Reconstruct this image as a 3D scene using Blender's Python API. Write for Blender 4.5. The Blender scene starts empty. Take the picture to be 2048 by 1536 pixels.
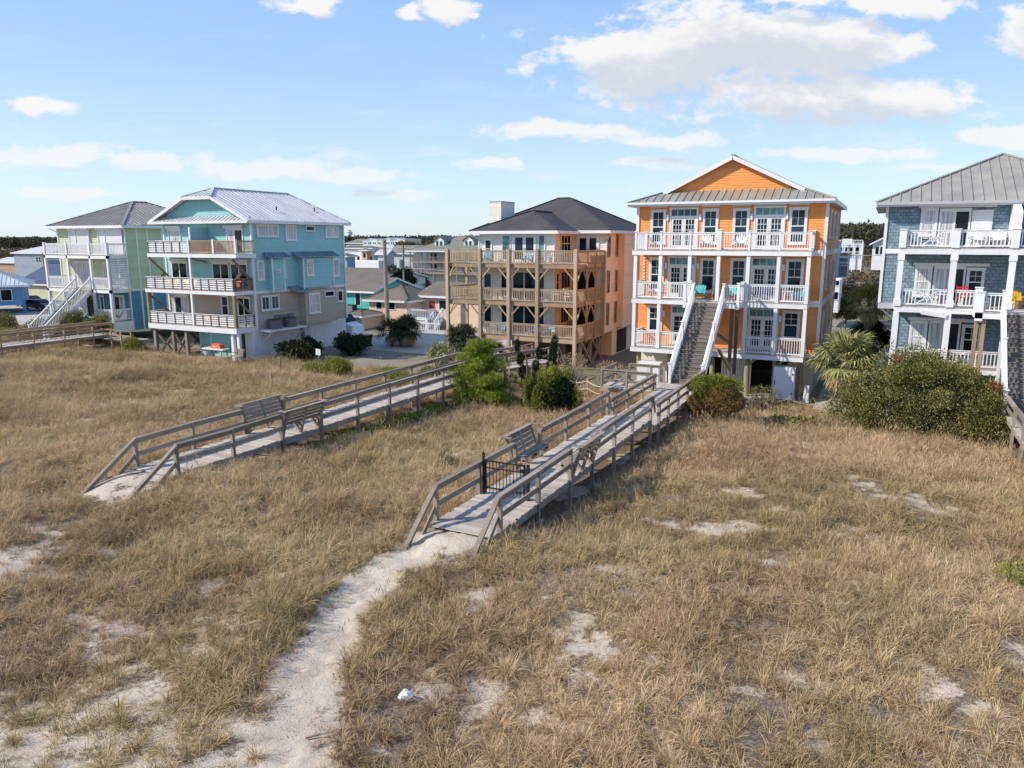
import bpy, math, random
import numpy as np
from mathutils import Vector, Matrix
R = math.radians
SC = bpy.context.scene
COL = SC.collection
rng = np.random.default_rng(7)
random.seed(7)
YAW = R(26.3)
# ---------------- camera ----------------
cam = bpy.data.cameras.new("camera")
cam.sensor_width = 36.0
cam.lens = 1500.0 / 2048.0 * 36.0
cam.clip_start = 0.1
cam.clip_end = 5000
co = bpy.data.objects.new("camera", cam)
COL.objects.link(co)
co.location = (0, 0, 9.3)
co.rotation_euler = (R(90) - math.atan(288 / 1500.0), 0, YAW)
SC.camera = co
FWD = Vector((-math.sin(YAW), math.cos(YAW), 0))
RGT = Vector((math.cos(YAW), math.sin(YAW), 0))
# ---------------- sun and sky ----------------
SUN_EL = R(37)
sdir = (-RGT * 0.985 - FWD * 0.17).normalized()
sv = Vector((sdir.x * math.cos(SUN_EL), sdir.y * math.cos(SUN_EL), math.sin(SUN_EL)))
sl = bpy.data.lights.new("sun", 'SUN')
sl.energy = 4.6
sl.angle = R(0.6)
sl.color = (1.0, 0.90, 0.77)
so = bpy.data.objects.new("sun", sl)
so.rotation_euler = sv.to_track_quat('Z', 'Y').to_euler()
so.location = (-30, -20, 40)
COL.objects.link(so)
w = bpy.data.worlds.new("World")
SC.world = w
w.use_nodes = True
SC.view_settings.view_transform = 'Standard'
SC.view_settings.look = 'None'
SC.view_settings.exposure = 0.3
SC.view_settings.gamma = 1.0
SC.cycles.max_bounces = 6
SC.cycles.transparent_max_bounces = 6


class NT:
    def __init__(s, tree):
        s.t = tree
        s.n = tree.nodes
        s.l = tree.links

    def node(s, typ, **k):
        n = s.n.new(typ)
        for a, b in k.items():
            setattr(n, a, b)
        return n

    def put(s, sock, val):
        if hasattr(val, 'is_output') or isinstance(val, bpy.types.NodeSocket):
            s.l.new(val, sock)
        else:
            sock.default_value = val

    def m(s, op, a, b=None, c=None, clamp=False):
        n = s.node('ShaderNodeMath', operation=op, use_clamp=clamp)
        s.put(n.inputs[0], a)
        if b is not None: s.put(n.inputs[1], b)
        if c is not None: s.put(n.inputs[2], c)
        return n.outputs[0]

    def vm(s, op, a, b=None, c=None):
        n = s.node('ShaderNodeVectorMath', operation=op)
        s.put(n.inputs[0], a)
        if b is not None: s.put(n.inputs[1], b)
        if c is not None: s.put(n.inputs[2], c)
        return n.outputs['Value'] if op in ('LENGTH', 'DOT_PRODUCT') else n.outputs[0]

    def mix(s, f, a, b, mode='MIX'):
        n = s.node('ShaderNodeMix', data_type='RGBA', blend_type=mode)
        s.put(n.inputs['Factor'], f)
        s.put(n.inputs['A'], a)
        s.put(n.inputs['B'], b)
        return n.outputs['Result']

    def noise(s, vec, scale, detail=3.0, rough=0.55, typ='FBM'):
        n = s.node('ShaderNodeTexNoise')
        s.put(n.inputs['Vector'], vec)
        n.inputs['Scale'].default_value = scale
        n.inputs['Detail'].default_value = detail
        n.inputs['Roughness'].default_value = rough
        return n.outputs['Fac']

    def mr(s, v, a, b, c=0.0, d=1.0, smooth=False):
        n = s.node('ShaderNodeMapRange', interpolation_type='SMOOTHSTEP' if smooth else 'LINEAR')
        s.put(n.inputs['Value'], v)
        n.inputs['From Min'].default_value = a
        n.inputs['From Max'].default_value = b
        n.inputs['To Min'].default_value = c
        n.inputs['To Max'].default_value = d
        return n.outputs['Result']

    def ramp(s, f, stops):
        n = s.node('ShaderNodeValToRGB')
        s.put(n.inputs[0], f)
        e = n.color_ramp.elements
        while len(e) < len(stops): e.new(0.5)
        for i, (p, c) in enumerate(stops):
            e[i].position = p
            e[i].color = (*c, 1)
        return n.outputs[0]


def c4(c): return (c[0], c[1], c[2], 1.0)


# world
nt = NT(w.node_tree)
for n in list(nt.n): nt.n.remove(n)
out = nt.node('ShaderNodeOutputWorld')
bg = nt.node('ShaderNodeBackground')
bg.inputs['Strength'].default_value = 0.14
nt.l.new(bg.outputs[0], out.inputs[0])
sky = nt.node('ShaderNodeTexSky', sky_type='NISHITA')
sky.sun_disc = False
sky.sun_elevation = SUN_EL
sky.sun_rotation = math.atan2(sdir.x, sdir.y)
sky.air_density = 1.0
sky.dust_density = 0.6
sky.ozone_density = 2.0
tc = nt.node('ShaderNodeTexCoord')
D = tc.outputs['Generated']
xr = nt.vm('DOT_PRODUCT', D, tuple(RGT))
yf = nt.m('MAXIMUM', nt.vm('DOT_PRODUCT', D, tuple(FWD)), 0.05)
sx = nt.m('DIVIDE', xr, yf)
sep = nt.node('ShaderNodeSeparateXYZ')
nt.l.new(D, sep.inputs[0])
tz = nt.m('DIVIDE', sep.outputs[2], yf)
# (s, t, half width, half height up)  s,t = tangents of azimuth and elevation from due inland
CL = [(.185, .218, .165, .050), (.25, .243, .13, .050), (.33, .236, .14, .054), (.42, .240, .085, .034), (.115, .222, .07, .036),
      (.37, .176, .155, .034), (.48, .172, .13, .030), (.30, .19, .08, .03), (.505, .238, .035, .018),
      (.05, .137, .095, .012), (.13, .139, .04, .008), (.215, .125, .075, .010), (-.02, .097, .048, .011),
      (-.60, .168, .05, .013), (-.245, .288, .055, .016), (-.08, .282, .040, .016), (-.125, .276, .02, .01),
      (-.58, .108, .10, .014), (-.46, .099, .08, .014), (-.33, .090, .12, .012), (-.2, .082, .10, .010),
      (-.15, .058, .06, .008), (-.58, .058, .09, .008), (.62, .128, .07, .014), (.64, .25, .05, .030), (.47, .285, .10, .014),
      (.36, .292, .08, .010), (.42, .108, .14, .008), (.17, .098, .08, .006), (-.05, .272, .012, .004), (.6, .09, .1, .006)]
cmb = nt.node('ShaderNodeCombineXYZ')
nt.l.new(sx, cmb.inputs[0]); nt.l.new(tz, cmb.inputs[1])
P0 = cmb.outputs[0]
warp = nt.node('ShaderNodeTexNoise')
nt.l.new(nt.vm('MULTIPLY', P0, (1, 2.0, 1)), warp.inputs['Vector'])
warp.inputs['Scale'].default_value = 14
warp.inputs['Detail'].default_value = 4
wv = nt.vm('MULTIPLY', nt.vm('SUBTRACT', warp.outputs['Color'], (.5, .5, .5)), (.045, .022, 0))


def cloud_field(P, k, amp):
    cur = None
    for (a, b, rx, ry) in CL:
        d = nt.vm('LENGTH', nt.vm('MULTIPLY', nt.vm('SUBTRACT', P, (a, b, 0)), (1 / rx, 1 / (ry * 1.15), 0)))
        f = nt.m('SUBTRACT', 1.0, d)
        cur = f if cur is None else nt.m('SMOOTH_MAX', cur, f, 0.15)
    nz = nt.noise(nt.vm('MULTIPLY', P, (1, 1.7, 1)), k, 8, 0.62)
    n2_ = nt.noise(nt.vm('MULTIPLY', P, (1, 2.2, 1)), k * .38, 5, 0.55)
    return nt.m('ADD', nt.m('ADD', cur, nt.m('MULTIPLY', nt.m('SUBTRACT', nz, 0.5), amp)), nt.m('MULTIPLY', nt.m('SUBTRACT', n2_, 0.52), 1.3))


Pw = nt.vm('ADD', P0, wv)
f1 = cloud_field(Pw, 22, 2.4)
f2 = cloud_field(nt.vm('ADD', Pw, (-.012, .024, 0)), 22, 1.5)
alpha = nt.mr(f1, -0.12, 0.50, 0, 1, True)
shade = nt.mr(f2, -0.02, 0.80, 0, 1, True)
thin = nt.noise(nt.vm('MULTIPLY', Pw, (1, 5, 1)), 7, 7, 0.6)
thinm = nt.m('MULTIPLY', nt.mr(thin, .50, .72, 0, .55, True), nt.m('MULTIPLY', nt.mr(tz, .0, .05, 0, 1, True), nt.mr(tz, .10, .2, 1, .12, True)))
alpha = nt.m('MAXIMUM', nt.m('MULTIPLY', alpha, nt.mr(tz, .06, .17, .62, .97)), thinm)
ccol = nt.mix(shade, (5.55, 5.5, 5.45, 1), (3.9, 4.2, 4.65, 1))
# the clear air: blue overhead paling to the horizon
skyc = nt.mix(1.0, sky.outputs[0], (0.92, 1.02, 1.22, 1), 'MULTIPLY')
grad = nt.ramp(nt.mr(sep.outputs[2], 0.0, 0.5), [(0.0, (.74, .87, .94)), (.15, (.64, .82, .96)), (.4, (.42, .64, .95)), (.7, (.30, .52, .90)), (1.0, (.22, .40, .78))])
skyc = nt.mix(0.75, skyc, nt.mix(1.0, grad, (6.2, 6.2, 6.2, 1), 'MULTIPLY'))
fin = nt.mix(alpha, skyc, ccol)
nt.l.new(fin, bg.inputs['Color'])

# ---------------- mesh helpers ----------------


class MB:
    def __init__(s):
        s.v = []; s.f = []; s.mi = []; s.cur = 0

    def add(s, vs, fs):
        b = len(s.v)
        s.v.extend([tuple(x) for x in vs])
        for f in fs:
            s.f.append(tuple(b + i for i in f)); s.mi.append(s.cur)
        return s

    def box(s, x0, x1, y0, y1, z0, z1):
        if x0 > x1: x0, x1 = x1, x0
        if y0 > y1: y0, y1 = y1, y0
        if z0 > z1: z0, z1 = z1, z0
        return s.add([(x0, y0, z0), (x1, y0, z0), (x1, y1, z0), (x0, y1, z0), (x0, y0, z1), (x1, y0, z1), (x1, y1, z1), (x0, y1, z1)],
                     [(0, 3, 2, 1), (4, 5, 6, 7), (0, 1, 5, 4), (1, 2, 6, 5), (2, 3, 7, 6), (3, 0, 4, 7)])

    def beam(s, p, q, w, h, up=(0, 0, 1)):
        p = Vector(p); q = Vector(q); d = (q - p)
        if d.length < 1e-6: return s
        d.normalize(); u = Vector(up)
        x = d.cross(u)
        if x.length < 1e-4: x = d.cross(Vector((0, 1, 0)))
        x.normalize(); y = x.cross(d)
        vs = []
        for o in (p, q):
            for a, b in ((-1, -1), (1, -1), (1, 1), (-1, 1)):
                vs.append(o + x * (a * w / 2) + y * (b * h / 2))
        return s.add(vs, [(3, 2, 1, 0), (4, 5, 6, 7), (0, 1, 5, 4), (1, 2, 6, 5), (2, 3, 7, 6), (3, 0, 4, 7)])

    def tube(s, pts, rad, n=8, cap=True):
        pts = [Vector(p) for p in pts]
        if not isinstance(rad, (list, tuple)): rad = [rad] * len(pts)
        vs = []; fs = []
        for i, p in enumerate(pts):
            d = (pts[min(i + 1, len(pts) - 1)] - pts[max(i - 1, 0)]).normalized()
            a = Vector((0, 0, 1)) if abs(d.z) < .9 else Vector((1, 0, 0))
            x = d.cross(a).normalized(); y = x.cross(d)
            for k in range(n):
                t = 2 * math.pi * k / n
                vs.append(p + (x * math.cos(t) + y * math.sin(t)) * rad[i])
        for i in range(len(pts) - 1):
            for k in range(n):
                a = i * n + k; b = i * n + (k + 1) % n
                fs.append((a, b, b + n, a + n))
        if cap:
            fs.append(tuple(range(n - 1, -1, -1))); fs.append(tuple((len(pts) - 1) * n + k for k in range(n)))
        return s.add(vs, fs)

    def poly(s, pts, th=0.0):
        """flat polygon, thickened downwards (-z) by th"""
        n = len(pts)
        if th == 0: return s.add(pts, [tuple(range(n))])
        lo = [(p[0], p[1], p[2] - th) for p in pts]
        fs = [tuple(range(n)), tuple(range(2 * n - 1, n - 1, -1))]
        for i in range(n):
            j = (i + 1) % n
            fs.append((i, n + i, n + j, j))
        return s.add(list(pts) + lo, fs)

    def fbox(s, F, a0, a1, d0, d1, z0, z1):
        p = fp(F, a0, d0, z0); q = fp(F, a1, d1, z1)
        return s.box(p[0], q[0], p[1], q[1], p[2], q[2])

    def build(s, name, mat, parent=None, label=None, smooth=False, loc=None):
        me = bpy.data.meshes.new(name)
        me.from_pydata(s.v, [], s.f)
        mats = mat if isinstance(mat, (list, tuple)) else [mat]
        for m_ in mats: me.materials.append(m_)
        if len(mats) > 1: me.polygons.foreach_set('material_index', s.mi)
        r = rng.random(len(s.f)).astype(np.float32)
        at = me.attributes.new('rnd', 'FLOAT', 'FACE')
        at.data.foreach_set('value', r)
        if smooth: me.polygons.foreach_set('use_smooth', [True] * len(s.f))
        me.update()
        o = bpy.data.objects.new(name, me)
        COL.objects.link(o)
        if parent is not None: o.parent = parent
        if loc: o.location = loc
        if label: o['label'] = label
        return o


def fp(F, a, d, z):
    k, pl = F
    if k == 'F': return (a, pl - d, z)
    if k == 'K': return (a, pl + d, z)
    if k == 'R': return (pl + d, a, z)
    return (pl - d, a, z)


def thing(name, label, cat, loc=(0, 0, 0), rz=0.0, group=None):
    o = bpy.data.objects.new(name, None)
    o.empty_display_size = 0.3
    COL.objects.link(o)
    o.location = loc; o.rotation_euler = (0, 0, rz)
    o['label'] = label; o['category'] = cat
    if group: o['group'] = group
    return o


def tag(o, label=None, cat=None, group=None, kind=None):
    if label: o['label'] = label
    if cat: o['category'] = cat
    if group: o['group'] = group
    if kind: o['kind'] = kind
    return o


def dup(root, loc, rz, label, group=None):
    r = root.copy(); COL.objects.link(r); r.location = loc; r.rotation_euler = (0, 0, rz)
    r['label'] = label
    if group: r['group'] = group
    for ch in list(root.children):
        c = ch.copy(); COL.objects.link(c); c.parent = r
        for g in ch.children:
            d = g.copy(); COL.objects.link(d); d.parent = c
    return r


# ---------------- materials ----------------
def mat(name, base, rough=0.6, spec=0.5, metal=0.0):
    m_ = bpy.data.materials.new(name); m_.use_nodes = True
    n = NT(m_.node_tree)
    b = n.n['Principled BSDF']
    b.inputs['Base Color'].default_value = c4(base)
    b.inputs['Roughness'].default_value = rough
    b.inputs['Specular IOR Level'].default_value = spec
    b.inputs['Metallic'].default_value = metal
    return m_, n, b


def painted(name, base, rough=0.55, var=0.12, dirt=0.0):
    """painted wood: slight tonal patches, streaky weathering"""
    m_, n, b = mat(name, base, rough)
    g = n.node('ShaderNodeNewGeometry').outputs['Position']
    a = n.noise(g, 0.9, 4)
    st = n.noise(n.vm('MULTIPLY', g, (6, 6, .5)), 1.4, 4, .6)
    c = n.mix(n.mr(a, .3, .7), c4([x * (1 - var) for x in base]), c4([min(1, x * (1 + var * .6)) for x in base]))
    if dirt: c = n.mix(n.mr(st, .52, .8, 0, dirt), c, c4((.16, .14, .11)))
    at = n.node('ShaderNodeAttribute', attribute_name='rnd').outputs['Fac']
    c = n.mix(1.0, c, n.ramp(at, [(0, (.93, .93, .93)), (1, (1.05, 1.05, 1.05))]), 'MULTIPLY')
    n.put(b.inputs['Base Color'], c)
    bp = n.node('ShaderNodeBump'); bp.inputs['Strength'].default_value = .25; bp.inputs['Distance'].default_value = .01
    n.put(bp.inputs['Height'], n.noise(g, 30, 3)); n.put(b.inputs['Normal'], bp.outputs[0])
    return m_


def wood(name, c1, c2, rough=0.85, grain=(3, 3, 3)):
    m_, n, b = mat(name, c1, rough, .2)
    g = n.node('ShaderNodeNewGeometry').outputs['Position']
    a = n.noise(g, 1.6, 5, .65)
    f = n.noise(n.vm('MULTIPLY', g, grain), 9, 4, .7)
    at = n.node('ShaderNodeAttribute', attribute_name='rnd').outputs['Fac']
    t = n.m('ADD', n.m('MULTIPLY', a, .45), n.m('ADD', n.m('MULTIPLY', f, .35), n.m('MULTIPLY', at, .30)))
    c = n.mix(n.mr(t, .30, .80), c4(c1), c4(c2))
    k = n.noise(n.vm('MULTIPLY', g, grain), 22, 2, .5)
    c = n.mix(n.mr(k, .60, .75, 0, .35), c, c4([x * .45 for x in c1]))
    n.put(b.inputs['Base Color'], c)
    bp = n.node('ShaderNodeBump'); bp.inputs['Strength'].default_value = .5; bp.inputs['Distance'].default_value = .01
    n.put(bp.inputs['Height'], f); n.put(b.inputs['Normal'], bp.outputs[0])
    return m_


def glass(name, base, rough=.06):
    m_, n, b = mat(name, base, rough, .2)
    g = n.node('ShaderNodeNewGeometry').outputs['Position']
    a = n.noise(g, .8, 2)
    n.put(b.inputs['Base Color'], n.mix(n.mr(a, .4, .6), c4([x * .5 for x in base]), c4([x * 1.7 for x in base])))
    bp = n.node('ShaderNodeBump'); bp.inputs['Strength'].default_value = .04; bp.inputs['Distance'].default_value = .05
    n.put(bp.inputs['Height'], n.noise(g, 1.3, 1)); n.put(b.inputs['Normal'], bp.outputs[0])
    return m_


def leafmat(name, c1, c2, c3, scale=1.2):
    m_, n, b = mat(name, c1, .65, .25)
    g = n.node('ShaderNodeNewGeometry').outputs['Position']
    at = n.node('ShaderNodeAttribute', attribute_name='rnd').outputs['Fac']
    a = n.noise(g, scale, 3)
    t = n.m('ADD', n.m('MULTIPLY', a, .6), n.m('MULTIPLY', at, .42))
    c = n.ramp(n.mr(t, .25, .8), [(0, c1), (.5, c2), (1, c3)])
    n.put(b.inputs['Base Color'], c)
    # leaves let some light through
    tr = n.node('ShaderNodeBsdfTranslucent'); n.put(tr.inputs['Color'], c)
    mx = n.node('ShaderNodeMixShader'); mx.inputs[0].default_value = .22
    o = n.n['Material Output']
    n.l.new(b.outputs[0], mx.inputs[1]); n.l.new(tr.outputs[0], mx.inputs[2]); n.l.new(mx.outputs[0], o.inputs[0])
    return m_


def roofing(name, c1, c2, scale=14):
    m_, n, b = mat(name, c1, .9, .2)
    g = n.node('ShaderNodeNewGeometry').outputs['Position']
    a = n.noise(n.vm('MULTIPLY', g, (1, 1, 2.2)), scale, 3, .7)
    d = n.noise(g, .7, 3)
    c = n.mix(n.mr(a, .35, .68), c4(c1), c4(c2))
    c = n.mix(n.mr(d, .4, .7, 0, .4), c, c4([x * .7 for x in c1]))
    n.put(b.inputs['Base Color'], c)
    return m_


def metalroof(name, c1, rough=.42):
    m_, n, b = mat(name, c1, rough, .5, .25)
    g = n.node('ShaderNodeNewGeometry').outputs['Position']
    a = n.noise(g, 1.1, 4)
    at = n.node('ShaderNodeAttribute', attribute_name='rnd').outputs['Fac']
    c = n.mix(n.mr(n.m('ADD', n.m('MULTIPLY', a, .7), n.m('MULTIPLY', at, .3)), .35, .75), c4([x * .82 for x in c1]), c4([min(1, x * 1.12) for x in c1]))
    n.put(b.inputs['Base Color'], c)
    n.put(b.inputs['Roughness'], n.mr(a, .3, .7, rough - .08, rough + .15))
    return m_


def shingle(name, c1, c2):
    m_, n, b = mat(name, c1, .8, .2)
    tcn = n.node('ShaderNodeNewGeometry').outputs['Position']
    sp = n.node('ShaderNodeSeparateXYZ'); n.l.new(tcn, sp.inputs[0])
    cb = n.node('ShaderNodeCombineXYZ'); n.l.new(n.m('ADD', sp.outputs[0], sp.outputs[1]), cb.inputs[0]); n.l.new(sp.outputs[2], cb.inputs[1])
    br = n.node('ShaderNodeTexBrick'); n.l.new(cb.outputs[0], br.inputs['Vector'])
    br.offset_frequency = 2; br.squash = 1
    br.inputs['Color1'].default_value = c4(c1); br.inputs['Color2'].default_value = c4(c2); br.inputs['Mortar'].default_value = c4([x * .5 for x in c1])
    br.inputs['Scale'].default_value = 1; br.inputs['Mortar Size'].default_value = .012
    br.inputs['Brick Width'].default_value = .26; br.inputs['Row Height'].default_value = .17
    a = n.noise(tcn, 1.3, 4)
    wn = n.noise(n.vm('MULTIPLY', tcn, (3.4, 3.4, 5.5)), 1.0, 1)
    c = n.mix(n.mr(a, .35, .7, 0, .3), br.outputs[0], c4([x * .65 for x in c1]))
    c = n.mix(n.mr(wn, .56, .64, 0, .35), c, c4([min(1, x * 1.7 + .05) for x in c1]))
    n.put(b.inputs['Base Color'], c)
    bp = n.node('ShaderNodeBump'); bp.inputs['Strength'].default_value = .8; bp.inputs['Distance'].default_value = .02
    n.put(bp.inputs['Height'], br.outputs['Fac']); bp.invert = True; n.put(b.inputs['Normal'], bp.outputs[0])
    return m_


WHITE = painted('white_paint', (.76, .77, .79), .5, .06, .15)
WHITE2 = painted('white_trim', (.72, .73, .74), .5, .05, .1)
ORANGE = painted('orange_siding', (.82, .30, .075), .6, .08, .22)
TEAL = painted('aqua_siding', (.27, .55, .57), .6, .07, .18)
BEIGE = painted('beige_siding', (.42, .38, .31), .65, .06, .2)
GREEN = painted('lime_siding', (.50, .56, .36), .6, .07, .2)
BLUE2 = painted('deep_blue_siding', (.07, .24, .36), .6, .1)
CREAM = painted('cream_siding', (.72, .70, .61), .6, .05, .15)
PEACH_BOUNCE = painted('bounce_tinted_siding', (.90, .60, .35), .6, .06, .12)  # orange bounce light on the shaded cream walls, put into their colour
TAN = painted('pale_peach_siding', (.70, .52, .38), .6, .06)
SHING = shingle('blue_shingles', (.17, .25, .315), (.24, .33, .395))
GREYT = painted('grey_trim', (.42, .44, .46), .6, .1)
W_GREY = wood('weathered_boards', (.155, .125, .10), (.37, .315, .26), .9)
W_DECK = wood('sun_bleached_decking', (.30, .255, .215), (.60, .54, .47), .9)
W_DARK = wood('aged_dark_timber', (.10, .08, .065), (.24, .19, .15), .9)
W_BRN = wood('brown_timber', (.27, .185, .115), (.52, .38, .25), .85)
W_TAN = wood('tan_grey_deck_timber', (.27, .205, .145), (.56, .45, .33), .85)
W_TRD = wood('grey_stair_treads', (.10, .088, .078), (.25, .22, .20), .9)
W_OLV = wood('treated_piling', (.20, .17, .09), (.36, .31, .18), .9)
GL = glass('window_glass', (.012, .030, .045))
GLD = glass('dark_window_glass', (.010, .014, .018))
GLT = glass('transom_glass', (.10, .22, .24), .15)
CURT, _n, _b = mat('curtain_behind_glass', (.55, .56, .58), .35)
n_ = _n; gg = n_.node('ShaderNodeNewGeometry').outputs['Position']
n_.put(_b.inputs['Base Color'], n_.mix(n_.mr(n_.noise(n_.vm('MULTIPLY', gg, (9, 9, .3)), 2.2, 2), .4, .6), c4((.30, .32, .35)), c4((.66, .67, .69))))
RM_TAUPE = metalroof('taupe_metal_roof', (.40, .37, .31))
RM_GREY = metalroof('galvanised_metal_roof', (.60, .60, .61), .5)
RM_BRN = metalroof('brown_grey_metal_roof', (.34, .32, .29))
RM_WHT = metalroof('white_metal_roof', (.66, .68, .70))
RM_BLUE = metalroof('blue_grey_metal_canopy', (.25, .33, .42))
RS_DARK = roofing('charcoal_shingle_roof', (.045, .045, .05), (.115, .11, .115))
RS_GREY = roofing('grey_green_shingle_roof', (.16, .165, .14), (.25, .25, .21))
RS_BRN = roofing('brown_shingle_roof', (.13, .11, .09), (.22, .19, .16))
RS_NAVY = roofing('navy_shingle_roof', (.05, .07, .12), (.10, .13, .20))
DARKV, _, _ = mat('painted_void_shade', (.02, .018, .016), .9)  # near-black colour painted where the voids below the houses lie in shade
CONC = roofing('pale_concrete', (.40, .37, .33), (.50, .47, .42), 3)
ASPH = roofing('asphalt', (.10, .10, .10), (.16, .155, .15), 6)
BLACKM, _, _ = mat('black_painted_metal', (.012, .012, .014), .35)
GREYP, _, _ = mat('grey_plastic', (.16, .17, .18), .5)
PLG, _, _ = mat('dark_green_plastic', (.025, .05, .045), .45)
RUB, _, _ = mat('rubber', (.02, .02, .02), .8)
CHROME, _, _ = mat('bright_metal', (.6, .6, .6), .25, .5, .9)
ROPE, _, _ = mat('rope', (.58, .53, .44), .9)


def plastic(name, c): return painted(name, c, .45, .04)


P_BLUE = plastic('sky_blue_plastic', (.10, .36, .58)); P_TEAL = plastic('turquoise_plastic', (.08, .48, .50))
P_YEL = plastic('yellow_plastic', (.72, .46, .04)); P_ORG = plastic('orange_plastic', (.72, .13, .03)); P_WHT = plastic('white_plastic', (.75, .76, .78))
P_NAVY = plastic('navy_plastic', (.05, .09, .25)); P_RED = plastic('red_plastic', (.55, .03, .03))
L_PINE = leafmat('pine_needles', (.09, .15, .02), (.24, .31, .035), (.48, .49, .09))
L_CED = leafmat('cedar_sprays', (.04, .07, .014), (.21, .235, .035), (.50, .47, .08))
L_BUSH = leafmat('bayberry_leaves', (.05, .065, .02), (.18, .18, .045), (.42, .37, .12), 1.1)
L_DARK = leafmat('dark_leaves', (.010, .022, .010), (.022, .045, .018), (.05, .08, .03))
L_YEL = leafmat('yellow_green_sprays', (.11, .15, .02), (.26, .29, .05), (.48, .46, .10))
L_BRN = leafmat('browned_sprays', (.15, .085, .04), (.33, .19, .08), (.46, .31, .13))
L_PALM = leafmat('palm_fronds', (.06, .08, .025), (.24, .26, .09), (.54, .51, .24))
L_PALMY = leafmat('pale_palm_fronds', (.14, .17, .05), (.34, .36, .12), (.60, .56, .26))
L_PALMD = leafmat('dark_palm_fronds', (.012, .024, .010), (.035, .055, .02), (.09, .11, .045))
L_DEAD = leafmat('dead_fronds', (.24, .16, .08), (.44, .32, .18), (.62, .50, .32))
L_FAR = leafmat('far_tree_leaves', (.036, .042, .026), (.072, .076, .042), (.12, .11, .06), .12)
L_FARB = leafmat('far_bare_brown_twigs', (.09, .055, .035), (.14, .09, .05), (.18, .13, .07), .2)
BARK = wood('bark', (.10, .08, .06), (.22, .18, .14))
TWIG = wood('grey_twigs', (.20, .17, .14), (.38, .34, .29))
# ---------------- ground ----------------
def vnoise(x, y, s, seed):
    """smooth value noise"""
    r = np.random.default_rng(seed); T = r.random((256, 256))
    x = np.asarray(x) / s + 1000; y = np.asarray(y) / s + 1000
    xi = np.floor(x).astype(int); yi = np.floor(y).astype(int); fx = x - xi; fy = y - yi
    fx = fx * fx * (3 - 2 * fx); fy = fy * fy * (3 - 2 * fy)
    a = T[xi & 255, yi & 255]; b = T[(xi + 1) & 255, yi & 255]; c = T[xi & 255, (yi + 1) & 255]; d = T[(xi + 1) & 255, (yi + 1) & 255]
    return (a * (1 - fx) + b * fx) * (1 - fy) + (c * (1 - fx) + d * fx) * fy


def sstep(x, a, b):
    t = np.clip((np.asarray(x, float) - a) / (b - a), 0, 1); return t * t * (3 - 2 * t)


def height(u, v):
    u = np.asarray(u, float); v = np.asarray(v, float)
    h = np.interp(v, [-60, -10, 5, 10, 15.5, 19, 26, 32, 36, 39.5, 43, 47, 56, 80, 120, 200, 900], [0, .6, 1.55, 1.75, 1.9, 1.62, 1.25, .95, .6, .3, .18, .12, .05, 0, -.6, -1.2, -1.2])
    d = 1 - sstep(v, 33, 41)
    h = h + d * ((vnoise(u, v, 7, 1) - .5) * .7 + (vnoise(u, v, 2.6, 2) - .5) * .34 + (vnoise(u, v, .9, 3) - .5) * .14)
    # sand drifted up to the boardwalk ends, hollow along the walkways and the footpath
    h = h - .35 * np.exp(-(((u + 21.3) / 2.6) ** 2 + ((v - 13.2) / 1.7) ** 2))
    for uc, top, vc in ((-9.1, 2.03, 15.2), (-20.5, 1.96, 15.9)):
        g = np.exp(-(((u - uc) / 1.7) ** 2 + ((v - vc) / 1.3) ** 2)); h = h * (1 - g) + top * g * 1.0
    for uc, e in ((-8.6, 42), (-20.2, 48), (-58, 42)):
        k = np.exp(-((u - uc) / 1.5) ** 4) * sstep(v, 16.4, 18.5) * (1 - sstep(v, e - 3, e))
        h = h * (1 - k) + np.minimum(h, np.interp(v, [16, 18.5, 24, 40], [1.75, 1.25, .95, .35])) * k
    p = np.interp(v, PV, PU); k = np.exp(-((u - p) / .9) ** 2) * (1 - sstep(v, 14, 15.5)); h = h - k * .10
    # dune shoulder carrying the big bush and the left side junipers
    h = h + .2 * np.exp(-(((u - 1.5) / 5) ** 2 + ((v - 36) / 4) ** 2))
    h = h + .9 * np.exp(-(((u + 66) / 8) ** 2 + ((v - 42) / 6) ** 2))
    # wooded rise far inland on the right
    h = h + 9.0 * np.exp(-(((u + 2) / 75) ** 2)) * sstep(v, 140, 240) * (1 - sstep(v, 300, 420) * .4)
    return h


PV = [5.5, 7.22, 8.09, 9.01, 9.9, 10.99, 12.22, 13.24, 14.3, 15.25]
PU = [-6.5, -7.22, -7.9, -8.5, -8.95, -9.35, -9.75, -9.85, -9.6, -9.2]
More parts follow.
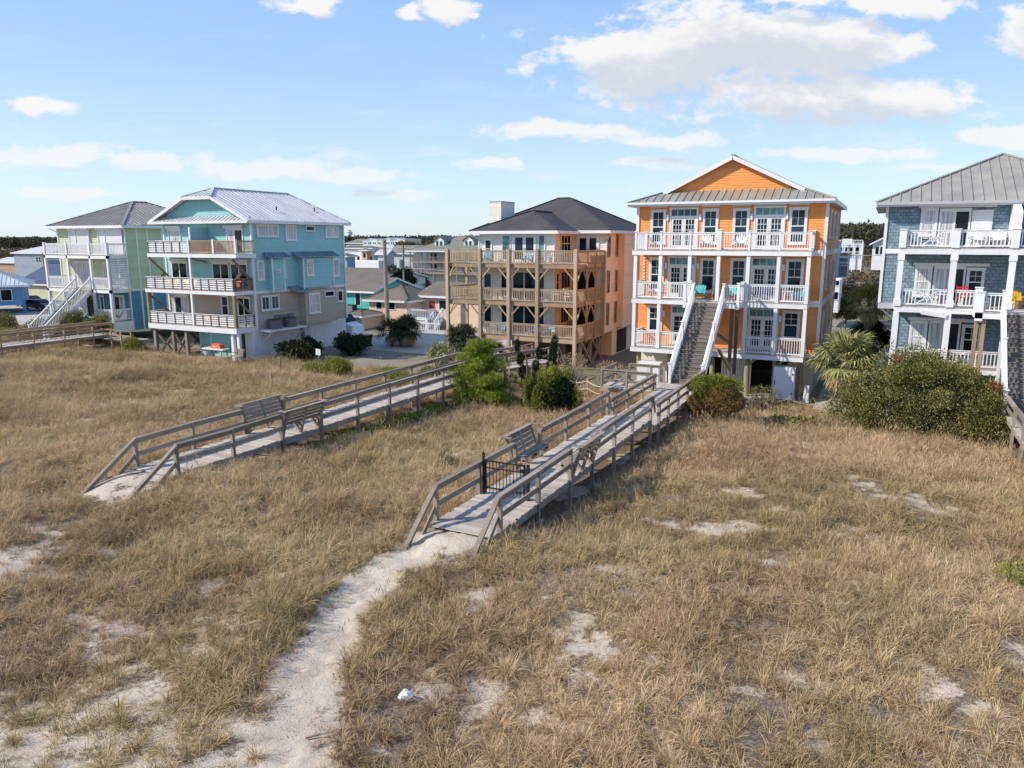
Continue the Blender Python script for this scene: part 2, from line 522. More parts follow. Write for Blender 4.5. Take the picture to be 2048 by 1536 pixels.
# bare sand patches (u, v, radius u, radius v, strength)
SP = [(-31.5, 18.4, 2.2, 1.2, .9), (-31, 20.7, 1.4, .8, .8), (-29.5, 16.8, 2, .8, .6), (-9.8, 6.9, 2.2, 1.2, .75), (-11.2, 6.0, 2.2, 1.3, .8), (-8.2, 5.6, 2.5, 1.6, .8),
      (-6.7, 8.0, 1.0, .8, .45), (-3.65, 9.75, .6, .35, .55), (-2.5, 11.1, .5, .3, .5), (1.46, 24.4, 1.6, .6, .9), (2.8, 27, 1.2, .5, .8), (-3.2, 19.5, 1.3, .4, .8),
      (-1.0, 15.7, 1.0, .35, .7), (-.75, 12.8, .7, .35, .6), (2.2, 13.0, .7, .4, .8), (1.26, 13.5, .7, .5, .8), (-4.8, 15.6, 1.1, .5, .7), (-12, 9.6, 1.3, .7, .5), (-5.6, 11.3, .8, .5, .4),
      (-4.0, 11.2, .8, .4, .5), (-11, 9.6, 1.2, .6, .6), (-20.8, 14.6, 1.6, 1.5, .95), (-1.6, 18.9, .9, .3, .7), (-9.5, 15.2, 1.3, 1.4, 1.0), (-47, 36, 2.5, .8, .7), (-38, 30, 2.5, .7, .5),
      (-5.2, 9.0, 1.0, .7, .55), (-4.3, 7.6, 1.0, .6, .4), (-1.5, 10.5, .6, .3, .4), (-24.5, 20.5, 2.2, .6, .6), (-8.0, 21, .7, .7, .0), (-55, 38, 3, .8, .6)]


def sand_mask(u, v):
    u = np.asarray(u, float); v = np.asarray(v, float)
    p = np.interp(v, PV, PU)
    wv_ = np.interp(v, [5, 7, 8.5, 11, 15], [1.5, 1.25, .85, .6, .8]) * (.75 + .5 * vnoise(u, v, .6, 61))
    m = np.exp(-((u - p) / wv_) ** 4) * (1 - sstep(v, 15.8, 17.0))
    e = vnoise(u, v, .55, 9) * .8 + vnoise(u, v, .22, 10) * .4
    for (a, b, ru, rv, s) in SP:
        g = s * np.exp(-((((u - a) / ru) ** 2 + ((v - b) / rv) ** 2))); m = np.maximum(m, np.clip(g * (0.5 + e), 0, 1))
    wide = sstep(vnoise(u, v, 1.1, 12) * .6 + vnoise(u, v, .4, 13) * .4, .60, .72) * .75
    near = 1 - sstep(v + u * .42, 2.0, 5.2)  # more open sand towards the beach end
    m = np.maximum(m, wide)
    m = np.maximum(m, near * sstep(vnoise(u, v, 1.3, 14) * .6 + vnoise(u, v, .45, 15) * .4, .42, .60) * .8)
    yv = -.443 * u + .896 * v
    m = np.maximum(m, (1 - sstep(yv, 10.0, 13.5)) * (1 - .5 * sstep(u, -7.5, -3.5)) * (.40 + .45 * sstep(vnoise(u, v, .8, 16) * .5 + vnoise(u, v, .3, 17) * .5, .45, .6)))
    fn = vnoise(u, v, .33, 18) * .5 + vnoise(u, v, .14, 19) * .5
    pm = np.exp(-((u - p) / wv_) ** 4) * (1 - sstep(v, 15.8, 17.0))
    m = np.maximum(m * np.clip(.45 + 1.4 * (fn - .25), .3, 1), pm)
    return np.clip(m, 0, 1) * (1 - sstep(v, 39, 42))


def axis(a, b, fine0, fine1, st, grow=1.18):
    x = list(np.arange(fine0, fine1, st)); s = st
    while x[-1] < b: s *= grow; x.append(x[-1] + s)
    s = st; lo = []
    y = fine0
    while y > a: s *= grow; y -= s; lo.append(y)
    return np.array(lo[::-1] + x)


ax = axis(-900, 700, -40, 6, .14)
ay = axis(-60, 1600, 3, 44, .14)
U, V = np.meshgrid(ax, ay)
Hh = height(U, V)
# footprints pressed into the path
fr = np.random.default_rng(5)
near = (V < 16) & (U > -14) & (U < -4)
for i in range(110):
    v0 = fr.uniform(5, 15.5); u0 = np.interp(v0, PV, PU) + fr.normal(0, .28)
    d2 = ((U - u0) / .10) ** 2 + ((V - v0) / .15) ** 2
    Hh -= np.where(near, .045 * np.exp(-d2) - .018 * np.exp(-(np.sqrt(d2) - 1.6) ** 2 * 3), 0)
ny, nx = U.shape
me = bpy.data.meshes.new('dune_ground')
vs = np.stack([U, V, Hh], -1).reshape(-1, 3)
idx = np.arange(nx * ny).reshape(ny, nx)
fs = np.stack([idx[:-1, :-1], idx[:-1, 1:], idx[1:, 1:], idx[1:, :-1]], -1).reshape(-1, 4)
me.vertices.add(len(vs)); me.vertices.foreach_set('co', vs.ravel())
me.loops.add(fs.size); me.loops.foreach_set('vertex_index', fs.ravel())
me.polygons.add(len(fs)); me.polygons.foreach_set('loop_start', np.arange(0, fs.size, 4)); me.polygons.foreach_set('loop_total', np.full(len(fs), 4))
me.polygons.foreach_set('use_smooth', np.ones(len(fs), bool))
a_ = me.attributes.new('sand', 'FLOAT', 'POINT'); a_.data.foreach_set('value', sand_mask(U, V).ravel().astype(np.float32))
me.update(); me.validate()
GM, n, b = mat('dune_sand_and_litter', (.5, .45, .36), .95, .1)
g = n.node('ShaderNodeNewGeometry').outputs['Position']
sm = n.node('ShaderNodeAttribute', attribute_name='sand').outputs['Fac']
n1 = n.noise(g, 9, 6, .7); n2 = n.noise(g, 1.2, 4); n3 = n.noise(g, 38, 4, .7)
sandc = n.mix(n.mr(n2, .35, .65), c4((.46, .385, .30)), c4((.60, .52, .42)))
vo = n.node('ShaderNodeTexVoronoi'); n.put(vo.inputs['Vector'], n.vm('ADD', n.vm('MULTIPLY', g, (11, 11, 4)), n.vm('MULTIPLY', n.node('ShaderNodeTexNoise').outputs['Color'], (1, 1, 0)))); vo.inputs['Scale'].default_value = 1.6
spk = n.m('MULTIPLY', n.mr(vo.outputs['Distance'], .14, .24, 1, 0), n.mr(n.noise(g, .9, 3), .46, .56, 0, .85))
sandc = n.mix(spk, sandc, c4((.13, .075, .05)))
lit = n.mix(n.mr(n1, .32, .68), c4((.085, .058, .042)), c4((.27, .195, .135)))
lit = n.mix(n.mr(n3, .50, .62, 0, .65), lit, c4((.43, .36, .28)))
ss = n.m('ADD', sm, n.m('MULTIPLY', n.m('SUBTRACT', n1, .5), 1.1))
c = n.mix(n.mr(ss, .30, .55, 0, 1, True), lit, sandc)
sp = n.node('ShaderNodeSeparateXYZ'); n.l.new(g, sp.inputs[0])
inland = n.mr(n.m('ADD', sp.outputs[1], n.m('MULTIPLY', n.m('SUBTRACT', n2, .5), 4)), 42, 46, 0, 1, True)
town = n.mix(n.mr(n.noise(g, .06, 4), .40, .60), c4((.30, .27, .22)), c4((.115, .115, .06)))
town = n.mix(n.mr(n1, .4, .65, 0, .5), town, c4((.20, .17, .12)))
c = n.mix(inland, c, town)
n.put(b.inputs['Base Color'], c)
bp = n.node('ShaderNodeBump'); bp.inputs['Strength'].default_value = .8; bp.inputs['Distance'].default_value = .05
n.put(bp.inputs['Height'], n.m('ADD', n.m('MULTIPLY', n1, .8), n.m('MULTIPLY', n3, .35))); n.put(b.inputs['Normal'], bp.outputs[0])
me.materials.append(GM)
go = bpy.data.objects.new('dune_ground', me); COL.objects.link(go); go['kind'] = 'structure'

# ---------------- dune grass ----------------
GR, n, b = mat('dry_beach_grass', (.3, .24, .14), .8, .15)
tint = n.node('ShaderNodeAttribute', attribute_type='INSTANCER', attribute_name='tint').outputs['Fac']
grn = n.node('ShaderNodeAttribute', attribute_type='INSTANCER', attribute_name='green').outputs['Fac']
rn = n.node('ShaderNodeAttribute', attribute_name='rnd').outputs['Fac']
t = n.m('ADD', n.m('MULTIPLY', tint, .5), n.m('MULTIPLY', rn, .5))
dry = n.ramp(t, [(0, (.105, .062, .040)), (.28, (.325, .21, .125)), (.58, (.585, .42, .24)), (1, (.90, .74, .47))])
gre = n.ramp(t, [(0, (.13, .11, .035)), (.5, (.31, .27, .09)), (1, (.56, .47, .21))])
c = n.mix(n.m('MULTIPLY', grn, n.mr(rn, .1, .9, 1.2, .3), clamp=True), dry, gre)
n.put(b.inputs['Base Color'], c)
tr = n.node('ShaderNodeBsdfTranslucent'); n.put(tr.inputs['Color'], c)
mx = n.node('ShaderNodeMixShader'); mx.inputs[0].default_value = .25
n.l.new(b.outputs[0], mx.inputs[1]); n.l.new(tr.outputs[0], mx.inputs[2]); n.l.new(mx.outputs[0], n.n['Material Output'].inputs[0])


def tuft(seed, nb, lmin, lmax, spread, lean, wid, oats=0, droop=1.0):
    r = np.random.default_rng(seed); vs = []; fs = []; rnd = []
    for i in range(nb + oats):
        oat = i >= nb
        L = r.uniform(lmin, lmax) * (2.1 if oat else 1); a = r.uniform(0, 2 * math.pi)
        rr = spread * math.sqrt(r.random()); px, py = rr * math.cos(a), rr * math.sin(a)
        a2 = a + r.normal(0, .7); ln = r.uniform(.15, 1) * lean * (.12 if oat else 1)
        k = 5; w0 = wid * r.uniform(.6, 1.2) * (.55 if oat else 1)
        pitch = math.pi / 2 - ln * .55; x = y = 0.0; base = len(vs); seg = L / k
        bend = ln * r.uniform(.6, 1.5) * .46 * droop
        sx_, sy_ = -math.sin(a2), math.cos(a2); tw = r.uniform(-.6, .6)
        for j in range(k + 1):
            ww = w0 * (1 - .8 * (j / k) ** 1.5)
            cx = px + x * math.cos(a2); cy = py + x * math.sin(a2)
            vs.append((cx - sx_ * ww, cy - sy_ * ww, y - tw * ww)); vs.append((cx + sx_ * ww, cy + sy_ * ww, y + tw * ww))
            x += seg * math.cos(pitch); y += seg * math.sin(pitch); pitch -= bend
        q = .5 if oat else r.random()
        for j in range(k):
            fs.append((base + 2 * j, base + 2 * j + 1, base + 2 * j + 3, base + 2 * j + 2)); rnd.append(min(1, q * .7 + .06 * j))
        if oat:
            cx, cy, cz = vs[-1]
            for h in range(5):
                b0 = len(vs); hx = cx + math.cos(a2) * .012 * h; hy = cy + math.sin(a2) * .012 * h; hz = cz + .02 - .028 * h
                vs.extend([(hx, hy, hz + .02), (hx + .011, hy + .008, hz), (hx, hy, hz - .03), (hx - .011, hy - .008, hz)]); fs.append((b0, b0 + 1, b0 + 2, b0 + 3)); rnd.append(.45)
    me = bpy.data.meshes.new('grass_tuft_mesh'); me.from_pydata(vs, [], fs)
    at = me.attributes.new('rnd', 'FLOAT', 'FACE'); at.data.foreach_set('value', np.array(rnd, np.float32)); me.materials.append(GR); me.update()
    return bpy.data.objects.new('grass_tuft_source', me)


protos = [tuft(11, 52, .30, .66, .11, 1.5, .0075), tuft(12, 52, .35, .80, .14, 2.1, .0075), tuft(13, 44, .22, .52, .18, 2.4, .007), tuft(14, 50, .40, .85, .12, 1.4, .0078),
          tuft(15, 45, .20, .42, .15, 1.9, .004), tuft(16, 12, .25, .5, .08, 1.4, .004), tuft(17, 14, .35, .6, .16, 1.3, .006, 5), tuft(18, 60, .15, .4, .28, 2.5, .007, 0, 1.4)]


def scatter(name, pts, rotz, scl, idx, tint_, green_, protos, tilt=.15):
    me = bpy.data.meshes.new(name); me.vertices.add(len(pts)); me.vertices.foreach_set('co', np.asarray(pts, np.float32).ravel())
    rr = np.stack([rng.normal(0, tilt, len(pts)), rng.normal(0, tilt, len(pts)), rotz], -1).astype(np.float32)
    a = me.attributes.new('rot', 'FLOAT_VECTOR', 'POINT'); a.data.foreach_set('vector', rr.ravel())
    for nm, d in (('scl', scl), ('tint', tint_), ('green', green_)):
        a = me.attributes.new(nm, 'FLOAT', 'POINT'); a.data.foreach_set('value', np.asarray(d, np.float32))
    a = me.attributes.new('pick', 'INT', 'POINT'); a.data.foreach_set('value', np.asarray(idx, np.int32))
    me.update(); me.materials.append(GR)
    o = bpy.data.objects.new(name, me); COL.objects.link(o)
    gt = bpy.data.node_groups.new(name + '_nodes', 'GeometryNodeTree')
    gt.interface.new_socket('Geometry', in_out='INPUT', socket_type='NodeSocketGeometry')
    gt.interface.new_socket('Geometry', in_out='OUTPUT', socket_type='NodeSocketGeometry')
    gi = gt.nodes.new('NodeGroupInput'); gx = gt.nodes.new('NodeGroupOutput')
    ins = gt.nodes.new('GeometryNodeInstanceOnPoints'); g2 = gt.nodes.new('GeometryNodeGeometryToInstance')
    for p in reversed(protos):
        oi = gt.nodes.new('GeometryNodeObjectInfo'); oi.inputs['Object'].default_value = p
        gt.links.new(oi.outputs['Geometry'], g2.inputs[0])

    def attr(nm, typ):
        a = gt.nodes.new('GeometryNodeInputNamedAttribute'); a.data_type = typ; a.inputs['Name'].default_value = nm
        return a.outputs['Attribute']
    gt.links.new(gi.outputs[0], ins.inputs['Points']); gt.links.new(g2.outputs[0], ins.inputs['Instance'])
    ins.inputs['Pick Instance'].default_value = True
    gt.links.new(attr('pick', 'INT'), ins.inputs['Instance Index'])
    e2r = gt.nodes.new('FunctionNodeEulerToRotation'); gt.links.new(attr('rot', 'FLOAT_VECTOR'), e2r.inputs[0])
    gt.links.new(e2r.outputs[0], ins.inputs['Rotation']); gt.links.new(attr('scl', 'FLOAT'), ins.inputs['Scale'])
    gt.links.new(ins.outputs[0], gx.inputs[0])
    md = o.modifiers.new('scatter', 'NODES'); md.node_group = gt
    return o


def in_view(u, v, mu=6.0):
    x = u * RGT.x + v * RGT.y; y = u * FWD.x + v * FWD.y
    return (y > 5.2) & (np.abs(x) < .74 * y + mu)


N = 250000
uu = rng.uniform(-75, 18, N); vv = rng.uniform(3, 42.5, N)
yy = uu * FWD.x + vv * FWD.y
keep = in_view(uu, vv)
dens = np.interp(yy, [6, 14, 24, 40, 60], [1.0, 1.0, .8, .55, .4])
sd = sand_mask(uu, vv)
cl = vnoise(uu, vv, 1.5, 31) * .55 + vnoise(uu, vv, .6, 32) * .45
dens = dens * (1 - (1 - np.interp(yy, [8, 12.5, 15], [.62, .85, 1])) * (1 - .75 * sstep(uu, -7.5, -3.5))) * np.clip(1.15 - .72 * sd, .0, 1) * np.clip(.42 + 1.7 * (cl - .3), .22, 1)
keep &= rng.random(N) < dens
onpath = np.exp(-((uu - np.interp(vv, PV, PU)) / (np.interp(vv, [5, 7, 8.5, 11, 15], [1.1, .9, .62, .43, .66]) * (.65 + .7 * vnoise(uu, vv, .6, 61)))) ** 4) * (vv < 16.3)
keep &= onpath < rng.uniform(.1, .97, N)
for (a, b_, c_, d_) in [(-10.15, -8.0, 14.8, 39), (-21.5, -19.5, 13.4, 47.5), (-59.3, -57, 0, 41), (5.0, 7.1, 15, 39), (-13.1, -9.5, 36.4, 39.2)]:
    keep &= ~((uu > a) & (uu < b_) & (vv > c_) & (vv < d_))
keep &= ~((uu > -53.6) & (uu < -43) & (vv > 40.6))
uu = uu[keep]; vv = vv[keep]; yy = yy[keep]; sd = sd[keep]; cl = cl[keep]
nn = len(uu)
gmask = sstep(vnoise(uu, vv, 5, 41) * .65 + vnoise(uu, vv, 1.5, 42) * .35, .42, .66)
gmask = np.maximum(gmask * .8, .75 * np.exp(-(((uu + 14) / 6) ** 2 + ((vv - 12.5) / 3) ** 2)))
gmask = np.maximum(gmask, .55 * np.exp(-(((uu - 1) / 3) ** 2 + ((vv - 15) / 4) ** 2)))
gmask = np.clip(gmask * .55 + rng.normal(0, .15, nn), 0, 1)
tn = np.clip(.55 * vnoise(uu, vv, 2.2, 43) + .55 * rng.random(nn) - .03, 0, 1)
ff = rng.random(nn)
pick = np.select([ff < .22, ff < .42, ff < .58, ff < .68, ff < .80, ff < .87, ff < .905], [0, 1, 2, 3, 4, 5, 6], 7)
pick = np.where((uu > -7) & (vv > 27) & (rng.random(nn) < .10), 6, pick)
pick = np.where((sd > .35) & (rng.random(nn) < .65), rng.choice([4, 5, 7], nn), pick)
sc_ = rng.uniform(.62, 1.08, nn) * (.75 + .5 * cl) * np.interp(yy, [8, 20, 45, 70], [.70, .84, 1.0, 1.1]) * (1 - .25 * sd)
tn = np.where(pick == 7, tn * .45, tn)
pt = np.stack([uu, vv, height(uu, vv) - .02], -1)
print('tufts', nn)
dg = scatter('dune_grass', pt, rng.uniform(0, 6.28, nn), sc_, pick, tn, gmask, protos)
tag(dg, 'dry tan and olive beach grass covering the dunes', 'grass', kind='stuff')
# ---------------- house builders (local: u to the right along the front, v inland, z up) ----------------
def lap(mb, F, a0, a1, z0, z1, h=.17, d=.022):
    z = z0
    while z < z1 - .01:
        t = min(z + h, z1)
        p = [fp(F, a0, d, z), fp(F, a1, d, z), fp(F, a1, .003, t), fp(F, a0, .003, t)]
        q = [fp(F, a0, 0, z), fp(F, a1, 0, z), fp(F, a1, d, z), fp(F, a0, d, z)]
        flip = F[0] in 'KL'
        f = [(3, 2, 1, 0)] if flip else [(0, 1, 2, 3)]
        mb.add(p, f); mb.add(q, f)
        z = t


def body(root, x0, x1, y0, y1, z0, z1, mat_, name='wall', siding='FRL', h=.17, label=None):
    mb = MB(); mb.box(x0 + .004, x1 - .004, y0 + .004, y1 - .004, z0, z1)
    if 'F' in siding: lap(mb, ('F', y0), x0, x1, z0, z1, h)
    if 'R' in siding: lap(mb, ('R', x1), y0, y1, z0, z1, h)
    if 'L' in siding: lap(mb, ('L', x0), y0, y1, z0, z1, h)
    return mb.build(name, mat_, root, label)


def trims(root, x0, x1, y0, y1, z0, z1, mat_=None, wd=.13, name='corner_trim'):
    for (x, y) in ((x0, y0), (x1, y0), (x1, y1)):
        MB().box(x - wd / 2 - (.0 if x == x0 else -.0), x + wd / 2, y - wd / 2, y + wd / 2, z0, z1).build(name, mat_ or WHITE2, root)


def window(root, F, a0, a1, z0, z1, cols=1, rows=2, gl=None, fr=None, trim=.1, mun=.03, label=None, sill=True, split=None, grid_top_only=False):
    fr = fr or WHITE2; gl = gl or GL; mb = MB()
    mb.fbox(F, a0, a0 + trim, .024, .07, z0, z1); mb.fbox(F, a1 - trim, a1, .024, .07, z0, z1)
    mb.fbox(F, a0 - .02, a1 + .02, .024, .08, z1 - trim, z1 + .02); mb.fbox(F, a0 + trim, a1 - trim, .024, .07, z0, z0 + trim * .8)
    A0, A1, Z0, Z1 = a0 + trim, a1 - trim, z0 + trim * .8, z1 - trim
    sa = .04
    mb.fbox(F, A0, A0 + sa, .03, .06, Z0, Z1); mb.fbox(F, A1 - sa, A1, .03, .06, Z0, Z1)
    mb.fbox(F, A0 + sa, A1 - sa, .03, .06, Z0, Z0 + sa); mb.fbox(F, A0 + sa, A1 - sa, .03, .06, Z1 - sa, Z1)
    zm = (Z0 + Z1) / 2
    if rows > 1 and not grid_top_only:
        for i in range(1, rows):
            z = Z0 + (Z1 - Z0) * i / rows; mb.fbox(F, A0 + sa, A1 - sa, .03, .058, z - mun / 2 - .005, z + mun / 2 + .005)
    if grid_top_only:
        mb.fbox(F, A0 + sa, A1 - sa, .03, .062, zm - .03, zm + .03)
        mb.fbox(F, (A0 + A1) / 2 - .012, (A0 + A1) / 2 + .012, .03, .052, zm + .03, Z1 - sa)
        mb.fbox(F, A0 + sa, A1 - sa, .03, .050, (zm + Z1) / 2 - .012, (zm + Z1) / 2 + .012)
    for i in range(1, cols):
        a = A0 + (A1 - A0) * i / cols; mb.fbox(F, a - mun / 2, a + mun / 2, .03, .056, Z0 + sa, Z1 - sa)
    o = mb.build('window', fr, root, label)
    MB().fbox(F, A0 + sa * .5, A1 - sa * .5, .026, .036, Z0 + sa * .5, Z1 - sa * .5).build('pane', gl, o)
    if sill: MB().fbox(F, a0 - .04, a1 + .04, .024, .12, z0 - .05, z0 - .002).build('sill', fr, o)
    return o


def french(root, F, a0, a1, z0, z1, leaves=2, transom=True, gl=None, grid=(3, 5), solid=.0, fr=None):
    gl = gl or GL; fr = fr or WHITE2; mb = MB(); pn = MB()
    mb.fbox(F, a0, a0 + .1, .024, .08, z0, z1); mb.fbox(F, a1 - .1, a1, .024, .08, z0, z1); mb.fbox(F, a0 - .03, a1 + .03, .024, .09, z1, z1 + .1)
    zt = z1
    if transom:
        zt = z1 - .42; mb.fbox(F, a0 + .1, a1 - .1, .024, .07, zt - .06, zt + .03)
        for i in range(1, 4): a = a0 + .1 + (a1 - a0 - .2) * i / 4; mb.fbox(F, a - .015, a + .015, .03, .06, zt + .03, z1)
    W_ = (a1 - a0 - .2) / leaves
    for k in range(leaves):
        b0 = a0 + .1 + k * W_; b1 = b0 + W_
        mb.fbox(F, b0 + .005, b0 + .13, .03, .06, z0, zt - .06); mb.fbox(F, b1 - .13, b1 - .005, .03, .06, z0, zt - .06)
        mb.fbox(F, b0 + .13, b1 - .13, .03, .06, z0, z0 + .24); mb.fbox(F, b0 + .13, b1 - .13, .03, .06, zt - .2, zt - .06)
        g0, g1, y0, y1 = b0 + .13, b1 - .13, z0 + .24, zt - .2
        for i in range(1, grid[0]): a = g0 + (g1 - g0) * i / grid[0]; mb.fbox(F, a - .014, a + .014, .036, .052, y0, y1)
        for i in range(1, grid[1]): y = y0 + (y1 - y0) * i / grid[1]; mb.fbox(F, g0, g1, .036, .05, y - .014, y + .014)
        pn.fbox(F, g0 - .01, g1 + .01, .03, .04, y0 - .01, y1 + .01)
    o = mb.build('door', fr, root)
    pn.build('pane', gl, o)
    if transom: MB().fbox(F, a0 + .09, a1 - .09, .026, .036, zt, z1).build('transom_pane', GLT, o)
    am = a0 + .1 + W_
    if leaves == 2:
        for sgn in (-1, 1): MB().fbox(F, am + sgn * .06 - .015, am + sgn * .06 + .015, .06, .1, z0 + .95, z0 + 1.1).build('handle', CHROME, o)
    else: MB().fbox(F, a1 - .18, a1 - .15, .06, .1, z0 + .95, z0 + 1.1).build('handle', CHROME, o)
    return o


def slider(root, F, a0, a1, z0, z1, gls=None, fr=None, shutter_box=False, name='sliding_door'):
    fr = fr or WHITE2; gls = gls or (CURT, GLD); mb = MB(); am = (a0 + a1) / 2
    mb.fbox(F, a0, a0 + .09, .024, .08, z0, z1); mb.fbox(F, a1 - .09, a1, .024, .08, z0, z1); mb.fbox(F, a0, a1, .024, .085, z1, z1 + .1)
    mb.fbox(F, a0 + .09, a1 - .09, .024, .07, z0, z0 + .08); mb.fbox(F, a0 + .09, a1 - .09, .024, .07, z1 - .07, z1); mb.fbox(F, am - .04, am + .04, .03, .075, z0 + .08, z1 - .07)
    if shutter_box: mb.fbox(F, a0 - .1, a1 + .1, .024, .24, z1 + .1, z1 + .32)
    o = mb.build(name, fr, root)
    MB().fbox(F, a0 + .08, am - .03, .026, .04, z0 + .06, z1 - .05).build('pane', gls[0], o)
    MB().fbox(F, am + .03, a1 - .08, .026, .05, z0 + .06, z1 - .05).build('pane', gls[1], o)
    MB().fbox(F, am + .07, am + .09, .07, .1, z0 + .9, z0 + 1.15).build('handle', GREYP, o)
    return o


def railing(root, p, q, z, h=1.0, mat_=None, sp=.13, bw=.035, slat=False, low=.1, name='railing', posts=None, postmat=None, capw=.1, mat2=None):
    """p,q (u,v) ends; z deck level. balusters or horizontal slats"""
    mat_ = mat_ or WHITE; mb = MB(); p = Vector((*p, 0)); q = Vector((*q, 0)); L = (q - p).length; d = (q - p).normalized()
    if isinstance(z, (tuple, list)): z0, z1 = z
    else: z0 = z1 = z
    P_ = lambda t, zz: (p.x + d.x * t, p.y + d.y * t, z0 + (z1 - z0) * t / L + zz)
    mb.beam(P_(0, h), P_(L, h), capw, .04)
    if slat:
        for k in range(5): mb.beam(P_(.05, .14 + k * .17), P_(L - .05, .14 + k * .17), .025, .105)
        o = mb.build(name, mat_, root)
        pm = MB(); n_ = max(2, round(L / .95) + 1)
        for i in range(n_): x = .04 + (L - .08) * i / (n_ - 1); pm.beam(P_(x, 0), P_(x, h - .02), .09, .09, (d.x, d.y, 0))
        pm.beam(P_(0, h - .04), P_(L, h - .04), .05, .09)
        pm.build('rail_stile', mat2 or W_DARK, o)
        return o
    mb.beam(P_(0, h - .07), P_(L, h - .07), .04, .08); mb.beam(P_(0, low), P_(L, low), .04, .07)
    n_ = max(2, int(L / sp))
    for i in range(n_):
        x = (i + .5) * L / n_; mb.beam(P_(x, low), P_(x, h - .05), bw, bw, (d.x, d.y, 0))
    return mb.build(name, mat_, root)


def post(root, x, y, z0, z1, s=.16, mat_=None, name='post', cap=False):
    mb = MB().box(x - s / 2, x + s / 2, y - s / 2, y + s / 2, z0, z1)
    if cap: mb.box(x - s / 2 - .03, x + s / 2 + .03, y - s / 2 - .03, y + s / 2 + .03, z1, z1 + .05)
    return mb.build(name, mat_ or WHITE, root)


def deck(root, x0, x1, y0, y1, z0, z1, mat_=None, name='deck', boards=W_DECK):
    mb = MB().box(x0, x1, y0, y1, z0, z1 - .03); o = mb.build(name, mat_ or WHITE, root)
    b_ = MB(); x = x0 + .01
    while x < x1 - .05: b_.box(x, min(x + .135, x1 - .01), y0 - .02, y1 - .02, z1 - .027, z1 + .003); x += .143
    b_.build('decking', boards, o)
    return o


def stairs(root, x0, x1, y0, z0, y1, z1, n_, rails=(1, 1), rmat=None, tread=W_TRD, hand=.95):
    """from (y0,z0) top down to (y1,z1), y1<y0"""
    rmat = rmat or WHITE
    o = bpy.data.objects.new('stairs', None)
    mb = MB(); dy = (y1 - y0) / n_; dz = (z1 - z0) / n_
    for i in range(n_):
        y = y0 + dy * i; z = z0 + dz * (i + 1)
        mb.box(x0 + .04, x1 - .04, y + dy - .03, y + .01, z - .04, z)
        mb.box(x0 + .05, x1 - .05, y - .006, y + .014, z, z - dz - .042)
    o = mb.build('stairs', tread, root)
    for x in (x0, x1):
        MB().beam((x, y0, z0 - .12), (x, y1, z1 - .12), .06, .3).build('stringer', rmat, o)
    for k, x in enumerate((x0, x1)):
        if not rails[k]: continue
        railing(root, (x, y0), (x, y1), (z0 + .05, z1 + .05), hand, rmat, .14, .035, name='stair_railing')
        for f in (0, .5, 1):
            yy_ = y0 + (y1 - y0) * f; zz_ = z0 + (z1 - z0) * f
            post(root, x, yy_, zz_ - (.3 if f < 1 else .15), zz_ + hand + .1, .13, rmat, 'newel_post', True)
    return o


def seams(mb, poly, d, sp, wd=.04, ht=.05):
    """ribs across a planar polygon, running along horizontal-projected direction d"""
    pts = [Vector(p) for p in poly]; nrm = (pts[1] - pts[0]).cross(pts[2] - pts[0]).normalized()
    if nrm.z < 0: nrm = -nrm
    d = Vector((d[0], d[1], 0)).normalized(); e = Vector((-d.y, d.x, 0))
    t = [p.dot(e) for p in pts]; lo, hi = min(t), max(t); k = lo + sp * .5
    while k < hi:
        X = []
        for i in range(len(pts)):
            a, b_ = pts[i], pts[(i + 1) % len(pts)]; ta, tb = a.dot(e), b_.dot(e)
            if (ta - k) * (tb - k) < 0: X.append(a + (b_ - a) * ((k - ta) / (tb - ta)))
        if len(X) == 2 and (X[0] - X[1]).length > .1: mb.beam(X[0] + nrm * ht * .5, X[1] + nrm * ht * .5, wd, ht, nrm)
        k += sp


def roof(root, polys, mat_, th=.12, rib=None, fascia=None, label=None, ridge=None):
    mb = MB()
    for p in polys: mb.poly(p[0] if isinstance(p[0][0], (tuple, list)) else p, th)
    if rib:
        for p, d in zip(polys, rib):
            if d: seams(mb, p, d, .46)
    if ridge:
        for a, b_ in ridge: mb.beam((a[0], a[1], a[2] + .03), (b_[0], b_[1], b_[2] + .03), .22, .05)
    o = mb.build('roof', mat_, root, label)
    if fascia:
        f = MB()
        for a, b_ in fascia: f.beam((a[0], a[1], a[2] - .12), (b_[0], b_[1], b_[2] - .12), .05, .22)
        f.build('fascia', WHITE2, o)
    return o


def hip(root, x0, x1, y0, y1, z, s, mat_, rib=True, soffit=True, label=None):
    """hip roof over an eave rectangle, slope s"""
    a, b_ = x1 - x0, y1 - y0; h = min(a, b_) / 2; zt = z + h * s
    if a <= b_: r0 = ((x0 + x1) / 2, y0 + h, zt); r1 = ((x0 + x1) / 2, y1 - h, zt)
    else: r0 = (x0 + h, (y0 + y1) / 2, zt); r1 = (x1 - h, (y0 + y1) / 2, zt)
    A, B, C_, D_ = (x0, y0, z), (x1, y0, z), (x1, y1, z), (x0, y1, z)
    if a <= b_: ps = [[A, B, r0], [B, C_, r1, r0], [C_, D_, r1], [D_, A, r0, r1]]
    else: ps = [[A, B, r1, r0], [B, C_, r1], [C_, D_, r0, r1], [D_, A, r0]]
    o = roof(root, ps, mat_, .08, [(0, 1), (1, 0), (0, 1), (1, 0)] if rib else None, [(A, B), (B, C_), (D_, A)], label, [(A, r0), (B, r0 if a <= b_ else r1), (r0, r1), (C_, r1)])
    if soffit: MB().box(x0 + .02, x1 - .02, y0 + .02, y1 - .02, z - .2, z - .15).build('soffit', WHITE2, o)
    return o


def brace(root, a, b_, mat_, s=.1, name='brace'): return MB().beam(a, b_, s, s).build(name, mat_, root)


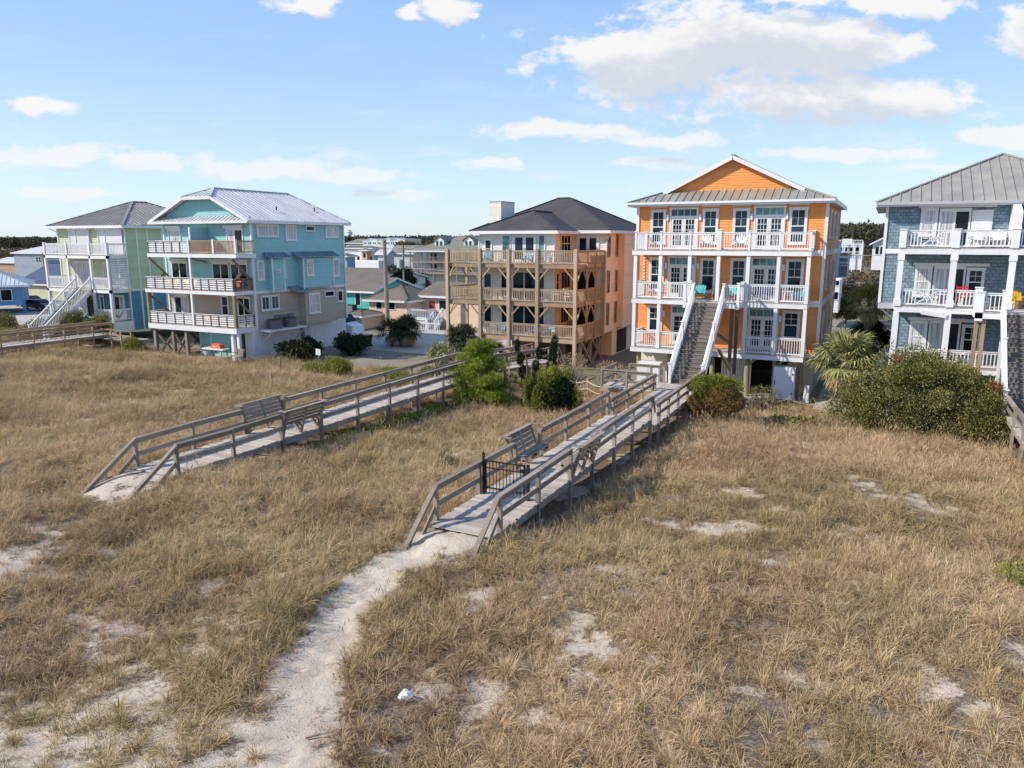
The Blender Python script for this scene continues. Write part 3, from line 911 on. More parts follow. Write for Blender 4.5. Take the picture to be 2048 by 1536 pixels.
# ---- chairs and deck furniture ----
def adirondack(label, loc, rz, m_, group='chairs set out on the decks'):
    t = thing('adirondack_chair', label, 'chair', loc, rz, group)   # faces local -y
    s = MB()
    for i in range(5): y = -.28 + i * .115; s.beam((-.27, y, .37 - i * .022), (.27, y, .37 - i * .022), .1, .022, (0, .2, 1))
    s.build('seat', m_, t)
    b_ = MB()
    for i in range(5):
        x = (i - 2) * .115; hh = .62 - abs(i - 2) * .055
        b_.beam((x, .22, .27), (x * 1.15, .22 + hh * .42, .27 + hh), .1, .022, (0, -1, .4))
    b_.beam((-.26, .33, .55), (.26, .33, .55), .03, .07); b_.build('backrest', m_, t)
    for sx in (-1, 1):
        MB().beam((sx * .33, -.36, .56), (sx * .33, .36, .52), .13, .025).build('armrest', m_, t)
        MB().beam((sx * .29, -.3, 0), (sx * .29, -.3, .55), .04, .1, (0, 1, 0)).build('leg', m_, t)
        MB().beam((sx * .29, -.34, .34), (sx * .29, .5, .05), .035, .1).build('leg', m_, t)
        MB().beam((sx * .31, .3, .08), (sx * .31, .32, .52), .04, .06, (0, 1, 0)).build('leg', m_, t)
    return t


def dining_chair(label, loc, rz, m_, cm=None, group='chairs set out on the decks'):
    t = thing('patio_chair', label, 'chair', loc, rz, group)
    MB().box(-.24, .24, -.24, .24, .42, .46).build('seat', cm or m_, t)
    b_ = MB().beam((-.24, .24, .4), (-.24, .36, 1.0), .04, .04).beam((.24, .24, .4), (.24, .36, 1.0), .04, .04)
    for i in range(5): z = .55 + i * .095; b_.beam((-.24, .27 + i * .019, z), (.24, .27 + i * .019, z), .02, .06, (0, 0, 1))
    b_.build('backrest', m_, t)
    for sx in (-1, 1):
        for sy in (-1, 1): MB().beam((sx * .22, sy * .22, 0), (sx * .22, sy * .21, .42), .04, .04, (0, 1, 0)).build('leg', m_, t)
        MB().beam((sx * .27, -.24, .66), (sx * .27, .3, .66), .05, .03).beam((sx * .27, -.22, .4), (sx * .27, -.22, .66), .03, .03, (0, 1, 0)).build('armrest', m_, t)
    return t


def patio_table(label, loc, w_, d_, m_, h=.72, round_=False, group=None):
    t = thing('patio_table', label, 'table', loc, 0, group)
    if round_: MB().tube([(0, 0, h - .04), (0, 0, h)], w_ / 2, 20).build('table_top', m_, t)
    else:
        tm = MB(); n_ = int(w_ / .12)
        for i in range(n_): x = -w_ / 2 + (i + .5) * w_ / n_; tm.box(x - .055, x + .055, -d_ / 2, d_ / 2, h - .03, h)
        tm.box(-w_ / 2, w_ / 2, -.03, .03, h - .06, h - .031); tm.build('table_top', m_, t)
    for sx in (-1, 1):
        for sy in (-1, 1): MB().beam((sx * (w_ / 2 - .08) * (.6 if round_ else 1), sy * (d_ / 2 - .07) * (.6 if round_ else 1), 0), (sx * (w_ / 2 - .1) * (.6 if round_ else 1), sy * (d_ / 2 - .08) * (.6 if round_ else 1), h - .06), .045, .045, (0, 1, 0)).build('leg', m_, t)
    return t


def hl(root, u, v, z): o = root.location; return (o.x + u, o.y + v, o.z + z)


# =============== ORANGE HOUSE ===============
OX, OY = -13.87, 44.8
O = thing('beach_house', 'bright orange three-storey beach house with white railings and a central stair', 'house', (OX, OY, 0), 0, 'beachfront houses along the dune')
body(O, -.4, 10.6, 2.0, 13.5, 2.7, 11.42, ORANGE, h=.16)
trims(O, -.4, 10.6, 2.0, 13.5, 2.7, 11.42, wd=.17)
for z0, z1 in ((5.48, 5.80), (8.4, 8.72), (2.5, 2.75)):
    MB().box(10.07, 10.66, 1.93, 2.03, z0, z1).box(10.58, 10.67, 2.032, 13.5, z0, z1).build('belt_trim', WHITE2, O); MB().box(-.47, -.38, 2.05, 13.5, z0, z1).build('belt_trim', WHITE2, O)
deck(O, -.06, 10.06, 0, 2.0, 2.5, 2.8); deck(O, -.06, 10.06, 0, 2.0, 5.5, 5.8); deck(O, -.1, 10.1, -.03, 2.0, 8.42, 8.72)
CU = [.1, 1.65, 3.4, 5.08, 6.75, 8.4, 9.98]
for u in (.1, 1.65, 3.4, 6.75, 8.4, 9.98): post(O, u, .12, 2.803, 5.5, .2, name='column')
for u in CU: post(O, u, .12, 5.803, 8.42, .2, name='column')
for a, b_ in zip(CU[:-1], CU[1:]):
    if a < 3.0 or a > 6: railing(O, (a + .1, .12), (b_ - .1, .12), 2.8)
    if a < 3.0 or a > 6.5: railing(O, (a + .1, .12), (b_ - .1, .12), 5.8)
    railing(O, (a + .07, .06), (b_ - .07, .06), 8.72, 1.0)
for u in (.1, .75, 1.65, 3.4, 6.75, 8.4, 10.0): post(O, u, .06, 8.72, 9.78, .12, name='rail_post', cap=True)
post(O, 5.08, .06, 8.72, 9.86, .24, name='rail_post', cap=True)
for z in (2.8, 5.8, 8.72):
    railing(O, (9.98, .22), (9.98, 1.95), z); railing(O, (.1, .22), (.1, 1.95), z)
post(O, 10.0, 1.9, 8.72, 9.8, .14, name='rail_post', cap=True)
FW = ('F', 2.0)
for lv, z in enumerate((2.8, 5.8, 8.72)):
    zt = z + 2.42
    for (a, b_) in ((.42, 1.38), (3.62, 4.58), (5.42, 6.38), (8.58, 9.58)):
        if lv == 0 and (3 < a < 6): continue
        window(O, FW, a, b_, z + (.75 if lv == 0 else .35), zt, grid_top_only=True, trim=.12)
    french(O, FW, 1.62 + (.3 if lv == 0 else 0), 3.36, z + .02, zt, transom=True, leaves=2 if lv else 1, grid=(3, 5))
    french(O, FW, 6.62, 8.38, z + .02, zt, grid=(3, 5))
    for u in (1.5, 3.49, 6.5, 8.47):
        MB().fbox(FW, u - .06, u + .06, .024, .16, z + 1.75, z + 2.05).fbox(FW, u - .09, u + .09, .024, .19, z + 2.05, z + 2.09).build('wall_lamp', P_WHT, O)
mb = MB()
for (a, b_) in ((.36, 1.44), (1.58, 3.40), (3.56, 4.64), (5.36, 6.44), (6.58, 8.42), (8.52, 9.64)): mb.fbox(FW, a, b_, .024, .06, 11.27, 11.42)
mb.build('frieze', WHITE2, O)
RW = ('R', 10.6)
for z in (3.4, 6.4, 9.4):
    for a in (4.2, 7.0, 10.2): window(O, RW, a, a + .8, z, z + 1.6, trim=.1)
# stacked white block pattern shutter on the left bay, mid deck
mb = MB()
for k in range(12): mb.fbox(FW, .02, .16, .03, .07, 5.95 + k * .2, 6.05 + k * .2)
mb.build('louvre_strip', WHITE, O)
# roof: pent front with a gable above it
z0 = 11.56; xl, xr, yf_, yg, yb = -.95, 11.0, 1.35, 2.9, 14.2; zp = 12.27; pk = 14.25; xc = 5.1
A = (xl, yf_, z0); B = (xr, yf_, z0); GLp = (1.1, yg, zp); GRp = (9.15, yg, zp)
PK = (xc, yg - .35, pk); GL2 = (1.0, yg - .35, zp - .02); GR2 = (9.25, yg - .35, zp - .02)
PKb = (xc, yb - 4, pk); C_ = (xr, yb, z0); D_ = (xl, yb, z0)
GLb = (1.1, yb - 1.6, zp); GRb = (9.15, yb - 1.6, zp)
o = roof(O, [[A, B, GRp, GLp], [B, C_, GRb, GRp], [D_, A, GLp, GLb], [C_, D_, GLb, GRb], [GR2, (9.15, yb - 1.6, zp), PKb, PK], [(1.1, yb - 1.6, zp), GL2, PK, PKb], [GRb, GLb, PKb]], RM_TAUPE, .07,
         [(0, 1), (1, 0), (1, 0), (0, 1), (1, 0), (1, 0), (0, 1)], [(A, B), (B, C_), (D_, A), (GL2, PK), (PK, GR2)], ridge=[(A, GLp), (B, GRp), (PK, PKb)])
MB().box(xl + .02, xr - .02, yf_ + .02, yb, z0 - .2, z0 - .14).build('soffit', WHITE2, o)
mb = MB(); y = yg + .02
mb.add([(1.15, y, zp - .15), (9.1, y, zp - .15), (xc, y, pk - .12), (1.15, y + .15, zp - .15), (9.1, y + .15, zp - .15), (xc, y + .15, pk - .12)], [(0, 1, 2), (5, 4, 3), (0, 3, 4, 1), (1, 4, 5, 2), (2, 5, 3, 0)])
z = zp - .05
while z < pk - .25:
    f = (z - zp + .15) / (pk - zp + .03); f2 = min(1, (z + .15 - zp + .15) / (pk - zp + .03)); L = lambda t: (1.15 + (xc - 1.15) * t, 9.1 - (9.1 - xc) * t)
    a0, a1 = L(f); b0, b1 = L(f2)
    mb.add([(a0, y - .02, z), (a1, y - .02, z), (b1, y - .002, z + .15), (b0, y - .002, z + .15)], [(0, 1, 2, 3)])
    z += .15
mb.build('gable_wall', ORANGE, O)
MB().beam((xl, yf_ - .06, z0 - .06), (xr, yf_ - .06, z0 - .06), .1, .12).build('gutter', WHITE2, O)
# landing and stairs
deck(O, 3.5, 6.6, -1.45, -.03, 5.5, 5.8, WHITE, 'stair_landing')
for (p, q) in (((3.55, -.1), (3.55, -1.4)), ((3.55, -1.4), (4.0, -1.4)), ((6.55, -.1), (6.55, -1.4)), ((5.85, -1.4), (6.55, -1.4))): railing(O, p, q, 5.8)
for (x, y) in ((3.55, -1.4), (6.55, -1.4), (3.55, -.1), (6.55, -.1)): post(O, x, y, 5.45, 6.9, .15, name='newel_post', cap=True)
stairs(O, 4.05, 5.75, -1.45, 5.8, -6.1, 1.86, 20)
for x in (6.2, 6.5): post(O, x, -1.1, .3, 5.5, .17, W_DARK, 'timber_post')
post(O, 3.8, -1.0, .3, 5.5, .17, W_DARK, 'timber_post')
brace(O, (6.2, -1.15, 3.5), (4.6, -1.2, 4.6), W_DARK, .13); brace(O, (6.4, -1.2, 2.2), (5.1, -1.2, 3.4), W_BRN, .13); brace(O, (6.3, -1.3, 2.0), (5.9, -2.8, 3.3), W_BRN, .13)
# pilings and things beneath
for (x, y) in ((.35, .5), (2.3, .6), (4.9, .6), (6.95, .5), (8.5, .5), (9.9, .6), (.35, 5), (5, 5), (9.9, 5)):
    MB().tube([(x + .05, y, -.2), (x, y, 2.5)], [.17, .14], 10).build('piling', W_OLV, O)
for x in (6.95, 8.5, 2.3): brace(O, (x, .5, 2.0), (x + .5, .3, 2.5), W_OLV, .12)
MB().box(-.1, 3.2, 2.6, 12, 0, 2.5).build('ground_floor_wall', CREAM, O); MB().box(8.9, 10.4, 3.4, 12, 0, 2.5).build('ground_floor_wall', CREAM, O)
MB().box(3.2, 8.9, 4.5, 4.7, 0, 2.5).build('back_sheet', DARKV, O)  # dark sheet standing in for the shade beneath the house
mb = MB()
for i in range(16): mb.box(5.35 + i * .105, 5.40 + i * .105, 1.48, 1.50, .15, 2.45)
for i in range(22): mb.box(5.33, 7.0, 1.51, 1.53, .18 + i * .105, .235 + i * .105)
mb.box(5.3, 5.37, 1.46, 1.55, .1, 2.5); mb.box(6.98, 7.05, 1.46, 1.55, .1, 2.5); mb.build('lattice_panel', WHITE, O)
mb = MB()
for i in range(14): mb.box(7.1 + i * .12, 7.12 + i * .12, 2.2, 2.22, .2, 1.5)
mb.box(7.05, 8.8, 2.19, 2.23, 1.46, 1.5); mb.box(7.05, 8.8, 2.19, 2.23, .3, .34); mb.build('iron_fence', BLACKM, O)
MB().box(-.3, 10.4, -.4, 2.3, .12, .2).build('slab', CONC, O)

t = thing('storage_cabinet', 'white storage cabinet with latches standing under the right deck of the orange house', 'cabinet', (OX + 8.5, OY + .1, .2))
MB().box(0, 1.2, 0, .8, .05, 1.95).build('cabinet_body', WHITE2, t); MB().box(.04, 1.16, -.03, 0, .1, 1.9).build('door', WHITE, t)
MB().box(.1, .14, -.06, -.03, .9, 1.15).box(1.04, 1.1, -.05, -.03, 1.5, 1.6).box(1.04, 1.1, -.05, -.03, .4, .5).build('latch', BLACKM, t)
t = thing('storage_cabinet', 'white louvred utility box beneath the left deck of the orange house', 'cabinet', (OX + .55, OY - .3, .2))
MB().box(0, 1.4, 0, .9, 0, 1.7).build('cabinet_body', WHITE2, t); MB().box(.06, .66, -.03, 0, .08, 1.62).box(.7, 1.34, -.03, 0, .08, 1.62).build('door', WHITE, t)
MB().box(.58, .62, -.05, -.03, .8, .95).build('latch', BLACKM, t)
t = thing('utility_pedestal', 'small white tapered utility pedestal beside the right corner of the orange house', 'pedestal', (OX + 10.35, OY + .3, .15))
MB().add([(-.18, -.18, 0), (.18, -.18, 0), (.18, .18, 0), (-.18, .18, 0), (-.12, -.12, 1.0), (.12, -.12, 1.0), (.12, .12, 1.0), (-.12, .12, 1.0)], [(0, 3, 2, 1), (4, 5, 6, 7), (0, 1, 5, 4), (1, 2, 6, 5), (2, 3, 7, 6), (3, 0, 4, 7)]).build('housing', WHITE2, t)
MB().box(-.14, .14, -.19, -.15, .15, .5).build('access_panel', WHITE, t)
adirondack('white adirondack chair behind the top rail of the orange house, left of its centre post', hl(O, 4.15, .9, 8.73), 0, P_WHT)
adirondack('white adirondack chair behind the top rail of the orange house, right of its centre post', hl(O, 6.1, .9, 8.73), 0, P_WHT)
adirondack('turquoise adirondack chair on the middle orange deck, left of the stair head', hl(O, 3.85, .95, 5.81), 0, P_TEAL)
adirondack('turquoise adirondack chair on the middle orange deck, right of the stair head', hl(O, 5.9, .95, 5.81), 0, P_TEAL)
adirondack('turquoise adirondack chair turned sideways at the right end of the middle orange deck', hl(O, 9.45, 1.1, 5.81), R(-60), P_TEAL)
dining_chair('small navy chair on the middle orange deck before the right french doors', hl(O, 7.6, 1.0, 5.81), R(10), P_NAVY)
patio_table('little red-topped side table between the two turquoise chairs at the stair head', hl(O, 4.9, 1.1, 5.81), .8, .5, W_BRN, .6)
patio_table('white side table in the right corner of the middle orange deck', hl(O, 8.9, 1.2, 5.81), .6, .5, P_WHT, .6)

# =============== MIDDLE (TIMBER DECKED) HOUSE ===============
MX, MY = -30.09, 49.83
M_ = thing('beach_house', 'cream beach house, sides tinted with painted bounce light, wrapped in unpainted brown timber decks', 'house', (MX, MY, 0), 0, 'beachfront houses along the dune')
body(M_, 0.2, 10.6, 5.8, 16, 2.1, 9.85, CREAM, siding='FL'); body(M_, 1.85, 8.0, 1.8, 5.8, 2.1, 9.85, CREAM, 'front_bay', siding='FL')
mb = MB(); mb.box(10.604, 10.63, 5.82, 15.98, 2.1, 9.85); lap(mb, ('R', 10.63), 5.8, 16, 2.1, 9.84, .15); mb.build('side_wall', PEACH_BOUNCE, M_, 'peach clad side wall')
mb = MB(); mb.box(8.004, 8.03, 1.82, 5.78, 2.1, 9.85); lap(mb, ('R', 8.03), 1.8, 5.79, 2.1, 9.84, .15); mb.build('side_wall', PEACH_BOUNCE, M_, 'peach clad side of the bay')
mb = MB(); mb.box(10.6, 11.1, 8.9, 13.2, 2.3, 9.8); lap(mb, ('R', 11.1), 8.9, 13.2, 2.3, 9.8, .15); mb.build('bump_out', PEACH_BOUNCE, M_)
MB().box(9.2, 10.55, 8, 15.5, 0, 2.1).build('ground_floor_wall', PEACH_BOUNCE, M_)
MB().box(10.5, 10.56, 9.2, 11.8, .1, 2.0).build('garage_opening', DARKV, M_)  # opening drawn as a dark sheet, its inner shade painted on
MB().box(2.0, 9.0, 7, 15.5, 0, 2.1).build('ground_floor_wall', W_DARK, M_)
for z0, z1, ul in ((7.3, 7.6, 0), (4.55, 4.85, 0), (1.95, 2.3, 2.84)):
    for (x0, x1, y0, y1) in ((ul, 10.5, 0, 1.8), (8.04, 10.5, 1.8, 5.8), (ul, 1.8, 1.8, 5.8) if ul == 0 else (2.84, 2.85, 1.8, 1.81)):
        if x1 - x0 > .1: deck(M_, x0, x1, y0, y1, z0, z1, W_BRN, boards=W_DECK)
cols_ = [0, 2.84, 5.23, 7.55, 10.5]
for u in cols_: post(M_, u, -.1, 0, 8.68, .23, W_TAN, 'column')
for v in (1.96, 3.79, 5.6): post(M_, 10.6, v, 1.9, 8.5, .13, W_BRN, 'column')  # right-hand columns browner than the front, with orange bounce in the colour
post(M_, 0, 2.9, 0, 8.6, .18, W_TAN, 'column'); post(M_, 0, 5.7, 0, 8.6, .18, W_TAN, 'column')
for zi, zb in enumerate((7.6, 4.85, 2.3)):
    for a, b_ in zip(cols_[:-1], cols_[1:]):
        if zi == 2 and a == 0: continue
        railing(M_, (a + .13, -.06), (b_ - .13, -.06), zb, .95, W_TAN, .13, .045)
    for a, b_ in ((0.05, 1.96), (1.96, 3.79), (3.79, 5.6)): railing(M_, (10.56, a + .07), (10.56, b_ - .07), zb, .95, W_BRN, .13, .05)  # right-side rails browner than the front, orange bounce put into the timber colour
    if zi < 2:
        for a, b_ in ((0.05, 2.9), (2.9, 5.7)): railing(M_, (-.02, a + .07), (-.02, b_ - .07), zb, .95, W_TAN, .13, .045)
for zb in (7.3, 4.55):
    for i, u in enumerate(cols_):
        if i > 0: brace(M_, (u - .1, -.08, zb - .85), (u - .85, -.08, zb - .02), W_BRN, .09)
        if i < 4: brace(M_, (u + .1, -.08, zb - .85), (u + .85, -.08, zb - .02), W_BRN, .09)
    for v in (0, 1.96, 3.79):
        brace(M_, (10.58, v + .1, zb - .85), (10.58, v + .8, zb - .02), W_BRN, .09)
        if v: brace(M_, (10.58, v - .1, zb - .85), (10.58, v - .8, zb - .02), W_BRN, .09)
    brace(M_, (0, .1, zb - .85), (0, .85, zb - .02), W_BRN, .09); brace(M_, (0, 2.8, zb - .85), (0, 2.1, zb - .02), W_BRN, .09)
for x, y in ((5.3, 4.5), (7.6, 4.5), (10.3, 1.5), (10.3, 3.6), (10.3, 5.7), (8.4, 3)): MB().tube([(x, y, -.2), (x, y, 2.0)], .15, 8).build('piling', W_GREY, M_)
for (a, b_) in (((10.45, 1.4, 0), (10.45, 3.6, 1.9)), ((10.45, 3.6, 0), (10.45, 1.4, 1.9)), ((10.47, 3.6, 0), (10.47, 5.8, 1.9)), ((10.47, 5.8, 0), (10.47, 3.6, 1.9)), ((7.6, 4.4, 0), (10.3, 4.4, 1.9))): brace(M_, a, b_, W_GREY, .14, 'cross_brace')
BF = ('F', 1.8)
french(M_, BF, 4.62, 6.62, 7.62, 9.7, transom=False, grid=(1, 1), gl=GL)
window(M_, BF, 3.7, 4.5, 7.75, 9.72, rows=1, sill=False, trim=.06, gl=GLT); window(M_, BF, 6.72, 7.35, 7.75, 9.72, rows=1, sill=False, trim=.06, gl=GLT)
window(M_, BF, 2.2, 2.9, 7.9, 9.4, rows=2)
for z in (4.87, 2.32):
    slider(M_, BF, 4.62, 6.62, z, z + 2.1, (GL, GL)); window(M_, BF, 3.6, 4.5, z + .15, z + 2.1, rows=1, sill=False, trim=.06); window(M_, BF, 6.72, 7.35, z + .15, z + 2.1, rows=1, sill=False, trim=.06)
    window(M_, BF, 2.1, 2.9, z + .2, z + 2.0, rows=1, sill=False, trim=.08)
SRW = ('R', 8.05)
window(M_, SRW, 2.9, 4.9, 8.35, 9.72, cols=3, rows=2, gl=GLD, fr=PEACH_BOUNCE, trim=.07, mun=.05)
window(M_, SRW, 3.0, 4.9, 5.6, 7.0, cols=3, rows=1, gl=GLD, fr=PEACH_BOUNCE, trim=.07, mun=.05); window(M_, SRW, 2.1, 2.7, 5.5, 6.9, rows=2, gl=GLD, fr=PEACH_BOUNCE, trim=.07)
window(M_, SRW, 3.0, 4.7, 3.0, 4.3, cols=3, rows=1, gl=GLD, fr=PEACH_BOUNCE, trim=.07, mun=.05)
RF = ('F', 5.8)
french(M_, RF, 8.25, 10.1, 7.62, 9.65, transom=False, grid=(1, 1)); slider(M_, RF, 8.25, 10.1, 4.87, 6.95, (GLD, GLD)); slider(M_, RF, 8.25, 10.1, 2.32, 4.4, (GLD, GLD))
for z in (8.0, 5.2, 2.7):
    window(M_, ('R', 10.66), 6.15, 6.7, z, z + 1.75, rows=2, gl=GLD, fr=W_BRN, trim=.06, sill=False); window(M_, ('R', 10.66), 8.1, 8.6, z, z + 1.75, rows=2, gl=GLD, fr=W_BRN, trim=.06, sill=False)
trims(M_, .2, 10.64, 5.8, 16, 2.1, 9.8, CREAM, .1); trims(M_, 1.85, 8.03, 1.8, 5.8, 2.1, 9.8, WHITE2, .1)
hip(M_, -1.1, 11.2, 5.2, 16.5, 10.03, .49, RS_DARK, rib=False, label='main charcoal hip roof')
A, B = (1.2, 1.15, 9.98), (8.6, 1.15, 9.98); R0 = (4.9, 4.6, 11.55); R1 = (4.9, 8.3, 11.55)
roof(M_, [[A, B, R0], [B, (8.6, 6.0, 9.98), (7.3, 7.2, 10.6), R1, R0], [(1.2, 6.0, 9.98), A, R0, R1, (2.5, 7.2, 10.6)]], RS_DARK, .1, None, [(A, B), (B, (8.6, 5.2, 9.98)), ((1.2, 5.2, 9.98), A)], 'lower hip roof over the front bay', [(A, R0), (B, R0), (R0, R1)])
MB().box(1.3, 8.5, 1.25, 5.8, 9.8, 9.86).build('soffit', WHITE2, M_)
mb = MB(); mb.box(2.004, 2.996, 3.104, 5.4, 9.9, 12.2); lap(mb, ('F', 3.1), 2, 3, 9.95, 12.2, .14); lap(mb, ('R', 3.0), 3.1, 5.4, 9.95, 12.2, .14); lap(mb, ('L', 2.0), 3.1, 5.4, 9.95, 12.2, .14)
ch = mb.build('chimney', CREAM, M_); MB().box(1.95, 3.05, 3.05, 5.45, 12.2, 12.26).build('chimney_cap', GREYT, ch)
MB().beam((11.2, 5.3, 9.8), (10.7, 5.75, 9.3), .09, .09).beam((10.7, 5.75, 9.3), (10.7, 5.75, 2.2), .09, .09, (0, 1, 0)).build('downspout', CREAM, M_)
MB().beam((1.1, 1.3, 9.8), (1.75, 1.75, 9.4), .08, .08).beam((1.75, 1.75, 9.4), (1.75, 1.75, 7.6), .08, .08, (0, 1, 0)).build('downspout', WHITE2, M_)
adirondack('sky blue adirondack chair at the left of the top timber deck by the cream wall', hl(M_, 2.9, .8, 7.61), R(5), P_BLUE)
adirondack('sky blue adirondack chair on the top timber deck before the glass doors', hl(M_, 6.3, .8, 7.61), R(-5), P_BLUE)
for i, (u, v, rz) in enumerate(((8.0, .7, 40), (8.6, .9, -30), (9.6, .6, 90))):
    dining_chair(['pale mesh patio chair angled left beside the top deck corner table', 'pale mesh patio chair standing right behind the top deck corner table', 'pale mesh patio chair nearest the right corner of the top timber deck'][i], hl(M_, u, v, 7.61), R(rz), GREYP if i else P_WHT, P_WHT)
patio_table('white round table at the right of the top timber deck', hl(M_, 9.0, .5, 7.61), .8, .8, P_WHT, .7, True)
patio_table('brown picnic table on the middle timber deck at the left bay', hl(M_, 1.4, 1.5, 4.86), 1.5, .8, W_BRN)
dining_chair('wooden slat chair with red cushion on the middle timber deck', hl(M_, 3.4, 1.0, 4.86), R(90), W_BRN, P_RED)
patio_table('long dark table on the middle timber deck in front of the sliding glass', hl(M_, 5.8, 1.0, 4.86), 1.4, .7, W_DARK)
dining_chair('dark chair at the long table on the middle timber deck', hl(M_, 6.9, 1.1, 4.86), R(-90), W_DARK)
patio_table('white square table on the middle timber deck, third bay', hl(M_, 8.6, .8, 4.86), .8, .8, P_WHT, .6)
dining_chair('white chair in the last bay of the middle timber deck', hl(M_, 9.7, .8, 4.86), R(70), P_WHT)
patio_table('white side table on the lowest timber deck, left end', hl(M_, 3.6, .6, 2.31), .6, .6, P_WHT, .6)
for i, u in enumerate((4.2, 6.9, 8.1)):
    adirondack(['blue adirondack chair on the lowest timber deck, left of the sliding glass', 'blue adirondack chair on the lowest timber deck, just right of the sliding glass', 'blue adirondack chair on the lowest timber deck, before the recessed corner'][i], hl(M_, u, .9, 2.31), R(-10), P_BLUE)
dining_chair('black chair in the recessed corner of the lowest timber deck', hl(M_, 9.2, 2.5, 2.31), R(30), BLACKM)

# =============== AQUA HOUSE ===============
TX, TY = -53.0, 41.29
T_ = thing('beach_house', 'aqua over beige three-storey beach house with silver metal roof and slatted decks', 'house', (TX, TY, 0), 0, 'beachfront houses along the dune')
body(T_, 0, 9.5, 2, 12.9, 5.42, 10.7, TEAL); body(T_, .02, 9.48, 2.02, 12.88, 2.4, 5.2, BEIGE, 'lower_wall')
MB().box(0, 9.52, 1.97, 12.93, 5.2, 5.42).build('belt_trim', WHITE2, T_)
mb = MB(); mb.box(8.6, 9.46, 1.6, 12.8, -.2, 2.38)
for i in range(5): mb.box(8.6 + i * .19, 8.62 + i * .19, 1.57, 1.6, .2, 2.3)
for i in range(40): mb.box(9.46, 9.49, 1.7 + i * .28, 1.73 + i * .28, 0, 2.3)
mb.build('skirt_wall', WHITE2, T_)
trims(T_, 0, 9.5, 2, 12.9, 2.4, 10.6, wd=.15)
body(T_, 3.95, 7.4, 1.4, 6, .1, 2.2, TEAL, 'storage_room', siding='FL')
MB().box(3.9, 4.0, 1.34, 1.44, .1, 2.2).box(5.1, 5.2, 1.34, 1.44, .1, 2.2).build('corner_trim', WHITE2, T_)
MB().box(7.4, 8.6, 5, 5.1, 0, 2.3).build('back_sheet', WHITE2, T_)
deck(T_, .3, 9.87, 0, 2, 7.98, 8.3); deck(T_, -.3, 9.45, 0, 2, 5.2, 5.5); deck(T_, -.3, 9.4, 0, 2, 2.3, 2.75)
for (a, b_, z) in ((.35, 4.9, 8.3), (-.2, 4.9, 5.5), (5.05, 9.35, 5.5), (-.2, 4.8, 2.75), (5.0, 9.3, 2.75)): railing(T_, (a, .08), (b_, .08), z, .92, WHITE, slat=True)
railing(T_, (5.05, .08), (7.5, .08), 8.3, .95, W_BRN, .1, .035); railing(T_, (7.65, .08), (9.8, .08), 8.3, .95, W_BRN, .1, .035); railing(T_, (9.82, .15), (9.82, 1.9), 8.3, .95, W_BRN, .1, .035)
railing(T_, (9.4, .15), (9.4, 1.9), 5.5, .92, W_DARK, slat=True); railing(T_, (9.36, .15), (9.36, 1.9), 2.75, .92, WHITE, slat=True)
for z, x in ((8.3, .35), (5.5, -.2), (2.75, -.2)): railing(T_, (x, .15), (x, 1.9), z, .92, WHITE, slat=True)
for x in (4.97, 7.57, 9.84): post(T_, x, .06, 8.28, 9.35, .15, name='rail_post')
post(T_, 4.95, .1, 5.52, 7.98, .17, name='column'); post(T_, 4.85, .1, 2.77, 5.2, .17, name='column')
for x in (-.15, 9.3): post(T_, x, .1, 2.77, 5.2, .2, W_OLV, 'column')
for (x, zt) in ((9.35, 7.98), (.4, 7.98), (9.3, 5.2), (-.1, 5.2)): MB().beam((x, .05, zt - .05), (x, 1.95, zt - 1.75), .12, .14).build('brace', W_GREY, T_)
MB().beam((8.2, .6, 5.6), (9.3, 1.0, 6.9), .12, .2).build('brace', W_DARK, T_); MB().beam((-.1, .6, 5.6), (.7, 1.2, 6.7), .12, .2).build('brace', W_DARK, T_)
MB().beam((5.0, .1, 7.9), (5.9, .9, 7.6), .1, .12).build('brace', W_GREY, T_)
for x in (.1, 2.2, 3.7, 8.7, 9.3): MB().beam((x, .3, -.2), (x, .3, 2.3), .24, .24, (0, 1, 0)).build('piling', W_GREY if x < 4 else WHITE2, T_)
for (a, b_) in (((.1, .4, .1), (2.2, .4, 2.0)), ((.1, .4, 2.0), (2.2, .4, .1)), ((2.2, .35, .1), (3.7, .35, 2.0)), ((2.2, .35, 2.1), (3.8, .35, .2)), ((0, 3, 0), (3.5, 3, 2.2)), ((3.4, 3, 0), (0, 3, 2.2))): brace(T_, a, b_, W_DARK, .16, 'cross_brace')
MB().box(.1, 8.5, 6.2, 6.4, 0, 2.4).build('back_sheet', DARKV, T_)  # near-black sheet painted as the shade behind the pilings
TF = ('F', 2.0)
slider(T_, TF, .5, 1.95, 8.35, 10.1, (CURT, CURT), shutter_box=True); slider(T_, TF, 6.95, 8.7, 8.33, 10.1, (CURT, GLD), shutter_box=True)
mb = MB(); mb.box(4.86, 4.94, .35, 2.0, 8.32, 10.25); lap(mb, ('L', 4.86), .35, 2, 8.35, 10.2); lap(mb, ('R', 4.94), .35, 2, 8.35, 10.2); mb.build('privacy_wall', TEAL, T_)
post(T_, 4.9, .3, 8.3, 10.27, .12, name='corner_trim')
slider(T_, TF, .6, 2.4, 5.52, 7.5, (GLD, GLD), shutter_box=True); slider(T_, TF, 5.2, 7.0, 5.52, 7.5, (GLD, GLD), shutter_box=True); slider(T_, TF, 7.15, 8.95, 5.52, 7.5, (GL, GLD), shutter_box=True)
slider(T_, TF, .6, 2.25, 2.77, 4.75, (GL, CURT), shutter_box=True); window(T_, TF, 5.85, 6.7, 3.4, 5.0); slider(T_, TF, 7.65, 9.0, 2.77, 4.9, (GLD, GLD))
TR = ('R', 9.5)
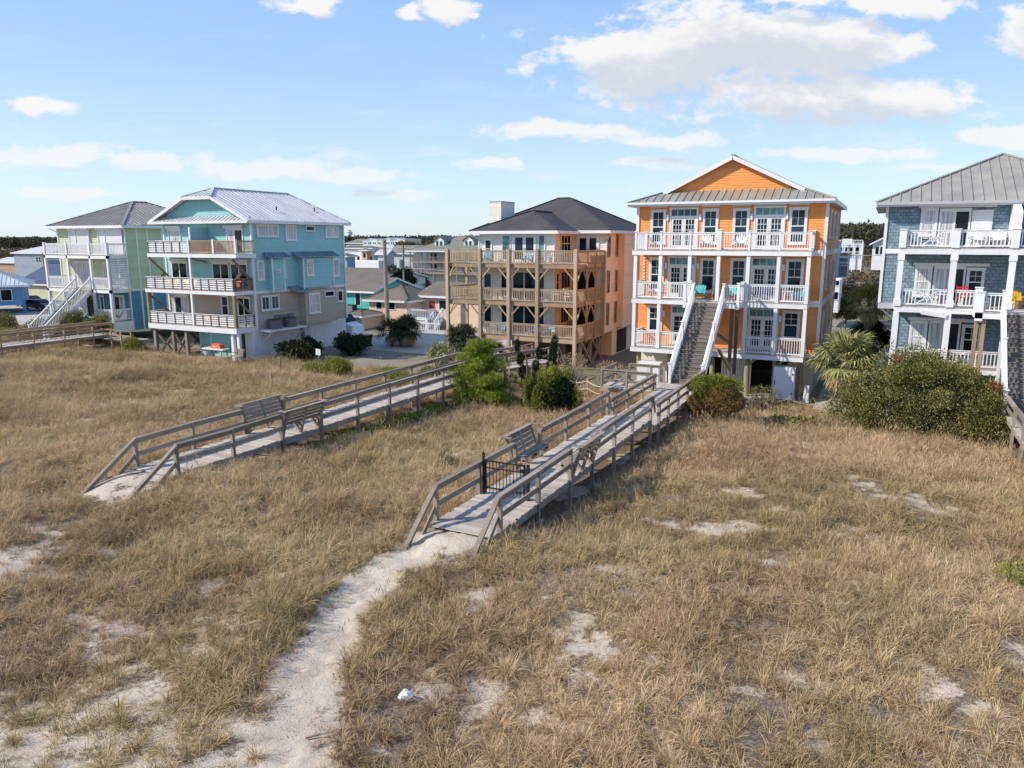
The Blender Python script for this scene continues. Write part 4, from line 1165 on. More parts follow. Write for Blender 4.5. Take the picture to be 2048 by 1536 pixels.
window(T_, TR, 2.54, 4.88, 9.55, 10.5, cols=2, rows=1, gl=CURT); window(T_, TR, 5.65, 6.9, 9.25, 10.5, rows=1, gl=CURT); window(T_, TR, 8.02, 9.2, 10.02, 10.48, rows=1, trim=.07)
window(T_, TR, 10.5, 12.25, 9.5, 10.45, cols=2, rows=1, gl=CURT); window(T_, TR, 2.33, 3.1, 6.25, 7.75, gl=CURT); window(T_, TR, 4.86, 5.5, 6.28, 7.72, gl=CURT)
window(T_, TR, 10.7, 12.15, 6.15, 7.72, cols=2, gl=CURT)
body(T_, 9.5, 10.0, 3.5, 4.75, 5.42, 7.85, TEAL, 'bump_out', 'FR'); body(T_, 9.5, 10.1, 6.9, 10.66, 5.42, 7.85, TEAL, 'bump_out', 'FR')
body(T_, 9.5, 10.1, 6.9, 10.9, 2.4, 5.2, BEIGE, 'bump_out', 'FR')
for (x, y) in ((10.0, 3.5), (10.0, 4.75), (10.1, 6.9), (10.1, 10.66)): post(T_, x, y, 5.3, 7.9, .09, name='corner_trim')
for (y0, y1, z, d) in ((3.0, 5.4, 7.95, .75), (6.2, 11.3, 7.95, .85), (5.6, 7.3, 5.2, .95)):
    p = [(9.5, y0, z + .4), (9.5, y1, z + .4), (9.5 + d, y1, z), (9.5 + d, y0, z)]; mb = MB().poly(p[::-1], .05); seams(mb, p, (1, 0), .4); mb.build('canopy', RM_BLUE, T_)
window(T_, ('R', 10.1), 7.25, 8.1, 6.4, 7.72, gl=CURT); window(T_, ('R', 10.0), 4.0, 4.3, 6.7, 7.0, rows=1, trim=.05, sill=False)
window(T_, TR, 2.55, 3.5, 3.85, 5.02, cols=2, rows=1); window(T_, TR, 3.58, 4.52, 3.85, 5.02, cols=2, rows=1); window(T_, ('R', 10.1), 7.3, 8.7, 3.25, 4.92, cols=2, gl=CURT)
window(T_, TR, 9.4 + 1.55, 11.6, 3.9, 4.95, rows=1, gl=GLD); window(T_, TR, 11.7, 12.5, 3.9, 4.95, rows=1, gl=GLD)
window(T_, ('R', 10.1), 9.3, 10.6, 4.48, 5.03, rows=1, trim=.07, sill=False)
MB().box(9.52, 9.6, 3.9, 6.1, 3.15, 3.4).box(9.58, 9.68, 4.4, 4.6, 3.1, 3.35).box(9.58, 9.68, 5.4, 5.6, 3.15, 3.4).build('electric_meter', GREYP, T_)
MB().box(9.5, 10.7, 2.2, 6.4, 2.28, 2.42).beam((9.5, 2.5, 1.3), (10.6, 2.5, 2.28), .1, .1).beam((9.5, 6.2, 1.3), (10.6, 6.2, 2.28), .1, .1).build('equipment_shelf', WHITE2, T_)
for i, (y0, y1) in enumerate(((2.7, 3.9), (4.4, 5.7))):
    a = thing('air_conditioner', ['round-cornered grey air conditioner on the side shelf of the aqua house, nearer the decks', 'grey air conditioner on the side shelf of the aqua house, beside the beige bump-out'][i], 'air conditioner', (TX + 10.1, TY + (y0 + y1) / 2, 2.42), 0, 'air conditioners on the shelf')
    mb = MB()
    for k in range(9): mb.tube([(0, 0, .04 + k * .075), (0, 0, .085 + k * .075)], .5, 18)
    mb.tube([(0, 0, .03), (0, 0, .72)], .46, 18); mb.build('housing', GREYP, a); MB().tube([(0, 0, .72), (0, 0, .76)], .5, 18).build('fan_grille', BLACKM, a)
xl, xr, yf_, yb, z0 = -.9, 9.95, 1.4, 13.5, 10.77; xc = 4.72; sl_ = .49; zr_ = z0 + (xr - xc) * sl_
zc_ = 12.6; xa = xl + (zc_ - z0) / (zr_ - z0) * (xc - xl); xb = xr - (zc_ - z0) / sl_; ya = yf_ - .1
A, B = (xl, ya, z0), (xr, ya, z0); Ca, Cb = (xa, ya, zc_), (xb, ya, zc_); RF_ = (xc, ya + 1.75, zr_); RB_ = (xc, 11.4, zr_); C_ = (xr, yb, z0); D_ = (xl, yb, z0)
o = roof(T_, [[B, C_, RB_, RF_, Cb], [D_, A, Ca, RF_, RB_], [Ca, Cb, RF_], [C_, D_, RB_]], RM_GREY, .08, [(1, 0), (1, 0), (0, 1), (0, 1)], [(A, Ca), (Ca, Cb), (Cb, B), (B, C_), (D_, A)], ridge=[(RF_, RB_), (RB_, C_), (Ca, RF_), (Cb, RF_)])
p = [(xl, ya - .05, z0 - .05), (xr, ya - .05, z0 - .05), (xr - .55, 2.02, z0 + .36), (xl + .55, 2.02, z0 + .36)]
mb = MB().poly(p, .06); seams(mb, p, (0, 1), .42); mb.build('pent_roof', RM_WHT, T_)
MB().beam((xl, ya - .06, z0 - .14), (xr, ya - .06, z0 - .14), .06, .16).build('gutter', WHITE2, T_)
mb = MB(); y = 2.0
mb.add([(xl + .3, y, z0), (xr - .3, y, z0), (xb - .05, y, zc_ - .12), (xa + .05, y, zc_ - .12), (xl + .3, y + .1, z0), (xr - .3, y + .1, z0), (xb - .05, y + .1, zc_ - .12), (xa + .05, y + .1, zc_ - .12)], [(0, 1, 2, 3), (7, 6, 5, 4), (0, 4, 5, 1), (1, 5, 6, 2), (3, 2, 6, 7), (0, 3, 7, 4)])
z = z0 + .3
while z < zc_ - .3:
    f = lambda q: (q - z0) / (zc_ - .12 - z0)
    A_ = lambda q: (xl + .3 + (xa + .05 - xl - .3) * f(q), xr - .3 - (xr - .3 - xb + .05) * f(q))
    a0, a1 = A_(z); b0, b1 = A_(z + .17); mb.add([(a0, y - .022, z), (a1, y - .022, z), (b1, y - .002, z + .17), (b0, y - .002, z + .17)], [(0, 1, 2, 3)]); z += .17
mb.build('gable_wall', TEAL, T_)
MB().box(xl + .05, xr - .05, 2.0, yb - .05, z0 - .16, z0 - .1).build('soffit', WHITE2, o)
for (x, y) in ((8.2, 6.2), (8.0, 11.0)): MB().tube([(x, y, z0 + (xr - x) * sl_), (x, y, z0 + (xr - x) * sl_ + .35)], .05, 8).build('roof_vent', BLACKM, T_)
adirondack('orange adirondack chair in front of the privacy wall on the top aqua deck', hl(T_, 6.1, 1.1, 8.31), 0, P_ORG)
patio_table('white table behind the left slatted rail of the top aqua deck', hl(T_, 1.5, .8, 8.31), 1.2, .6, P_WHT, .95)
for i, (u, z, m_, s) in enumerate(((.6, 5.51, P_YEL, 'yellow adirondack chair at the far left of the middle aqua deck'), (1.6, 5.51, P_YEL, 'yellow adirondack chair second from the left on the middle aqua deck'), (2.7, 5.51, P_YEL, 'yellow adirondack chair right of the left sliding door on the middle aqua deck'), (3.6, 5.51, P_YEL, 'bright yellow adirondack chair nearest the white column on the middle aqua deck'),
                                   (6.4, 5.51, P_RED, 'red adirondack chair before the middle aqua sliding doors'), (8.3, 5.51, P_ORG, 'orange adirondack chair at the right end of the middle aqua deck'),
                                   (6.7 - 1.9, 2.76, P_ORG, 'orange adirondack chair facing out from the beige lower deck'), (6.3, 2.76, P_ORG, 'orange adirondack chair turned sideways by the beige deck window'))):
    adirondack(s, hl(T_, u + .15, 1.0, z), R((i * 37) % 30 - 15 + (60 if i == 7 else 0)), m_)
patio_table('low orange side table between the two lower aqua deck chairs', hl(T_, 5.6, 1.2, 2.76), .5, .5, P_ORG, .5)

# =============== GREEN HOUSE ===============
GX, GY = -69.13, 42.8
G_ = thing('beach_house', 'lime green beach house with white porches and a brown-grey hip roof', 'house', (GX, GY, 0), 0, 'beachfront houses along the dune')
body(G_, .3, 9.4, 1.9, 12.5, 4.95, 10.4, GREEN, h=.2); body(G_, .32, 9.38, 1.92, 12.48, 1.4, 4.9, BLUE2, 'lower_wall', h=.2)
for y in (1.9, 3.05, 4.13, 5.67, 8, 10.5): MB().box(9.38, 9.46, y - .07, y + .07, 1.4, 10.35).build('batten', WHITE2, G_)
MB().box(9.37, 9.47, 1.98, 12.4, 4.85, 5.02).build('belt_trim', WHITE2, G_)
trims(G_, .3, 9.4, 1.9, 12.5, 1.4, 10.4, wd=.14)
deck(G_, .85, 9.5, 0, 1.9, 7.72, 8.0); deck(G_, .85, 9.5, 0, 1.9, 4.78, 5.08); deck(G_, 5.2, 9.6, 0, 1.9, 1.45, 2.3)
MB().box(7.2, 9.65, -.1, .0, 1.4, 2.35).build('fascia', WHITE2, G_)
gc = [.95, 4.05, 7.15, 9.4]
for u in gc: post(G_, u, .1, 1.2, 9.1, .2, name='column')
for a, b_ in zip(gc[:-1], gc[1:]):
    railing(G_, (a + .1, .08), (b_ - .1, .08), 8.0)
    if a != 4.05: railing(G_, (a + .1, .08), (b_ - .1, .08), 5.08)
railing(G_, (4.15, .08), (4.95, .08), 5.08)
railing(G_, (7.2, .08), (9.3, .08), 2.35)
for z in (8.0, 5.08, 2.35): railing(G_, (9.42, .2), (9.42, 1.85), z); railing(G_, (.95, .2), (.95, 1.85), z)
mb = MB()
for i in range(13): mb.beam((9.45, .2, 5.3 + i * .19), (9.45, 1.85, 5.3 + i * .19), .1, .03, (1, 0, .6))
mb.box(9.4, 9.5, .15, .22, 5.1, 7.72); mb.box(9.4, 9.5, 1.0, 1.07, 5.1, 7.72); mb.box(9.4, 9.5, 1.83, 1.9, 5.1, 7.72); mb.build('louvre_screen', WHITE, G_)
GF = ('F', 1.9)
for (a, b_) in ((2.1, 4.8), (6.1, 9.2)):
    mb = MB().fbox(GF, a, b_, .02, .12, 8.02, 10.2)
    for i in range(26): mb.fbox(GF, a + .05, b_ - .05, .12, .135, 8.06 + i * .08, 8.12 + i * .08)
    for x in (a, a + .9, b_): mb.fbox(GF, x - .05, x + .05, .1, .18, 8.02, 10.2)
    mb.fbox(GF, a - .1, b_ + .1, .02, .3, 10.15, 10.35)
    mb.build('roller_shutter', WHITE2, G_)
slider(G_, GF, 2.2, 4.6, 5.1, 7.3, (CURT, CURT)); slider(G_, GF, 6.2, 7.9, 5.1, 7.3, (CURT, CURT)); slider(G_, GF, 2.3, 4.6, 2.3, 4.4, (CURT, GLD)); window(G_, GF, 5.3, 5.9, 2.6, 4.4, rows=1); slider(G_, GF, 7.3, 8.7, 2.32, 4.4, (GLD, CURT))
hip(G_, -.4, 10.1, 1.25, 13.2, 10.55, .44, RM_BRN)
p = [(10.1, 3.0, 10.6), (10.1, 8.0, 10.6), (7.6, 7.0, 11.75), (7.6, 4.0, 11.75)]; mb = MB().poly(p, .06); seams(mb, p, (1, 0), .42); mb.build('side_roof', RM_BRN, G_)
MB().beam((9.9, 1.3, 10.4), (9.5, 1.85, 10.1), .08, .08).beam((9.5, 1.85, 10.1), (9.5, 1.85, 1.5), .08, .08, (0, 1, 0)).build('downspout', WHITE2, G_)
MB().beam((-.2, 1.3, 10.4), (.25, 1.85, 10.0), .08, .08).build('downspout', WHITE2, G_)
stairs(G_, 5.0, 6.95, 0, 5.05, -4.5, 1.25, 19)
for x, y in ((1, .3), (4, .3), (7.2, .3), (9.3, .3), (9.3, 4), (9.3, 8)): MB().tube([(x, y, 0), (x, y, 1.5)], .15, 8).build('piling', W_OLV, G_)

# =============== BLUE SHINGLE HOUSE ===============
BX, BY = .63, 43.26
B_ = thing('beach_house', 'blue shingled beach house with heavy white porch posts at the right edge', 'house', (BX, BY, 0), 0, 'beachfront houses along the dune')
MB().box(-.85, 11, 1.7, 13, 5.98, 11.15).build('wall', SHING, B_); MB().box(.1, 10.6, 1.72, 12.5, -.2, 5.98).build('lower_wall', SHING, B_)
MB().box(-.9, 11.05, 1.65, 13.05, 8.6, 8.84).build('belt_trim', WHITE2, B_); MB().box(-.9, 11.05, 1.65, 13.05, 5.7, 5.99).build('belt_trim', GREYT, B_)
trims(B_, -.85, 11, 1.7, 13, 6.0, 11.1, wd=.14); trims(B_, .1, 10.6, 1.72, 12.5, 0, 5.7, wd=.12)
for i in range(4): MB().beam((.05, 2.2 + i * 3, 5.0), (-.8, 2.2 + i * 3, 5.7), .1, .1).build('bracket', WHITE2, B_)
deck(B_, -.12, 8.5, 0, 1.7, 8.6, 8.92); deck(B_, -.12, 8.5, 0, 1.7, 5.68, 6.0); deck(B_, -.12, 8.5, 0, 1.7, 2.7, 3.0)
for u in (-.02, 2.32, 4.77, 7.2):
    post(B_, u, .1, 6.0, 8.6, .26, name='column'); post(B_, u, .1, 6.0, 6.35, .34, name='column_base'); post(B_, u, .1, 8.3, 8.58, .32, name='column_capital')
    post(B_, u, .1, 0, 5.68, .26, name='column'); post(B_, u, .1, 8.92, 9.8, .32, name='rail_post', cap=True)
def xrail(a, b_, z, xpanel):
    if not xpanel: return railing(B_, (a, .1), (b_, .1), z, .85, WHITE, .15, .05)
    c0 = a + .75; c1 = c0 + .9
    railing(B_, (a, .1), (c0, .1), z, .85, WHITE, .15, .05); railing(B_, (c1, .1), (b_, .1), z, .85, WHITE, .15, .05)
    mb = MB()
    for s in (((c0, .15), (c1, .8)), ((c0, .8), (c1, .15)), (((c0 + c1) / 2, .12), ((c0 + c1) / 2, .82)), ((c0, .47), (c1, .47))): mb.beam((s[0][0], .1, z + s[0][1]), (s[1][0], .1, z + s[1][1]), .04, .05)
    cx = (c0 + c1) / 2
    for k in range(4):
        a0 = math.pi / 2 * k; a1 = a0 + math.pi / 2; mb.beam((cx + .22 * math.cos(a0), .1, z + .47 + .18 * math.sin(a0)), (cx + .22 * math.cos(a1), .1, z + .47 + .18 * math.sin(a1)), .04, .04)
    mb.beam((c0, .1, z + .85), (c1, .1, z + .85), .1, .04); mb.beam((c0, .1, z + .12), (c1, .1, z + .12), .05, .06); mb.build('cross_panel', WHITE, B_)
for z in (8.92, 6.0, 3.0):
    xrail(.12, 2.15, z, z > 4); 
    if z != 6.0: railing(B_, (2.5, .1), (4.6, .1), z, .85, WHITE, .15, .05)
    else: railing(B_, (2.5, .1), (3.4, .1), z, .85, WHITE, .15, .05)
    if z != 6.0: railing(B_, (4.95, .1), (7.0, .1), z, .85, WHITE, .15, .05)
    railing(B_, (-.05, .25), (-.05, 1.6), z, .85, WHITE, .15, .05)
mb = MB(); mb.add([(4.62, .0, 8.92), (4.94, .0, 8.92), (4.94, 1.7, 8.92), (4.62, 1.7, 8.92), (4.62, .0, 10.6), (4.94, 0, 10.6), (4.94, 1.7, 11.3), (4.62, 1.7, 11.3)], [(0, 3, 2, 1), (4, 5, 6, 7), (0, 1, 5, 4), (1, 2, 6, 5), (2, 3, 7, 6), (3, 0, 4, 7)]); mb.build('privacy_wall', WHITE, B_)
BF2 = ('F', 1.7)
window(B_, BF2, .72, 1.5, 9.5, 10.92, grid_top_only=True, gl=CURT); slider(B_, BF2, 1.56, 2.96, 8.95, 10.78, (CURT, GLD))
mb = MB().fbox(BF2, 3.0, 3.9, .02, .1, 8.95, 10.78)
for i in range(22): mb.fbox(BF2, 3.08, 3.84, .1, .112, 9.0 + i * .08, 9.06 + i * .08)
mb.build('roller_shutter', WHITE, B_)
window(B_, BF2, .72, 1.5, 6.4, 7.95, grid_top_only=True, gl=CURT); slider(B_, BF2, 1.58, 3.0, 6.03, 7.9, (CURT, GLD)); window(B_, BF2, 3.05, 3.85, 6.5, 7.9, grid_top_only=True)
window(B_, BF2, .72, 1.55, 3.5, 5.1, grid_top_only=True, gl=CURT); slider(B_, BF2, 1.62, 3.05, 3.03, 5.1, (CURT, GLD)); window(B_, BF2, 3.12, 4.0, 3.5, 5.0, gl=GLD, grid_top_only=True)
MB().fbox(BF2, .6, 4.0, .02, .12, 10.92, 11.1).fbox(BF2, .6, 4.0, .02, .12, 7.98, 8.14).fbox(BF2, .6, 4.1, .02, .12, 5.14, 5.3).build('door_header', WHITE2, B_)
hip(B_, -1.4, 10.5, 1.05, 13.0, 11.22, .455, RM_TAUPE)
MB().beam((-1.4, .98, 11.14), (10.5, .98, 11.14), .12, .13).build('gutter', GREYT, B_)
deck(B_, 3.35, 7.2, -1.35, -.03, 5.62, 5.92, WHITE, 'stair_landing')
post(B_, 3.5, -.2, 5.9, 7.0, .3, name='newel_post', cap=True); post(B_, 3.5, -1.2, 5.5, 6.85, .3, name='newel_post', cap=True)
railing(B_, (3.5, -.3), (3.5, -1.1), 5.92); railing(B_, (3.65, -1.25), (4.35, -1.25), 5.92, .9, WHITE, .14)
post(B_, 3.45, -1.15, .5, 5.6, .16, W_BRN, 'timber_post'); post(B_, 3.75, -1.15, .5, 5.6, .16, W_BRN, 'timber_post')
stairs(B_, 4.42, 6.4, -1.35, 5.9, -5.5, 1.9, 20)
MB().beam((1.1, -.06, 5.72), (2.25, -.08, 5.55), .05, .2).build('loose_fascia', WHITE2, B_, 'fascia board hanging loose and askew')
adirondack('yellow adirondack chair on the blue shingled porch above the stairs', hl(B_, 5.3, 1.0, 6.01), R(20), P_YEL)
adirondack('white slatted chair on the top porch of the blue house by the closed shutter', hl(B_, 3.3, .9, 8.93), R(10), P_WHT)
adirondack('white slatted chair on the top porch of the blue house before its end post', hl(B_, 4.1, .9, 8.93), R(-10), P_WHT)
dining_chair('chair with red cushion behind the stair-side rail of the blue house', hl(B_, 2.9, .9, 6.01), R(0), P_RED)
patio_table('white side table behind the cross-panelled middle rail of the blue house', hl(B_, 2.0, .7, 6.01), .6, .5, P_WHT, .6)
# ---------------- boardwalks ----------------
def boards(root, x0, x1, y0, y1, z, seed=0, along='y'):
    r = random.Random(seed); mb = MB(); y = y0
    while y < y1 - .02:
        dz = r.uniform(-.009, .009); e = r.uniform(-.035, .035)
        mb.box(x0 + e, x1 + e, y, min(y + .132, y1), z - .035 + dz, z + dz); y += .142
    return mb.build('deck_boards', W_DECK, root)


def gz(x, y): return float(height(x, y))


def bay_rail(root, x, y0, y1, z, posts, mat_=W_GREY, h=.95, low=True, zpost=None):
    r = random.Random(int(x * 10 + y0)); cut = sorted(set([y0, y1] + [p for p in posts if y0 + .5 < p < y1 - .5])); j = [r.uniform(-.018, .018) for _ in cut]; k = [r.uniform(-.012, .012) for _ in cut]
    hm = MB(); lm = MB()
    for i in range(len(cut) - 1):
        a, b_ = cut[i] + .004, cut[i + 1] - .004; ja, jb, ka, kb = j[i], j[i + 1], k[i], k[i + 1]; e = r.uniform(-.008, .008)
        hm.beam((x + ka, a, z + h + ja + e), (x + kb, b_, z + h + jb + e), .15, .045).beam((x + ka, a, z + h - .09 + ja), (x + kb, b_, z + h - .09 + jb), .04, .15)
        lm.beam((x + ka, a, z + .42 + ja), (x + kb, b_, z + .42 + jb + e), .04, .15)
    o = hm.build('handrail', mat_, root)
    if low: lm.build('lower_rail', mat_, root)
    for y in posts: q = r.uniform(-.025, .025); MB().beam((x + q, y + r.uniform(-.02, .02), gz(x, y) - .3), (x, y, z + h - .03), .11, .11, (0, 1, 0)).build('post', mat_, root)


def bench(root, x, y0, y1, z, side):
    """built-in bench whose back leans out over the rail; side +1: back to +x"""
    s = side; L = y1 - y0
    b = MB()
    for k in range(3): b.beam((x - s * (.38 - k * .14), y0 + .05, z + .46), (x - s * (.38 - k * .14), y1 - .05, z + .46), .12, .035)
    o = b.build('bench_seat', W_GREY, root)
    bk = MB()
    for k in range(4):
        t = .10 + k * .14; bk.beam((x + s * (.02 + t * .42), y0, z + .46 + t), (x + s * (.02 + t * .42), y1, z + .46 + t), .03, .115, (s * .4, 0, 1))
    bk.beam((x + s * .30, y0 - .05, z + 1.08), (x + s * .30, y1 + .05, z + 1.08), .16, .04)
    bk.build('backrest', W_GREY, o)
    for y in (y0 + .06, (y0 + y1) / 2, y1 - .06):
        MB().beam((x - s * .06, y, z + .0), (x + s * .27, y, z + 1.06), .09, .09, (0, 1, 0)).beam((x - s * .42, y, z + .40), (x + s * .02, y, z + .40), .05, .12).beam((x - s * .40, y, z + .38), (x - s * .06, y, z + .05), .05, .10).build('bench_bracket', W_GREY, o)
    MB().box(min(x, x + s * .38), max(x, x + s * .38), y0 - .14, y0 - .02, z + 1.06, z + 1.1).build('cap_board', W_GREY, o)
    MB().box(min(x, x + s * .38), max(x, x + s * .38), y1 + .02, y1 + .14, z + 1.06, z + 1.1).build('cap_board', W_GREY, o)


def sub(root, x0, x1, y0, y1, z):
    MB().box(x0 + .02, x0 + .06, y0, y1, z - .24, z - .04).box(x1 - .06, x1 - .02, y0, y1, z - .24, z - .04).build('joist', W_GREY, root)


def ramp_rails(root, xs, y0, z, dy, dz):
    for x in xs:
        o = MB().beam((x, y0, z + .95), (x, y0 - dy, z + .95 - dz), .13, .045).beam((x, y0, z + .87), (x, y0 - dy, z + .87 - dz), .04, .12).build('handrail', W_GREY, root, 'sloping end handrail')
        MB().beam((x, y0, z + .42), (x, y0 - dy * .62, z + .42 - dz * .7), .04, .13).build('lower_rail', W_GREY, root)


# A: the near boardwalk, to the orange house
A_ = thing('boardwalk', 'nearest weathered boardwalk with black iron gate, rising from the sand path to the orange house', 'boardwalk', (0, 0, 0), 0, 'timber beach walkways')
boards(A_, -10.0, -8.15, 15.45, 29.35, 2.1, 1); boards(A_, -10.0, -8.0, 29.35, 38.85, 1.82, 2)
MB().box(-9.98, -8.1, 29.3, 29.345, 1.8, 2.06).build('step_riser', W_GREY, A_)
sub(A_, -10.0, -8.15, 15.6, 29.3, 2.1); sub(A_, -10.0, -8.0, 29.4, 38.8, 1.82)
pl = [15.8, 18.13, 20.5, 22.4, 24.7, 27.05, 29.3]
bay_rail(A_, -10.02, 15.8, 20.45, 2.1, pl[:3]); bay_rail(A_, -10.02, 22.45, 29.4, 2.1, pl[3:])
bay_rail(A_, -8.17, 15.8, 20.55, 2.1, [15.84, 18.18, 20.55]); bay_rail(A_, -8.17, 22.5, 29.35, 2.1, [22.5, 24.73, 26.87, 29.3])
bench(A_, -10.1, 20.5, 22.4, 2.1, -1); bench(A_, -8.1, 20.6, 22.45, 2.1, 1)
bay_rail(A_, -10.02, 29.7, 36.6, 1.8, [30, 32, 34.3, 36.6], h=.9); bay_rail(A_, -8.0, 29.7, 38.6, 1.8, [30, 31.5, 33.2, 35, 36.8, 38.5], h=.9)
for x in (-10.02, -8.1): MB().beam((x, 29.35, 3.05), (x, 29.75, 2.3), .05, .14).build('rail_return', W_GREY, A_)
ramp_rails(A_, (-10.04, -8.2), 15.85, 2.1, 1.55, 1.25)
gt = MB()
for i in range(12): x = -9.82 + i * .108; gt.box(x - .009, x + .009, 18.2, 18.218, 2.16, 3.12)
gt.box(-9.86, -8.6, 18.195, 18.223, 2.28, 2.32).box(-9.86, -8.6, 18.195, 18.223, 3.08, 3.12).box(-9.86, -8.6, 18.195, 18.223, 2.88, 2.91)
gt.box(-9.87, -9.83, 18.19, 18.23, 2.15, 3.13).box(-8.62, -8.58, 18.19, 18.23, 2.15, 3.13)
g_ = gt.build('gate', BLACKM, A_, 'black iron picket gate')
MB().box(-9.94, -9.88, 18.18, 18.24, 2.1, 3.32).tube([(-9.91, 18.21, 3.3), (-9.91, 18.21, 3.42)], [.02, .005], 6).box(-8.54, -8.46, 18.17, 18.25, 2.1, 3.15).build('gate_post', BLACKM, g_)
MB().box(-8.72, -8.58, 18.16, 18.2, 2.92, 3.0).box(-9.9, -9.86, 18.17, 18.2, 2.95, 3.05).build('latch', BLACKM, g_)
# side platform
P2 = thing('deck_platform', 'low timber platform with rails beside the foot of the orange house stairs', 'platform', (0, 0, 0))
pb = MB(); y = 36.5
while y < 39.0: pb.box(-12.9, -10.05, y, y + .132, 1.765, 1.80); y += .142
pb.build('deck_boards', W_DECK, P2)
MB().box(-12.9, -10.05, 36.48, 36.52, 1.55, 1.76).box(-12.92, -12.88, 36.5, 39.0, 1.55, 1.76).build('joist', W_BRN, P2)
for (a, b_) in (((-12.85, 36.55), (-10.15, 36.55)), ((-12.85, 36.55), (-12.85, 38.9)), ((-12.1, 38.95), (-10.2, 38.95))):
    MB().beam((*a, 2.7), (*b_, 2.7), .13, .045).beam((*a, 2.62), (*b_, 2.62), .04, .12).build('handrail', W_GREY, P2); MB().beam((*a, 2.15), (*b_, 2.15), .04, .12).build('lower_rail', W_GREY, P2)
for (x, y) in ((-12.85, 36.55), (-11.5, 36.55), (-10.15, 36.55), (-12.85, 38.9), (-12.1, 38.95), (-10.9, 38.95), (-10.2, 38.95)): MB().box(x - .055, x + .055, y - .055, y + .055, gz(x, y) - .3, 2.68).build('post', W_GREY, P2)

# B: the second boardwalk
Bw = thing('boardwalk', 'long grey boardwalk crossing the left dune to the timber-decked house, benches partway', 'boardwalk', (0, 0, 0), 0, 'timber beach walkways')
x0, x1 = -21.42, -19.55
boards(Bw, x0, x1, 15.5, 36.5, 2.04, 3); sub(Bw, x0, x1, 15.6, 36.5, 2.04)
bp_ = [15.7, 18.0, 20.35, 22.5, 24.8, 27.1, 29.4, 31.7, 34.0, 36.3]
for x, s in ((x0 - .02, -1), (x1 + .02, 1)):
    bay_rail(Bw, x, 15.7, 20.3, 2.04, bp_[:3]); bay_rail(Bw, x, 22.6, 36.5, 2.04, bp_[3:]); bench(Bw, x - s * .06, 20.4, 22.5, 2.04, s)
ramp_rails(Bw, (x0 - .02, x1 + .02), 15.75, 2.04, 2.3, 1.5)
# the far stretch steps down toward the house
mb = MB(); y = 36.5
while y < 46.5: z = 2.04 - .8 * (y - 36.5) / 10; mb.box(x0, x1, y, y + .132, z - .035, z); y += .142
mb.build('deck_boards', W_DECK, Bw)
for x in (x0 - .02, x1 + .02):
    MB().beam((x, 36.5, 2.99), (x, 44.5, 2.35), .13, .045).beam((x, 36.5, 2.9), (x, 44.5, 2.26), .04, .12).beam((x, 44.5, 2.35), (x, 46.5, 2.3), .13, .045).beam((x, 46.5, 2.3), (x, 47.4, 1.3), .1, .12).build('handrail', W_GREY, Bw)
    MB().beam((x, 36.5, 2.46), (x, 46.5, 1.7), .04, .13).build('lower_rail', W_GREY, Bw)
    for y in (38.6, 40.9, 43.0, 45, 46.5): MB().box(x - .055, x + .055, y - .055, y + .055, gz(x, y) - .3, 2.98 - .8 * (y - 36.5) / 10).build('post', W_GREY, Bw)

# C: boardwalk at the left, for the green house
Cw = thing('boardwalk', 'brown-railed boardwalk entering at the left below the green house', 'boardwalk', (0, 0, 0), 0, 'timber beach walkways')
boards(Cw, -59.3, -57.45, 22, 41.5, 1.62, 4); sub(Cw, -59.3, -57.45, 22, 41.5, 1.62)
pc = [22.5 + 2.4 * i for i in range(8)]
for x in (-59.32, -57.43): bay_rail(Cw, x, 22, 41, 1.62, pc, W_BRN)
boards(Cw, -57.4, -53.6, 40.0, 41.5, 1.35, 5)
MB().beam((-57.4, 40.0, 2.15), (-53.8, 40.0, 2.1), .12, .045).beam((-57.4, 40.0, 1.75), (-53.8, 40.0, 1.7), .04, .12).build('handrail', W_BRN, Cw)
for x in (-56.2, -55, -53.8): MB().box(x - .055, x + .055, 39.95, 40.05, .7, 2.14).build('post', W_BRN, Cw)
C2 = thing('boardwalk', 'pale topped walkway rail glimpsed behind the low junipers at far left', 'boardwalk', (0, 0, 0), 0, 'timber beach walkways')
boards(C2, -72.5, -70.7, 24, 39, 1.6, 6)
for x in (-72.5, -70.7): bay_rail(C2, x, 24, 39, 1.6, [26, 28.5, 31, 33.5, 36, 38.5])

# D: boardwalk at the right edge for the blue house
Dw = thing('boardwalk', 'bleached boardwalk leaving the foot of the blue house stairs at the right edge', 'boardwalk', (0, 0, 0), 0, 'timber beach walkways')
boards(Dw, 5.1, 7.0, 16, 37.8, 1.88, 7); sub(Dw, 5.1, 7.0, 16, 37.8, 1.88); ramp_rails(Dw, (5.1, 7.0), 16.1, 1.85, 1.6, 1.2)
for x in (5.1, 7.0): bay_rail(Dw, x, 16, 38.2, 1.85, [16.2, 18.6, 21, 23.5, 26, 28.3, 30.6, 32.9, 35.2, 37.9], h=.88)

# ---------------- rope fences ----------------
def rope_fence(label, pts, drop=.28, h=1.05, m_=W_BRN):
    t = thing('rope_fence', label, 'rope fence', (0, 0, 0), 0, 'rope fences around the yards')
    for (x, y) in pts: g0 = gz(x, y); MB().box(x - .06, x + .06, y - .06, y + .06, g0 - .3, g0 + h).build('post', m_, t)
    for a, b_ in zip(pts[:-1], pts[1:]):
        for zz in (.92, .5):
            ps = []
            for k in range(9):
                f = k / 8; x = a[0] + (b_[0] - a[0]) * f; y = a[1] + (b_[1] - a[1]) * f
                z = (gz(*a) * (1 - f) + gz(*b_) * f) + zz - drop * 4 * f * (1 - f); ps.append((x, y - .07, z))
            MB().tube(ps, .022, 6).build('rope', ROPE, t)
    return t


